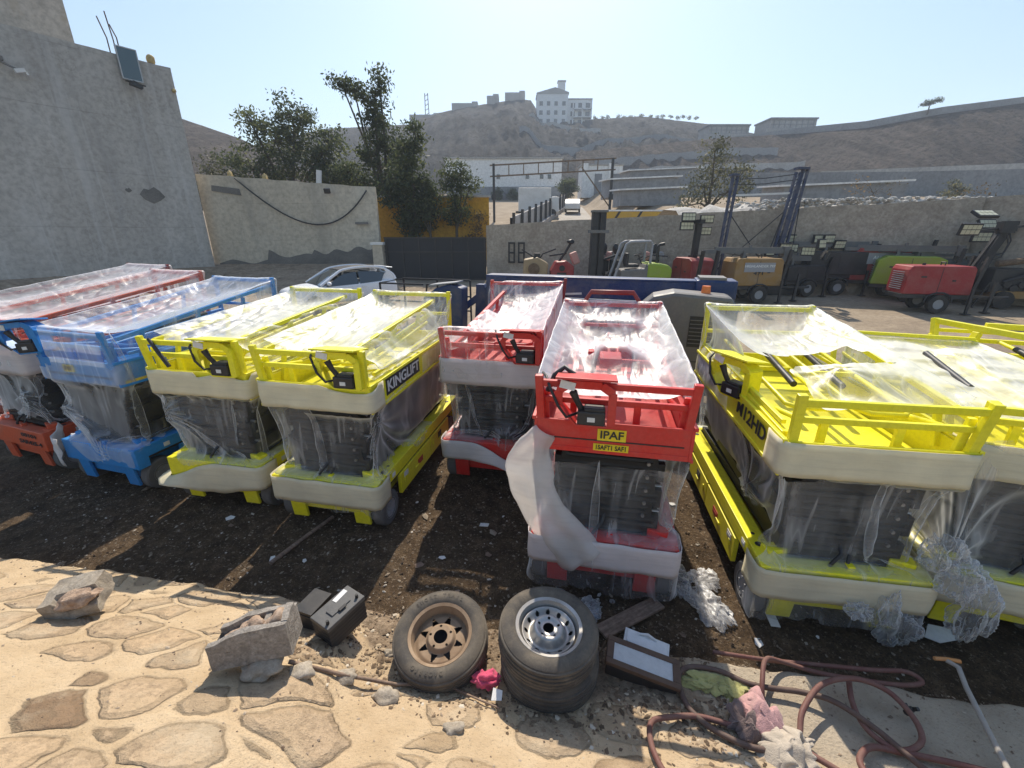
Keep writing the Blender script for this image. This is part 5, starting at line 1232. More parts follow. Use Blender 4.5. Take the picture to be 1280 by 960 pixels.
t = empty('rubble_chunk', (-2.86, 2.2, .62), 'jagged broken lump of masonry lying on the stone slope in the sun', 'rubble'); t.rotation_euler = (R(12), R(-10), R(12))
b = dense_box((0, .0, .06), (.30, .20, .14)); b.v = [(x * (1 - .35 * (z - .05)), y + .25 * (z - .05), z - .12 * (y < -.03) * sstep(.02, .2, z) * (x > -.05)) for x, y, z in b.v]; jag(b, .014, 9); b.build('masonry', M['rockm'], t, smooth=30)
b = MB(); b.blob((.06, -.06, .10), (.12, .07, .045), 12, .35, 3); b.build('broken_face', M['broken'], t, smooth=40)
t = empty('car_battery', (-1.13, 2.14, .46), 'old black car battery standing by the broken block', 'battery', R(-31)); t.rotation_euler = (R(3), R(2), R(-31))
M['battop'] = paint('dusty_plastic', (.085, .085, .085), .5, .55, (.2, .19, .17), 0, 5)
b = MB(); b.span((-.082, -.14, 0), (.082, .14, .165)); 
for z in (.03, .06, .09, .12): b.span((-.084, -.142, z), (.084, .142, z + .014))
b.build('case', M['black'], t, bevel=.003)
b = MB(); b.span((-.086, -.145, .165), (.086, .145, .195)); b.span((-.03, -.07, .195), (.035, .075, .203)); lid = b.build('lid', M['battop'], t, bevel=.005)
for y in (-.115, .11):
    b = MB(); b.cyl((.05, y, .19), (.05, y, .222), .011, .009, 10); b.build('terminal', M['black'], lid)
b = MB(); b.box((-.055, .06, .1965), (.035, .1, .003), rz=.1); b.build('sticker', M['paper'], lid)
b = MB(); b.span((.03, -.02, .203), (.05, .03, .21)); b.build('carry_handle', M['black'], lid)
t = empty('plastic_box', (-1.34, 2.22, .42), 'closed matt black plastic box tucked between the battery and the broken block', 'box', R(-20)); t.scale = (.82, .82, .9)
b = MB()
for c, d in (((0, 0, .01), (.17, .22, .02)), ((-.08, 0, .1), (.012, .22, .2)), ((.08, 0, .1), (.012, .22, .2)), ((0, .105, .1), (.17, .012, .2)), ((0, -.105, .08), (.17, .012, .16))): b.box(c, d)
b.build('tub', M['black'], t, bevel=.003)
b = MB(); b.box((0, 0, .19), (.175, .23, .022)); b.build('lid', M['black'], t)

# ---------------------------------------------------------------- scraps on the shelf
def onslope(x, y, up=0): return (x, y, surf_z(x, y) + up)
def stick(name, label, pts, r, mat, cat='stick'):
    b = MB(); n = len(pts)
    b.tube([onslope(p[0], p[1], p[2]) for p in pts], [r * (1.1 - .3 * i / n) for i in range(n)], 7)
    return tag(b.build(name, mat, smooth=60), label, cat)
stick('bamboo_stick', 'long thin bamboo stick lying from the broken block to the rusty rimmed wheel', [(-1.26, 1.745, .03), (-1.0, 1.775, .03), (-.7, 1.80, .025), (-.42, 1.815, .03)], .011, M['wood'])
stick('twig', 'thin grey twig lying below the pink bag', [(-.42, 1.83, .02), (-.25, 1.745, .02), (-.07, 1.655, .02)], .006, M['wood'])
stick('wooden_pole', 'wooden pole lying on the dark dirt in front of the yellow lifts', [(-2.26, 3.2, .02), (-2.1, 3.55, .02), (-1.94, 3.88, .02)], .022, M['wood'], 'pole')
t = empty('plank', (.95, 2.59, .02), 'weathered brown plank lying behind the stacked wheels', 'plank', R(29)); 
b = MB(); b.box((0, 0, .03), (.62, .13, .02), ry=.03); b.build('board', M['wood'], t, bevel=.003)
def crumple(name, label, cat, c, rad, mat, seed, amp=.5, rz=0, sub=4):
    b = MB(); b.blob(c, rad, seed, amp * .55, sub, 2.2, rz)
    for i, v in enumerate(b.v):
        p = Vector(v); k = mnoise.noise(p * 40 + Vector((seed, 1, 1))) * .1 * min(rad) * 3
        b.v[i] = (v[0] + k, v[1] + k * .6, v[2] + k)
    return tag(b.build(name, mat, smooth=180), label, cat)
def cloth(name, c, f=18):
    t = NT(name); n1 = t.noise(t.obj(), f, 6, .6); n2 = t.noise(t.obj(), 220, 2, .5)
    col = t.mix(t.ramp(n1, [(.35, 0), (.7, .6)]), c, [x * .5 for x in c]); return t.done(t.bsdf(col, .9, 0, t.bump(t.math('ADD', n1, t.math('MULTIPLY', n2, .3)), .9, .012), .1, Sheen_Weight=.3))
crumple('plastic_bag', 'crumpled pink plastic bag between the two piles of wheels', 'plastic bag', (-.155, 1.835, .40), (.082, .048, .04), cloth('pink_plastic', (.72, .10, .19)), 21)
# old floodlight frame
t = empty('floodlight_frame', (.80, 1.93, .335), 'old brown floodlight with a clouded glass face lying beside the stacked wheels', 'floodlight'); t.rotation_euler = (R(2), R(9), R(-17))
b = MB(); w_, h_ = .45, .19
for c, d in (((0, -h_ / 2 + .018, .09), (w_, .036, .03)), ((0, h_ / 2 - .018, .09), (w_, .036, .03)), ((-w_ / 2 + .022, 0, .09), (.044, h_ - .072, .03)), ((w_ / 2 - .022, 0, .09), (.044, h_ - .072, .03))): b.box(c, d)
b.build('frame', M['rustbrown'] if 'rustbrown' in M else paint('brown_frame', (.10, .06, .04), .6, .5, (.2, .15, .1)), t, bevel=.004)
b = MB(); b.box((0, 0, .09), (w_ - .088, h_ - .072, .012)); b.build('glass', paint('clouded_glass', (.55, .56, .55), .5, .3), t)
b = MB(); b.box((0, 0, .02), (w_ * .9, h_ * .85, .1), top=(1.08, 1.1)); b.build('housing', M['black'], t, bevel=.01)
b = MB(); b.tube([(-w_ / 2 - .01, .05, .09), (-w_ / 2 - .03, 0, .0), (-w_ / 2 - .01, -.08, -.04)], .006, 6); b.build('bracket', M['rust'], t)
t = empty('plastic_tray', (.88, 2.09, .29), 'white plastic lid behind the old floodlight', 'lid'); t.rotation_euler = (R(0), R(6), R(-22))
b = MB(); b.box((0, 0, .1), (.26, .10, .012)); b.box((0, .0, .092), (.29, .12, .008)); b.build('lid', M['white'], t, bevel=.02)
b = MB(); b.tube([(-.06, .03, .11), (.0, .04, .125), (.06, .03, .11)], .008, 6); b.build('grip', M['white'], t)
# air hoses
M['hose'] = paint('dusty_red_hose', (.155, .062, .05), .6, .6, (.25, .17, .13), 0, 9)
M['hose2'] = paint('dusty_brown_hose', (.10, .062, .05), .6, .55, (.22, .16, .12), 0, 9)
def spline(pts, k=6):
    P = [Vector(p) for p in pts]; out = []
    for i in range(len(P) - 1):
        a, b_, c, d = P[max(0, i - 1)], P[i], P[i + 1], P[min(len(P) - 1, i + 2)]
        for j in range(k):
            u = j / k; out.append(.5 * ((2 * b_) + (c - a) * u + (2 * a - 5 * b_ + 4 * c - d) * u * u + (3 * b_ - a - 3 * c + d) * u ** 3))
    return out + [P[-1]]
def hose(label, pts, up, r, mat):
    n = len(pts); ups = up if hasattr(up, '__len__') else [up] * n
    P = spline([(p[0], p[1], surf_z(p[0], min(p[1], EDGE(p[0]) - .01) if p[1] < EDGE(p[0]) + .5 else p[1]) * (1 if p[1] < EDGE(p[0]) else .85) + u) for p, u in zip(pts, ups)])
    return tag(MB().tube(P, r, 10).build('air_hose', mat, smooth=60), label, 'hose')
hose('dusty red hose curling out past the bottom of the picture near the old floodlight', [(0.78, 1.12), (0.72, 1.32), (0.72, 1.47), (0.77, 1.59), (0.89, 1.63), (1.04, 1.64), (1.19, 1.60), (1.38, 1.53), (1.5, 1.5)], [.03, .03, .04, .05, .035, .03, .03, .03, .03], 0.0150, M['hose'])
hose('dark brown hose bending down from the old floodlight to the rag', [(1.03, 1.90), (1.01, 1.79), (1.02, 1.68), (1.09, 1.58), (1.22, 1.48), (1.34, 1.45), (1.5, 1.44)], .03, 0.0158, M['hose2'])
hose('brown hose running diagonally over the others to the bottom edge', [(1.02, 1.86), (1.06, 1.92), (1.15, 1.94), (1.3, 1.91), (1.43, 1.83), (1.56, 1.8), (1.71, 1.77), (1.85, 1.7), (1.97, 1.56), (2.07, 1.38), (2.15, 1.1)], [.03, .04, .05, .05, .05, .05, .06, .08, .07, .05, .04], 0.0158, M['hose2'])
hose('red hose lying double along the edge of the concrete strip', [(1.46, 1.72), (1.49, 1.80), (1.58, 1.93), (1.72, 1.98), (1.95, 1.94), (2.2, 1.90), (2.42, 1.87), (2.55, 1.88), (2.50, 1.94), (2.3, 1.96), (2.0, 2.0), (1.7, 2.04), (1.35, 2.10)], [.03, .10, .13, .10, .05, .04, .04, .05, .06, .05, .04, .03, .03], 0.0141, M['hose'])
hose('red hose making the big round loop', [(1.75, 1.2), (1.60, 1.36), (1.52, 1.47), (1.55, 1.54), (1.62, 1.63), (1.81, 1.76), (2.03, 1.80), (2.18, 1.74), (2.23, 1.62), (2.20, 1.52), (2.1, 1.47), (2.0, 1.48), (1.94, 1.57), (1.96, 1.70), (2.04, 1.84)], [.03, .04, .05, .08, .12, .14, .14, .12, .08, .05, .04, .04, .05, .07, .09], 0.0150, M['hose'])
hose('short red hose end hooking round at the bottom right of the loop', [(1.74, 1.28), (1.76, 1.39), (1.83, 1.45), (1.92, 1.48), (2.05, 1.46), (2.24, 1.42), (2.43, 1.37), (2.7, 1.3)], [.03, .05, .06, .04, .03, .03, .03, .03], 0.0158, M['hose'])
t = empty('hose_coupling', onslope(2.24, 1.66, .05), 'small black hose coupling beside the big hose loop', 'coupling')
b = MB(); b.cyl((0, 0, 0), (.05, .02, .0), .016, n=10); b.build('sleeve', M['black'], t, smooth=40)
b = MB(); b.cyl((.02, .0, 0), (.02, .04, .02), .011, n=8); b.cyl((.05, .02, 0), (.06, .0, .03), .011, n=8); b.build('lug', M['black'], t, smooth=40)
# rag
t = empty('rag', onslope(1.42, 1.56, 0), 'dirty pink and cream rag slumped over the hoses', 'rag')
def drape(c, rad, seed, rz, mat, nm):
    b = MB(); A = []
    for i in range(46):
        row = []
        for j in range(38):
            u, v = i / 45 - .5, j / 37 - .5
            p = Vector((u * rad[0], v * rad[1], 0)); n1 = mnoise.noise(Vector((u * 3.2, v * 3.2, seed))); n2 = .6 - 2 * abs(mnoise.noise(Vector((u * 5 + n1, v * 5 - n1, seed + 3))))
            z = rad[2] * max(0, (1 - (2 * u) ** 2)) * max(0, 1 - (2 * v) ** 2) ** .7 + .05 * n1 + .022 * n2
            row.append((p.x + .05 * n2 + .03 * n1, p.y + .05 * n1, max(.004, z)))
        A.append(row)
    b.grid(A); b.v = [tuple(Matrix.Translation(c) @ Matrix.Rotation(rz, 4, 'Z') @ Vector(v)) for v in b.v]
    o = b.build(nm, mat, t, smooth=180, subsurf=1); md = o.modifiers.new('thickness', 'SOLIDIFY'); md.thickness = .006
drape((-.04, .05, .02), (.20, .26, .09), 31, R(20), cloth('pink_cloth', (.62, .36, .34)), 'pink_fold')
drape((.0, -.10, .03), (.24, .26, .09), 33, R(-30), cloth('cream_cloth', (.56, .48, .38)), 'cream_fold')
drape((-.14, .03, .02), (.14, .18, .07), 35, R(10), cloth('mauve_cloth', (.20, .145, .13)), 'dark_fold')
# rod with an orange handle
t = empty('iron_rod', (2.62, 1.72, .36), 'rusty pale iron rod with an orange cross handle leaning over the edge', 'rod')
b = MB(); b.tube([(.13, .24, .03), (.155, .19, .035), (.10, .08, .015), (-.22, -.42, .12)], .014, 8); b.build('bar', paint('dusty_iron', (.40, .37, .33), .7, .5), t, smooth=50)
b = MB(); b.tube([(.06, .25, .035), (.13, .245, .035), (.20, .225, .04)], .012, 8); b.build('handle', paint('orange_handle', (.62, .27, .08), .6, .4), t, smooth=50)
def flat_scrap(name, label, cat, c, poly, mat, tilt=(0, 0, 0), d=.004):
    t_ = empty(name, c, label, cat); t_.rotation_euler = tilt
    MB().prism(poly, None, d).build('sheet', mat, t_)
tag(MB().prism([(-.13, -.03), (-.05, -.075), (.12, -.05), (.13, .03), (-.02, .07)], Matrix.Translation((3.26, 2.44, .05)) @ Matrix.Rotation(R(10), 4, 'X'), .006).build('plastic_sheet', M['white']), 'flat white plastic offcut on the dirt by the low yellow lift', 'plastic scrap')
tag(MB().prism([(-.035, -.05), (.035, -.06), (.04, .04), (-.03, .06)], Matrix.Translation((2.06, 2.56, .05)) @ Matrix.Rotation(R(14), 4, 'X'), .005).build('paper_scrap', M['paper']), 'small white paper scrap on the dark dirt near the yellow lift wheel', 'paper scrap')
tag(MB().prism([(-.05, -.02), (.04, -.03), (.05, .015), (-.04, .025)], Matrix.Translation((-.29, 3.72, .05)), .008).build('paper_scrap', M['paper']), 'small white scrap on the dirt between the yellow and red lifts', 'paper scrap')
tag(MB().prism([(-.03, -.03), (.03, -.03), (.035, .02), (-.02, .035)], Matrix.Translation((-.09, 1.73, .415)) @ Matrix.Rotation(R(15), 4, 'X'), .004).build('paper_scrap', M['paper']), 'crumpled white label lying below the pink bag', 'paper scrap')
# film lying on the ground
def film_heap(label, parts, seed, mat=None, name='film_scrap', cat='plastic film'):
    b = MB()
    for k, (c, rad, rz) in enumerate(parts):
        q = MB().blob((0, 0, 0), (1, 1, 1), seed + k, .0, 5)
        Mx = Matrix.Translation(c) @ Matrix.Rotation(rz, 4, 'Z')
        for i, v in enumerate(q.v):
            p = Vector(v); n1 = mnoise.noise(p * 1.4 + Vector((seed, k, 0))); r1 = 1 - abs(mnoise.noise(Vector((p.x * 2.6 + k, p.y * 2.6 + seed, p.z * .7 + p.x)))) * 2; r2 = 1 - abs(mnoise.noise(Vector((p.x * 6 + seed + n1, p.y * 6 + k, p.z * 1.3 + p.x * 1.5)))) * 2
            f = .62 + .5 * n1 + .30 * r1 + .13 * r2
            w_ = Mx @ Vector((p.x * rad[0] * f, p.y * rad[1] * f, p.z * rad[2] * f)); q.v[i] = (w_.x, w_.y, max(.012 + .004 * n1, w_.z))
        b.add(q.v, q.f)
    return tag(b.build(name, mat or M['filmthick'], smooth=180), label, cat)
film_heap('bunched clear film dragged out on the dirt right of the front red lift', [((1.62, 2.72, .03), (.16, .24, .07), .3), ((1.72, 3.0, .03), (.14, .12, .06), 0), ((1.45, 2.95, .06), (.12, .2, .10), -.2)], 3)
film_heap('bunched clear film under the front edge of the front red lift', [((.42, 2.62, .03), (.26, .13, .06), .1), ((.62, 2.66, .03), (.15, .1, .05), .5)], 7)
film_heap('twisted clear film tail hanging below the bumper of the lettered yellow lift', [((2.72, 2.36, .36), (.10, .07, .16), .3), ((2.86, 2.38, .18), (.15, .08, .17), -.3), ((2.50, 2.36, .36), (.10, .06, .06), 0)], 11)
film_heap('thick knot of clear film bunched between the two yellow lifts at the right edge', [((3.12, 2.33, .68), (.16, .12, .15), .2), ((3.24, 2.28, .42), (.13, .10, .24), -.2), ((3.0, 2.42, .82), (.12, .1, .14), 0)], 15)
M['yellowfilm'] = cloth('yellow_plastic', (.46, .44, .17))
film_heap('torn yellowish plastic bag lying behind the rag', [((1.20, 1.86, .335), (.15, .08, .03), -.2), ((1.34, 1.80, .34), (.08, .09, .035), .5)], 19, M['yellowfilm'], 'torn_bag', 'plastic bag')
# gravel, chips and dry leaves
def litter(name, n, area, size, cols, seed, flat=.55):
    rnd = random.Random(seed); b = MB(); col = []
    for i in range(n):
        x, y = area(rnd); s = size(rnd)
        z = surf_z(x, y) + E_(x, y) * (y > EDGE(x)) + s * .25
        k = len(b.v); a = rnd.uniform(0, 6.28); el = rnd.uniform(.6, 1.8)
        vs_ = []
        for (px, py, pz) in ((1, 0, 0), (.2, .8, .1), (-.9, .3, 0), (-.4, -.8, .05), (.5, -.6, 0), (0, .1, .9), (.1, 0, -.6)):
            px *= el * rnd.uniform(.7, 1.2); py *= rnd.uniform(.7, 1.2); pz *= flat * rnd.uniform(.6, 1.3)
            vs_.append((x + s * (px * math.cos(a) - py * math.sin(a)), y + s * (px * math.sin(a) + py * math.cos(a)), z + s * pz))
        b.v += vs_
        for q in range(5): b.f.append((k + q, k + (q + 1) % 5, k + 5)); b.f.append((k + (q + 1) % 5, k + q, k + 6))
        c = rnd.random() ** 1.6
        col += [c] * 7
    t_ = NT(name); tn = t_.attr('tone').outputs['Fac']; m = t_.done(t_.bsdf(t_.ramp(tn, cols), .9, 0, None, .2))
    o = b.build(name, m); at_ = o.data.attributes.new('tone', 'FLOAT', 'POINT'); at_.data.foreach_set('value', np.array(col, np.float32)); return tag(o, kind='stuff')
def a_yard(r):
    while True:
        x = r.uniform(-6, 5); y = r.uniform(EDGE(x) + .0, 5.2 if r.random() < .7 else 8.5)
        if abs(x) / y < 1.35: return x, y
def a_shelf(r):
    x = r.uniform(-1.35, 1.3); return x, EDGE(x) - r.uniform(-.03, .62) if r.random() < .8 else EDGE(x) - r.uniform(.3, .75)
def a_slope(r):
    x = r.uniform(-4.5, 3.2); return x, EDGE(x) - r.random() ** 2 * 1.3
litter('gravel', 11000, a_yard, lambda r: .006 + .012 * r.random() ** 2 + (.03 * r.random() if r.random() < .012 else 0), [(0, (.06, .042, .028)), (.5, (.15, .11, .075)), (.85, (.30, .245, .18)), (1, (.55, .5, .43))], 1)
litter('dry_leaf_litter', 2600, a_shelf, lambda r: .005 + .014 * r.random() ** 2, [(0, (.10, .07, .045)), (.5, (.27, .19, .12)), (.85, (.46, .36, .24)), (1, (.62, .55, .44))], 2, .35)
litter('loose_chips', 1500, a_slope, lambda r: .003 + .008 * r.random() ** 2, [(0, (.16, .115, .08)), (.6, (.36, .28, .2)), (1, (.5, .42, .32))], 3)
for i, (x, y, r_, lab) in enumerate(((-.98, 1.78, .05, 'pale flat stone by the bamboo stick, nearest the battery'), (-.72, 1.70, .055, 'flat grey stone below the rusty rimmed wheel'), (-.80, 2.05, .028, 'small round pebble on the sunlit dirt beside the battery'), (-1.17, 1.70, .05, 'rough pale stone at the end of the bamboo stick'), (-.30, 1.50, .04, 'small dark stone set loose on the mortar'))):
    tag(MB().blob(onslope(x, y, r_ * .3), (r_ * 1.4, r_, r_ * .55), 80 + i, .25, 3).build('stone', M['rockm'], smooth=50), lab, 'stone')

rr = random.Random(77)
for i in range(26):
    while True:
        x, y = rr.uniform(-3.6, 3.4), rr.uniform(2.3, 4.2)
        if y > EDGE(x) + .12 and abs(x) / y < 1.1: break
    s_ = rr.uniform(.012, .035)
    poly = [(s_ * 1.4 * math.cos(a + rr.uniform(-.3, .3)), s_ * math.sin(a)) for a in np.linspace(0, 5.4, 5)]
    Mx = Matrix.Translation((x, y, yard(x, y) + E_(x, y) + .012)) @ Matrix.Rotation(rr.uniform(0, 6), 4, 'Z') @ Matrix.Rotation(rr.uniform(-.35, .35), 4, 'X')
    tag(MB().prism(poly, Mx, .003).build('litter_scrap', [M['paper'], M['white'], M['wood']][i % 3]), 'tiny scrap of litter on the dark dirt in front of the lifts', 'litter', 'scraps of litter on the dirt')
# ---------------------------------------------------------------- parked SUV
t = empty('parked_suv', (-6.15, 15.6, yard(-6.1, 15.6)), 'silver white SUV with a black roof parked between the wrapped lifts and the wall', 'car', R(222)); t.scale = (.87, .87, .87)
M['carpaint'] = paint('silver_white_car_paint', (.80, .82, .85), .25, .15); M['carglass'] = glass('car_glass', (.035, .05, .06), .06)
def loft(stations, mat, name, parent, smooth=35, sub=1):
    """stations: (x, [(half width y, z), ...]) bottom to top, mirrored"""
    A = []
    for x, half in stations:
        A.append([(x, -y, z) for y, z in half] + [(x, y, z) for y, z in reversed(half)])
    b = MB(); b.grid(A); n = len(A[0]); m = len(A)
    b.f.append(tuple(reversed(range(n)))); b.f.append(tuple((m - 1) * n + k for k in range(n)))
    for i in range(m - 1): b.f.append((i * n, (i + 1) * n, (i + 1) * n + n - 1, i * n + n - 1))
    return b.build(name, mat, parent, smooth=smooth, subsurf=sub)
def st(x, w_, zs_, wt, zt): return (x, [(w_ * .9, .28), (w_, .45), (w_, zs_ * .8), (w_ * .97, zs_), (wt, zt)])
body = loft([st(2.2, .70, .70, .60, .74), st(2.12, .84, .80, .74, .88), st(1.6, .91, .92, .82, .99), st(1.0, .92, .97, .84, 1.04), st(.0, .93, 1.0, .86, 1.05), st(-1.0, .93, 1.04, .86, 1.08), st(-1.7, .92, 1.06, .84, 1.12), st(-2.1, .86, 1.0, .78, 1.1), st(-2.2, .78, .9, .7, .98)], M['carpaint'], 'body', t)
# pillars and roof
def quadrail(b, pts, r): b.tube(spline(pts, 5), r, 6)
b = MB()
for s in (-1, 1):
    quadrail(b, [(1.05, s * .84, 1.02), (.45, s * .74, 1.38), (.05, s * .67, 1.56), (-.8, s * .66, 1.63), (-1.55, s * .67, 1.56), (-2.0, s * .72, 1.30), (-2.1, s * .78, 1.08)], .05)
    b.prism([(-1.35, 1.05), (-2.1, 1.05), (-1.95, 1.36), (-1.62, 1.55), (-1.72, 1.38)], frame((0, s * .72 + .02, 0), (1, 0, 0), (0, -s * .0 + .0, 1)), .06)
b.build('roof_frame', M['carpaint'], t, smooth=50)
A = [[(x, y, z + .03 * (1 - (y / .68) ** 2)) for y in np.linspace(-.68, .68, 8)] for x, z in ((.15, 1.53), (-.1, 1.585), (-.5, 1.625), (-1.0, 1.635), (-1.5, 1.60), (-1.72, 1.55))]
b = MB(); b.grid(A); b.build('roof', M['black'], t, smooth=180)
b = MB(); b.grid([[(x, y * k, z + .02 * (1 - (y / .8) ** 2)) for y in np.linspace(-.8, .8, 8)] for x, z, k in ((1.08, 1.03, 1.0), (.6, 1.30, .92), (.13, 1.53, .83))]); b.build('windscreen', M['carglass'], t, smooth=180)
for s in (-1, 1):
    for nm, q in (('front_window', [(.86, 1.06), (.42, 1.34), (.08, 1.50), (-.42, 1.56), (-.42, 1.07)]), ('rear_window', [(-.50, 1.07), (-.50, 1.56), (-1.15, 1.54), (-1.62, 1.44), (-1.42, 1.12)])):
        b = MB(); b.prism(q, frame((0, s * .74, 0), (1, 0, 0), (0, -s * .32, 1)) @ Matrix.Translation((0, -.02, -.01 if s < 0 else -.02)), .02)
        b.v = [(x, s * (.86 - .36 * (z - 1.05)), z) if True else 0 for x, y, z in b.v]; b.v = [(v[0], v[1] + (.012 * s if i >= len(b.v) // 2 else 0), v[2]) for i, v in enumerate(b.v)]
        b.build(nm, M['carglass'], t)
    b = MB(); b.blob((.78, s * 1.02, 1.1), (.09, .13, .075), 2, .05, 2); b.bar((.78, s * .88, 1.06), (.78, s * .98, 1.08), .05); b.build('mirror', M['carpaint'], t, smooth=180)
    for x in (1.35, -1.35):
        b = MB(); b.lathe([(.2, -.1), (.33, -.1), (.345, -.07), (.345, .07), (.33, .1), (.2, .1)], 24, Matrix.Translation((x, s * .83, .345)) @ Matrix.Rotation(R(90), 4, 'X')); wv = b.build('wheel', M['rubber'], t, smooth=40)
        b = MB(); b.cyl((x, s * .80, .345), (x, s * .92, .345), .2, n=20); b.build('rim', M['steel'], wv)
    b = MB(); b.box((-.62, s * .945, .9), (.16, .03, .03)); b.box((-1.45, s * .94, .95), (.16, .03, .03)); b.build('door_handle', M['carpaint'], t)
    b = MB(); b.blob((2.0, s * .66, .76), (.14, .16, .07), 3, .02, 2); b.build('headlight', M['carglass'], t, smooth=180)
b = MB(); b.box((-1.95, 0, 1.56), (.3, 1.2, .04), ry=-.1); b.build('spoiler', M['carpaint'], t, bevel=.015)
b = MB(); b.box((-1.93, 0, 1.32), (.02, 1.2, .36), ry=R(-32)); b.build('tailgate_window', M['carglass'], t)

# ---------------------------------------------------------------- boom lift behind the red lifts
t = empty('boom_lift', (1.62, 7.75, .0), 'blue boom lift with a grey engine hood and an orange beacon', 'boom lift', R(-17))
b = MB(); b.span((-1.3, -.55, .45), (1.7, .75, .75)); b.span((-.9, -.4, .3), (1.2, .5, .5)); b.build('chassis', M['boomblue'], t, bevel=.02)
b = MB(); b.span((-.2, -.78, .42), (2.3, -.2, .98)); b.span((-.2, .1, .75), (2.1, .7, 1.3)); b.build('turntable', M['boomblue'], t, bevel=.02)
prof = [(.25, .72), (2.08, .72), (2.08, 1.8), (1.97, 2.02), (1.15, 2.07), (.85, 2.0), (.45, 1.64), (.25, 1.5)]
b = MB(); b.prism(prof, frame((0, -.34, 0), (1, 0, 0), (0, 0, 1)), .52); hd = b.build('engine_hood', M['hood'], t, bevel=.06)
b = MB(); b.span((1.42, -.868, 1.24), (1.80, -.862, 1.72)); b.build('vent', M['black'], hd)
b = MB(); 
for k in range(7): b.box((1.61, -.872, 1.30 + k * .06), (.36, .012, .012))
b.build('vent_grille', M['hood'], hd)
b = MB(); b.span((1.9, -.866, .75), (1.915, -.860, 1.95)); b.span((.5, -.866, 1.0), (1.8, -.861, 1.012)); b.box((.98, -.868, 1.12), (.14, .014, .05)); b.build('panel_seam', M['black'], hd)
b = MB(); b.cyl((1.62, -.6, 2.03), (1.62, -.6, 2.15), .07, .06, 14); b.build('beacon', paint('beacon_orange', (.85, .22, .05), .3, .1), t, smooth=40)
for (z0, z1, x0, x1, y0) in ((1.82, 2.17, -2.15, 2.0, -.16), (1.34, 1.76, -1.65, 1.9, -.14)):
    b = MB(); b.span((x0, y0, z0), (x1, y0 + .3, z1)); b.span((x0, y0 - .012, z1 - .03), (x1, y0 + .31, z1 + .01)); b.build('boom', M['boomblue'], t, bevel=.012)
b = MB(); b.bar((-1.55, -.165, 1.82), (-.35, -.165, 1.90), .012, .035); b.bar((-1.6, -.15, 1.775), (1.2, -.15, 1.765), .012, .02); b.build('white_stripe', M['white'], t)
b = MB(); b.span((1.5, -.25, 1.9), (2.12, .25, 2.2)); b.span((1.8, -.2, 1.2), (2.12, .2, 1.95)); b.build('boom_knuckle', M['boomblue'], t, bevel=.03)
b = MB(); b.span((1.55, -.22, 2.2), (1.95, .2, 2.24)); b.build('knuckle_cover', M['hood'], t)
b = MB(); b.cyl((-1.7, -.05, 1.66), (-.6, -.05, 1.72), .05, n=12); b.tube([(-1.9, -.2, 1.9), (-1.5, -.25, 1.74), (-1.1, -.2, 1.82), (-.6, -.19, 1.85)], .014, 6); b.build('hydraulic_cylinder', M['black'], t, smooth=50)
b = MB(); b.prism([(-2.15, 1.5), (-1.6, 1.5), (-1.75, 2.17), (-2.15, 2.17)], frame((0, .16, 0), (1, 0, 0), (0, 0, 1)), .34); b.build('boom_head', M['boomblue'], t, bevel=.02)
b = MB(); b.prism([(-2.45, 1.2), (-2.0, 1.45), (-2.25, 1.98), (-2.4, 1.98)], frame((0, .1, 0), (1, 0, 0), (0, 0, 1)), .16); b.bar((-2.15, 0, 1.9), (-2.9, .0, 1.35), .1, .12); b.build('jib', M['boomblue'], t, bevel=.01)
b = MB(); b.tube([(-3.42, -.34, 1.22), (-3.3, -.34, 1.98), (-2.75, -.34, 2.0), (-2.75, -.34, 1.2)], .018, 6)
for z in (1.35, 1.65, 1.98): b.tube([(-2.75, .5, z), (-4.3, .5, z), (-4.3, -.4, z), (-3.35, -.4, z)], .018, 6)
for x, y in ((-4.3, .5), (-4.3, -.4), (-2.75, .5), (-3.5, .5)): b.bar((x, y, .95), (x, y, 1.98), .03)
b.span((-4.3, -.4, .93), (-2.75, .5, .96)); b.build('basket', M['black'], t)
b = MB(); b.prism([(-3.32, .9), (-2.55, .9), (-2.5, 1.95), (-2.75, 2.02), (-3.05, 1.93), (-3.32, 1.75)], frame((0, -.2, 0), (1, 0, 0), (0, 0, 1)), .3); b.build('basket_console', M['boomblue'], t, bevel=.03)
b = MB(); b.box((-2.88, -.36, 2.02), (.55, .34, .02), ry=-.12); b.build('console_cover', M['hub'], t)
for x in (-1.0, 1.35):
    for y in (-.85, .95):
        b = MB(); b.lathe([(.2, -.14), (.4, -.14), (.43, -.1), (.43, .1), (.4, .14), (.2, .14)], 28, Matrix.Translation((x, y, .43)) @ Matrix.Rotation(R(90), 4, 'X')); wv = b.build('wheel', M['rubber'], t, smooth=40)
        b = MB(); b.cyl((x, y - .1, .43), (x, y + .1, .43), .2, n=18); b.build('rim', M['white'], wv)
b = MB(); b.box((1.35, -.87, .42), (.5, .02, .05)); b.build('paper_tag', M['white'], t)

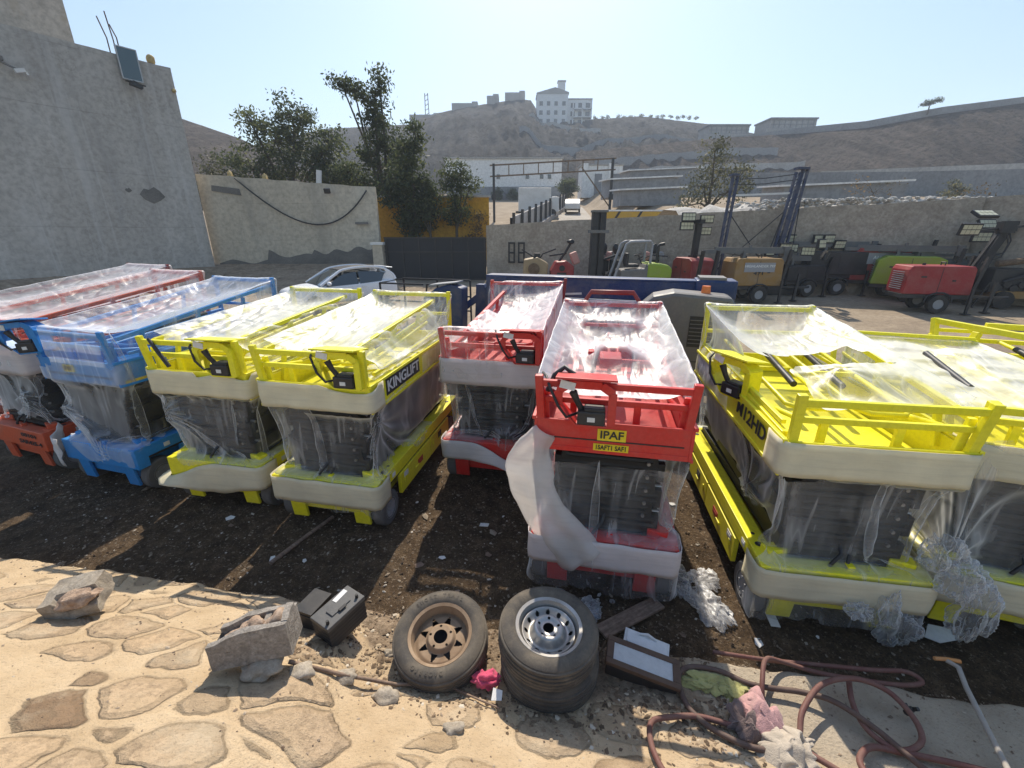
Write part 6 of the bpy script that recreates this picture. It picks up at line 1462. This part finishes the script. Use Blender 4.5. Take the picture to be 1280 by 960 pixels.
# ---------------------------------------------------------------- light towers
M['lens'] = paint('lamp_lens', (.62, .60, .42), .35, .3)
def lamp_head(name, parent, c, rz, rx, w_=.46, h_=.34, lit=False):
    b = MB(); Mx = Matrix.Translation(c) @ Matrix.Rotation(rz, 4, 'Z') @ Matrix.Rotation(rx, 4, 'X'); b.M = Mx
    b.box((0, .04, 0), (w_, .09, h_)); b.box((0, .1, 0), (w_ * .7, .06, h_ * .6))
    o = b.build('lamp_head', M['black'], parent, bevel=.01)
    b = MB(); b.M = Mx
    for i in range(4):
        for j in range(2): b.box(((i - 1.5) * w_ * .225, -.008, (j - .5) * h_ * .4), (w_ * .2, .01, h_ * .34))
    b.build('lens', M['lens'], o); return o
def light_tower(label, loc, rz, col, L=2.4, H=1.05, W=1.1, mast='flat', heads=(), slope=.12, text=None, legs=True, grille=True, tow=1, frame_end=True, zb=.5):
    t = empty('light_tower', loc, label, 'light tower', rz, 'mobile light towers parked by the rubble wall')
    prof = [(-L / 2, zb), (L / 2, zb), (L / 2 - slope * .3, zb + H * .9), (L / 2 - slope, zb + H), (-L / 2 + slope, zb + H), (-L / 2 + slope * .25, zb + H * .85)]
    b = MB(); b.prism(prof, frame((0, W / 2, 0), (1, 0, 0), (0, 0, 1)), W); bd = b.build('canopy', col, t, bevel=.035)
    b = MB(); 
    b.box((0, -W / 2 - .003, zb + H * .5), (.014, .008, H * .86)); b.box((-L * .25, -W / 2 - .004, zb + H * .62), (.16, .012, .05)); b.box((L * .2, -W / 2 - .004, zb + H * .5), (.1, .012, .05))
    b.build('door_seam', M['black'], bd)
    b = MB(); b.cyl((-.3, 0, zb + H), (-.3, 0, zb + H + .07), .05, n=10); b.build('filler_cap', M['black'], t)
    b = MB(); b.tube([(.25, -.1, zb + H), (.25, -.1, zb + H + .1), (.25, .1, zb + H + .1), (.25, .1, zb + H)], .02, 6); b.build('lifting_eye', M['black'], t)
    if grille:
        b = MB()
        for k in range(9): b.box((-L / 2 + slope * .1 - .012, 0, zb + .15 + k * H * .075), (.02, W * .62, .022))
        b.build('grille', M['hub'], bd)
    b = MB(); b.span((-L / 2, -W * .45, zb - .14), (L / 2 + .1, W * .45, zb)); b.bar((L / 2, 0, zb - .08), (L / 2 + 1.25, 0, zb - .12), .1, .08)
    b.cyl((L / 2 + 1.2, 0, zb - .12), (L / 2 + 1.42, 0, zb - .1), .05, n=8); b.build('trailer_frame', M['black'], t, bevel=.008)
    for s in (-1, 1):
        b = MB(); b.lathe([(.16, -.09), (.29, -.09), (.31, -.06), (.31, .06), (.29, .09), (.16, .09)], 24, Matrix.Translation((.1, s * (W / 2 + .02), .31)) @ Matrix.Rotation(R(90), 4, 'X')); wv = b.build('wheel', M['rubber'], t, smooth=40)
        b = MB(); b.cyl((.1, s * (W / 2 + .02) - .07, .31), (.1, s * (W / 2 + .02) + .07, .31), .165, n=18); b.build('rim', M['hub'], wv)
        b = MB(); b.tube([(-.3, s * (W / 2 + .02), .38), (-.24, s * (W / 2 + .02), .58), (.0, s * (W / 2 + .02), .68), (.2, s * (W / 2 + .02), .68), (.44, s * (W / 2 + .02), .58), (.5, s * (W / 2 + .02), .38)], .028, 6); b.build('mudguard', M['black'], t)
        if legs:
            b = MB(); b.bar((L / 2 - .05, s * (W / 2 + .12), zb + .2), (L / 2 - .05, s * (W / 2 + .12), .02), .07); b.box((L / 2 - .05, s * (W / 2 + .12), .02), (.2, .2, .03)); b.build('jack_leg', M['black'], t)
    b = MB(); b.bar((L / 2 + .95, -.02, zb + .4), (L / 2 + .85, -.1, .02), .08); b.box((L / 2 + .85, -.1, .02), (.2, .2, .03)); b.build('drawbar_jack', M['black'], t)
    if frame_end:
        b = MB(); b.bar((L / 2 + .1, -.3, zb - .1), (L / 2 + .3, -.3, zb + H + .3), .1); b.bar((L / 2 + .1, .3, zb - .1), (L / 2 + .3, .3, zb + H + .3), .1); b.build('mast_bracket', M['black'], t)
    if mast == 'flat':
        b = MB(); z = zb + H + .22
        b.bar((-L / 2 - 1.0, 0, z), (L / 2 + .4, 0, z), .14, .14); b.bar((-L / 2 - .6, 0, z + .11), (L / 2 + .1, 0, z + .11), .09, .09); b.box((-.4, 0, z - .12), (.1, .22, .3)); b.box((L / 2 + .25, 0, z), (.2, .26, .36)); b.cyl((-L * .1, 0, z + .1), (-L * .1, .0, z + .24), .06, n=8)
        b.tube([(-L / 2 - .6, .1, z), (-L * .2, .13, z - .16), (.4, .12, z + .06), (L / 2, .1, z - .05)], .02, 6)
        b.build('mast', M['mastgrey'], t)
        for (dx, dy, dz, hz, hx) in heads: lamp_head('lamp_head', t, (-L / 2 - 1.0 + dx, dy, z + dz), hz, hx)
    elif mast == 'up':
        b = MB(); z = zb + H
        b.bar((L / 2 + .15, 0, z - .4), (L / 2 + .62, 0, z + 1.1), .26, .2); b.bar((L / 2 + .05, 0, z - .3), (L / 2 + .5, 0, z + .95), .1); b.box((L / 2 + .62, -.05, z + 1.2), (.36, .3, .34)); b.bar((L / 2 - .4, 0, z + 1.05), (L / 2 + 1.6, 0, z + 1.3), .07)
        b.tube([(L / 2 + .2, -.2, z + .1), (L / 2 + .6, -.3, z + .3), (L / 2 + .7, -.25, z + .7), (L / 2 + .6, -.2, z + 1.0)], .022, 6)
        b.build('mast', M['black'], t)
        for (dx, dy, dz, hz, hx) in heads: lamp_head('lamp_head', t, (L / 2 + .6 + dx, dy, z + 1.08 + dz), hz, hx, .66, .38)
    elif mast == 'short':
        b = MB(); z = zb + H; b.bar((0, 0, z - .2), (.05, 0, z + 1.25), .2, .18); b.box((.05, 0, z + 1.3), (.5, .2, .14)); b.build('mast', M['black'], t)
        for (dx, dy, dz, hz, hx) in heads: lamp_head('lamp_head', t, (dx, dy, z + 1.25 + dz), hz, hx, .52, .32)
    if text:
        b = MB(); b.box((0, -W / 2 - .006, zb + H * .68), (L * .62, .012, H * .34)); pl = b.build('name_panel', M['hub'], t)
        for body, cx, cz, wd, hh, mm in text:
            b = MB(); b.text(body, frame((cx, -W / 2 - .014, zb + H * cz), (1, 0, 0), (0, 0, 1)), hh, .002, wd); b.build('lettering', M[mm], pl)
    return t
M['mastgrey'] = paint('mast_grey', (.13, .135, .135), .5, .4)
M['lime'] = paint('lime_paint', (.27, .37, .025), .42, .3); M['ochre'] = paint('worn_ochre_paint', (.30, .165, .04), .5, .5); M['tred'] = paint('tower_red_paint', (.30, .018, .022), .42, .25)
light_tower('bright red light tower with a raised tilted mast and open lamp heads', (14.3, 15.0, yard(14, 14.9)), R(-12), M['tred'], 1.95, .92, 1.0, 'up', [(-.75, -.2, .55, .25, R(-60)), (-1.0, -.2, .05, .2, R(12)), (1.0, -.2, .52, .15, R(-18)), (.98, -.2, .0, .15, R(10))], .1, zb=.62)
light_tower('lime green light tower with its mast folded flat, beside the bright red one', (15.2, 17.0, yard(14, 17.0)), R(-32), M['lime'], 2.15, 1.05, 1.1, 'flat', [(-.2, -.1, .15, .6, .2), (-.2, .4, .15, -.4, 0)], .35, zb=.6)
light_tower('dark red light tower mostly hidden behind the lime green one', (15.0, 18.1, yard(14, 18.2)), R(-12), M['darkred'], 2.5, 1.25, 1.2, 'flat', [(-.3, -.3, .1, .5, 0), (.1, -.3, .1, .3, .1), (-.2, .3, .3, -.4, .2)], .15, text=(('ALLIGHT', -.2, .7, .8, .18, 'white'),), zb=.6)
light_tower('worn ochre light tower with a lettered side panel and a grey mast lying on top', (9.05, 16.7, yard(9, 16.6)), R(0), M['ochre'], 1.8, .98, 1.1, 'flat', [(4.2, -.25, .28, .5, -.1), (4.1, .3, .0, -.5, 0), (4.55, -.1, -.15, 1.2, .3)], .12, text=(('HIGHLANDER 797', 0, .72, 1.1, .12, 'white'), ('471', 0, .46, .35, .15, 'black')), grille=False, zb=.62)
light_tower('black light tower with lamp heads lying between the ochre one and the dark red one', (11.7, 18.0, yard(11.7, 18)), R(4), M['black'], 1.6, .6, 1.0, 'flat', [(.3, -.2, .3, .3, 0), (.9, -.2, .45, -.2, .3), (.6, .3, .0, .5, .1)], .1, grille=False, zb=.6)
light_tower('small dark red light tower with a short upright mast and four black lamp heads', (7.05, 17.3, yard(7, 17.3)), R(-80), M['darkred'], 1.5, 1.0, .95, 'short', [(-.05, .38, .15, R(80), .1), (-.05, -.38, .22, R(80), -.1), (-.1, .38, -.28, R(80), .1), (-.1, -.38, -.1, R(80), 0)], .3, legs=False, zb=.55)
light_tower('black light tower with a mast lying flat behind the lime green and dark red ones', (13.2, 18.3, yard(13, 18.3)), R(-8), M['black'], 2.2, .9, 1.0, 'flat', [(.0, -.2, .2, .3, 0), (.5, .2, .25, .5, .2), (.3, -.3, -.1, -.3, 0)], .1, grille=False, zb=.8)
light_tower('dark light tower with upturned lamp heads standing in the far corner by the wall', (16.6, 16.95, yard(16.5, 16.95)), R(-15), M['black'], 1.7, .8, .9, 'up', [(-.7, -.2, .2, .3, R(-30)), (-.75, -.2, -.25, .2, R(5)), (.7, -.2, .2, .2, R(-20))], .1, grille=False, zb=.7)
# engine set at the right border
t = empty('engine_set', (17.9, 15.6, yard(18, 15.6)), 'stripped diesel engine set on a yellow frame cut by the right edge', 'engine', R(-15))
b = MB(); b.span((-.7, -.5, .35), (1.6, .5, .6)); b.span((.3, -.55, .6), (1.6, .55, 1.1)); b.build('frame', M['ochre'], t, bevel=.02)
b = MB(); b.span((-.9, -.4, .55), (.4, .4, 1.35))
for k in range(5): b.cyl((-.7 + k * .22, -.5, .7 + .12 * (k % 2)), (-.7 + k * .22, -.35, .7 + .12 * (k % 2)), .12, n=12)
b.tube([(-.6, -.45, .9), (-.2, -.55, 1.1), (.2, -.5, 1.3)], .06, 8); b.build('engine', M['black'], t, bevel=.02)
b = MB(); b.cyl((-.8, -.2, 1.5), (.6, -.2, 1.72), .11, n=12); b.build('muffler', M['rust'], t, smooth=40)
for x in (-.5, 1.1):
    b = MB(); b.cyl((x, -.62, .3), (x, -.45, .3), .3, n=20); b.build('wheel', M['rubber'], t)
b = MB(); b.bar((-1.0, -.5, .9), (-1.3, -.55, .0), .05); b.build('stand', M['black'], t)
t = empty('generator', (15.9, 16.9, yard(16, 16.9)), 'dark green tank set on thin legs behind the bright red light tower', 'generator', R(-14))
b = MB(); b.cyl((-.8, 0, 1.15), (1.0, 0, 1.15), .42, n=18); b.build('tank', paint('dark_green_paint', (.03, .04, .035), .5, .4), t, smooth=40)
for x in (-.6, .8):
    b = MB(); b.bar((x, -.25, .9), (x - .15, -.3, 0), .05); b.bar((x, .25, .9), (x + .15, .3, 0), .05); b.build('leg', M['black'], t)
b = MB(); b.bar((-1.2, 0, 1.65), (2.2, .2, 1.72), .1); b.box((-.3, 0, 1.68), (.5, .4, .25)); b.build('pipe_bracket', M['mastgrey'], t)

# ---------------------------------------------------------------- blue mast pair
t = empty('blue_mast_frame', (8.9, 18.2, yard(9, 18.2)), 'tall blue lattice masts joined by cables, standing behind the ochre light tower', 'mast')
M['mastblue'] = paint('mast_blue_paint', (.026, .042, .10), .45, .45)
for (x0, x1, z1) in ((-.45, -.3, 4.45), (1.65, 2.1, 4.6), (1.95, 2.35, 4.75)):
    b = MB()
    for o in (-.09, .09): b.bar((x0 + o, 0, 0), (x1 + o, 0, z1), .08, .1)
    for k in range(16): a = k / 16; b.bar((x0 + (x1 - x0) * a - .09, 0, z1 * a), (x0 + (x1 - x0) * a + .09, 0, z1 * (a + .06)), .02)
    b.build('mast', M['mastblue'], t)
b = MB()
for z in (4.35, 4.15): b.tube([(-.3, 0, z), (.9, 0, z + .04), (2.2, 0, z + .2)], .015, 5)
b.tube([(-.4, .1, 3.3), (1.7, .1, .9)], .02, 5); b.tube([(-.4, .1, 1.0), (1.9, .1, 3.2)], .02, 5); b.tube([(1.3, 0, .4), (1.9, 0, 3.5)], .025, 5); b.tube([(2.6, .1, .5), (2.35, 0, 4.3)], .02, 5)
b.build('bracing_cable', M['black'], t)
b = MB(); b.bar((-.2, 0, 3.78), (1.95, .0, 3.86), .07); b.build('white_tie', M['white'], t)
b = MB(); b.box((-.35, 0, 4.5), (.3, .3, .08)); b.build('head_plate', M['mastblue'], t)
b = MB(); b.box((2.2, 0, 4.72), (.45, .3, .08)); b.build('head_plate', M['mastblue'], t)
b = MB(); b.span((-.8, -.4, 0), (2.9, .4, .25)); b.span((.2, -.35, .25), (1.2, .35, .8)); b.build('base', M['black'], t)

# ---------------------------------------------------------------- machines along the wall
def machine(name, label, cat, x, y, rz=0): return empty(name, (x, y, yard(x, y)), label, cat, rz)
t = machine('plate_compactor', 'tan plate compactor with a round flywheel cover at the left end of the machine row', 'compactor', .95, 18.6)
b = MB(); b.span((-.55, -.45, .05), (.6, .45, .3)); b.span((-.4, -.35, .3), (.45, .35, .55)); b.build('base_plate', M['black'], t, bevel=.02)
M['tanp'] = paint('tan_paint', (.36, .26, .14), .5, .4)
b = MB(); b.prism([(-.5, .5), (.5, .5), (.55, 1.2), (.1, 1.45), (-.45, 1.35)], frame((0, .35, 0), (1, 0, 0), (0, 0, 1)), .7); b.build('engine_cover', M['tanp'], t, bevel=.05)
b = MB(); b.cyl((-.05, -.36, .98), (-.05, -.42, .98), .24, n=20); b.cyl((-.05, -.42, .98), (-.05, -.44, .98), .15, n=16); b.build('flywheel_cover', M['rust'], t, smooth=40)
b = MB(); b.tube([(.2, -.3, 1.3), (-.3, -.3, 1.6), (-.55, -.3, 1.75)], .03, 6); b.tube([(.2, .3, 1.3), (.35, .3, 1.55), (.9, .3, 1.75)], .03, 6); b.box((.1, 0, 1.5), (.25, .25, .2)); b.build('handle', M['black'], t)
t = machine('tamping_rammer', 'dark red rammer with a black front beside the tan compactor', 'rammer', 2.05, 18.5)
b = MB(); b.prism([(-.45, .3), (.5, .3), (.5, 1.1), (.2, 1.3), (-.25, 1.28), (-.45, .9)], frame((0, .4, 0), (1, 0, 0), (0, 0, 1)), .8); b.build('body', M['tred'], t, bevel=.04)
b = MB(); b.span((-.2, -.42, .4), (.18, -.39, .85)); b.cyl((0, -.42, 1.02), (0, -.39, 1.02), .12, n=12); b.build('front_panel', M['black'], t)
b = MB(); b.tube([(-.1, 0, 1.25), (.2, 0, 1.7), (.35, -.1, 2.0)], .05, 8); b.tube([(.2, 0, 1.6), (-.5, -.1, 1.5)], .04, 6); b.blob((.35, -.1, 2.05), (.14, .14, .1), 1, .2, 2); b.build('handle', M['black'], t, smooth=50)
b = MB(); b.box((.55, 0, 1.4), (.3, .3, .5), ry=-.4); b.build('tank', paint('faded_pink_paint', (.55, .26, .22), .55, .3), t, bevel=.05)
b = MB(); b.span((-.4, -.4, 0), (.45, .4, .3)); b.build('foot', M['black'], t)
t = machine('drilling_mast', 'thick black box mast standing upright in the machine row', 'mast', 3.45, 18.2)
b = MB(); b.span((-.27, -.2, .2), (-.05, .2, 3.2)); b.span((.03, -.2, .2), (.26, .2, 3.2)); b.span((-.05, -.1, .2), (.03, .1, 3.2)); b.build('mast', M['black'], t, bevel=.01)
b = MB(); b.box((0, -.05, 2.45), (.75, .5, .12)); b.build('mast_collar', M['mastgrey'], t)
b = MB(); b.box((0, -.05, 3.2), (.62, .45, .08)); b.build('mast_cap', M['mastgrey'], t)
b = MB(); b.span((-.8, -.5, 0), (1.0, .5, .5)); b.tube([(.3, -.2, .6), (.6, -.25, 1.0), (1.0, -.2, .8)], .05, 6); b.tube([(.3, -.2, 1.4), (.9, -.2, 1.6), (1.1, -.2, 2.0)], .05, 6); b.build('base', M['black'], t)
def ride_roller(label, x, y, green):
    t = machine('road_roller', label, 'roller', x, y)
    b = MB(); b.prism([(-.9, .5), (.95, .5), (1.0, 1.0), (.85, 1.25), (.1, 1.32), (0.02, 1.15), (-.9, 1.1)], frame((0, .5, 0), (1, 0, 0), (0, 0, 1)), 1.0); b.v = b.v; b.build('chassis', M['hood'], t, bevel=.04)
    b = MB(); b.prism([(.1, .8), (1.04, .8), (1.06, 1.12), (.9, 1.3), (.3, 1.38), (.1, 1.36)], frame((0, .54, 0), (1, 0, 0), (0, 0, 1)), 1.08); b.build('engine_hood', green, t, bevel=.08)
    b = MB(); b.tube([(-1.15, -.42, .7), (-.75, -.42, 2.05), (-.6, -.42, 2.13), (.15, -.42, 2.15), (.22, -.42, 2.08), (.2, -.42, 1.2)], .05, 8); b.tube([(-1.15, .42, .7), (-.75, .42, 2.05), (-.6, .42, 2.13), (.15, .42, 2.15), (.22, .42, 2.08), (.2, .42, 1.2)], .05, 8)
    for xx in (-.5, .1): b.bar((xx, -.42, 2.15), (xx, .42, 2.15), .06)
    b.build('roll_bar', M['hub'], t, smooth=50)
    b = MB(); b.tube([(.62, .1, 1.3), (.62, .1, 1.95), (.68, .1, 2.02), (.85, .1, 2.05)], .06, 8); b.build('exhaust', M['black'], t, smooth=50)
    b = MB(); b.box((-.4, 0, 1.25), (.5, .5, .14)); b.box((-.62, 0, 1.5), (.12, .5, .45)); b.build('seat', M['black'], t, bevel=.04)
    for xx in (-.75, .75):
        b = MB(); b.cyl((xx, -.5, .42), (xx, .5, .42), .42, n=28); b.build('drum', M['steel'], t, smooth=40)
    b = MB(); b.tube([(0, 0, 1.3), (-.15, 0, 1.65)], .025, 6); b.tube([(-.15 + .16 * math.cos(a), .16 * math.sin(a), 1.66 + .05 * math.cos(a)) for a in np.linspace(0, 2 * math.pi, 16, endpoint=False)], .018, 6, closed=True); b.build('steering_wheel', M['black'], t, smooth=50)
ride_roller('ride on road roller with a lime green hood and a grey roll bar', 5.05, 17.3, M['lime'])
for i, (x, y, lab) in enumerate(((4.4, 19.0, 'rammer with a pink tank standing behind the roll bar of the roller'), (6.0, 18.9, 'rammer with a pink tank standing behind the lime green hood'), (3.95, 19.2, 'grey headed rammer just right of the black box mast'))):
    t = machine('tamping_rammer', lab, 'rammer', x, y)
    b = MB(); b.span((-.2, -.2, .0), (.2, .2, .12)); b.tube([(0, 0, .1), (0, 0, .8)], [.13, .11], 12); b.build('foot', M['black'], t, smooth=40)
    b = MB(); b.span((-.2, -.18, .8), (.2, .18, 1.3)); b.blob((0, 0, 1.75), (.13, .12, .22), i, .2, 2); b.build('engine', M['black'], t, bevel=.02)
    b = MB(); b.box((.3, 0, 1.45), (.2, .25, .35), ry=-.2); b.build('air_filter', M['hub'], t, bevel=.05)
    b = MB(); b.box((-.3, 0, 1.45), (.22, .25, .35), ry=.35); b.build('tank', bpy.data.materials['faded_pink_paint'] if i < 2 else M['hub'], t, bevel=.05)
    b = MB(); b.tube([(-.6, -.25, 1.3), (-.2, -.25, 1.5), (.5, -.25, 1.45), (.5, .25, 1.45), (-.2, .25, 1.5), (-.6, .25, 1.3)], .025, 6); b.build('handle', M['black'], t)
# loose cable drum etc along the wall foot
t = empty('stone_bank', (0, 0, 0), None, None); bpy.data.objects.remove(t)
b = MB(); A = []
nn = 60
for i in range(nn + 1):
    u = i / nn
    if u < .55:
        q = u / .55; bx_, by_ = -20.1 + 5.35 * q, 13.5 + 8.5 * q; nx_, ny_ = .846, -.533
    else:
        q = (u - .55) / .45; bx_, by_ = -14.75 + 8.2 * q, 22.2 + .4 * q; k = sstep(0, .12, q); nx_, ny_ = .846 * (1 - k) + .05 * k, -.533 * (1 - k) - 1 * k
    row = []
    for j in range(26):
        s = j / 25; d = s * 3.3; x, y = bx_ + nx_ * d - nx_ * .3, by_ + ny_ * d - ny_ * .3
        z0 = yard(x, y); z = z0 - .03 + max(0, 1.38 - z0) * (1 - s) ** 1.0
        z += .05 * abs(mnoise.noise(Vector((x * 1.6 + y, y * 2.6, 2)))) + .03 * mnoise.noise(Vector((x * 4, y * 4, 2)))
        row.append((x, y, z))
    A.append(row)
b.grid(A)
tag(b.build('stone_bank_ground', rough_mat('cobbled_bank', [(.22, .17, .12), (.36, .28, .2), (.46, .37, .265)], 1.6, 1, .08, (1, 2.2, 1), .95, 8), smooth=180), kind='structure')
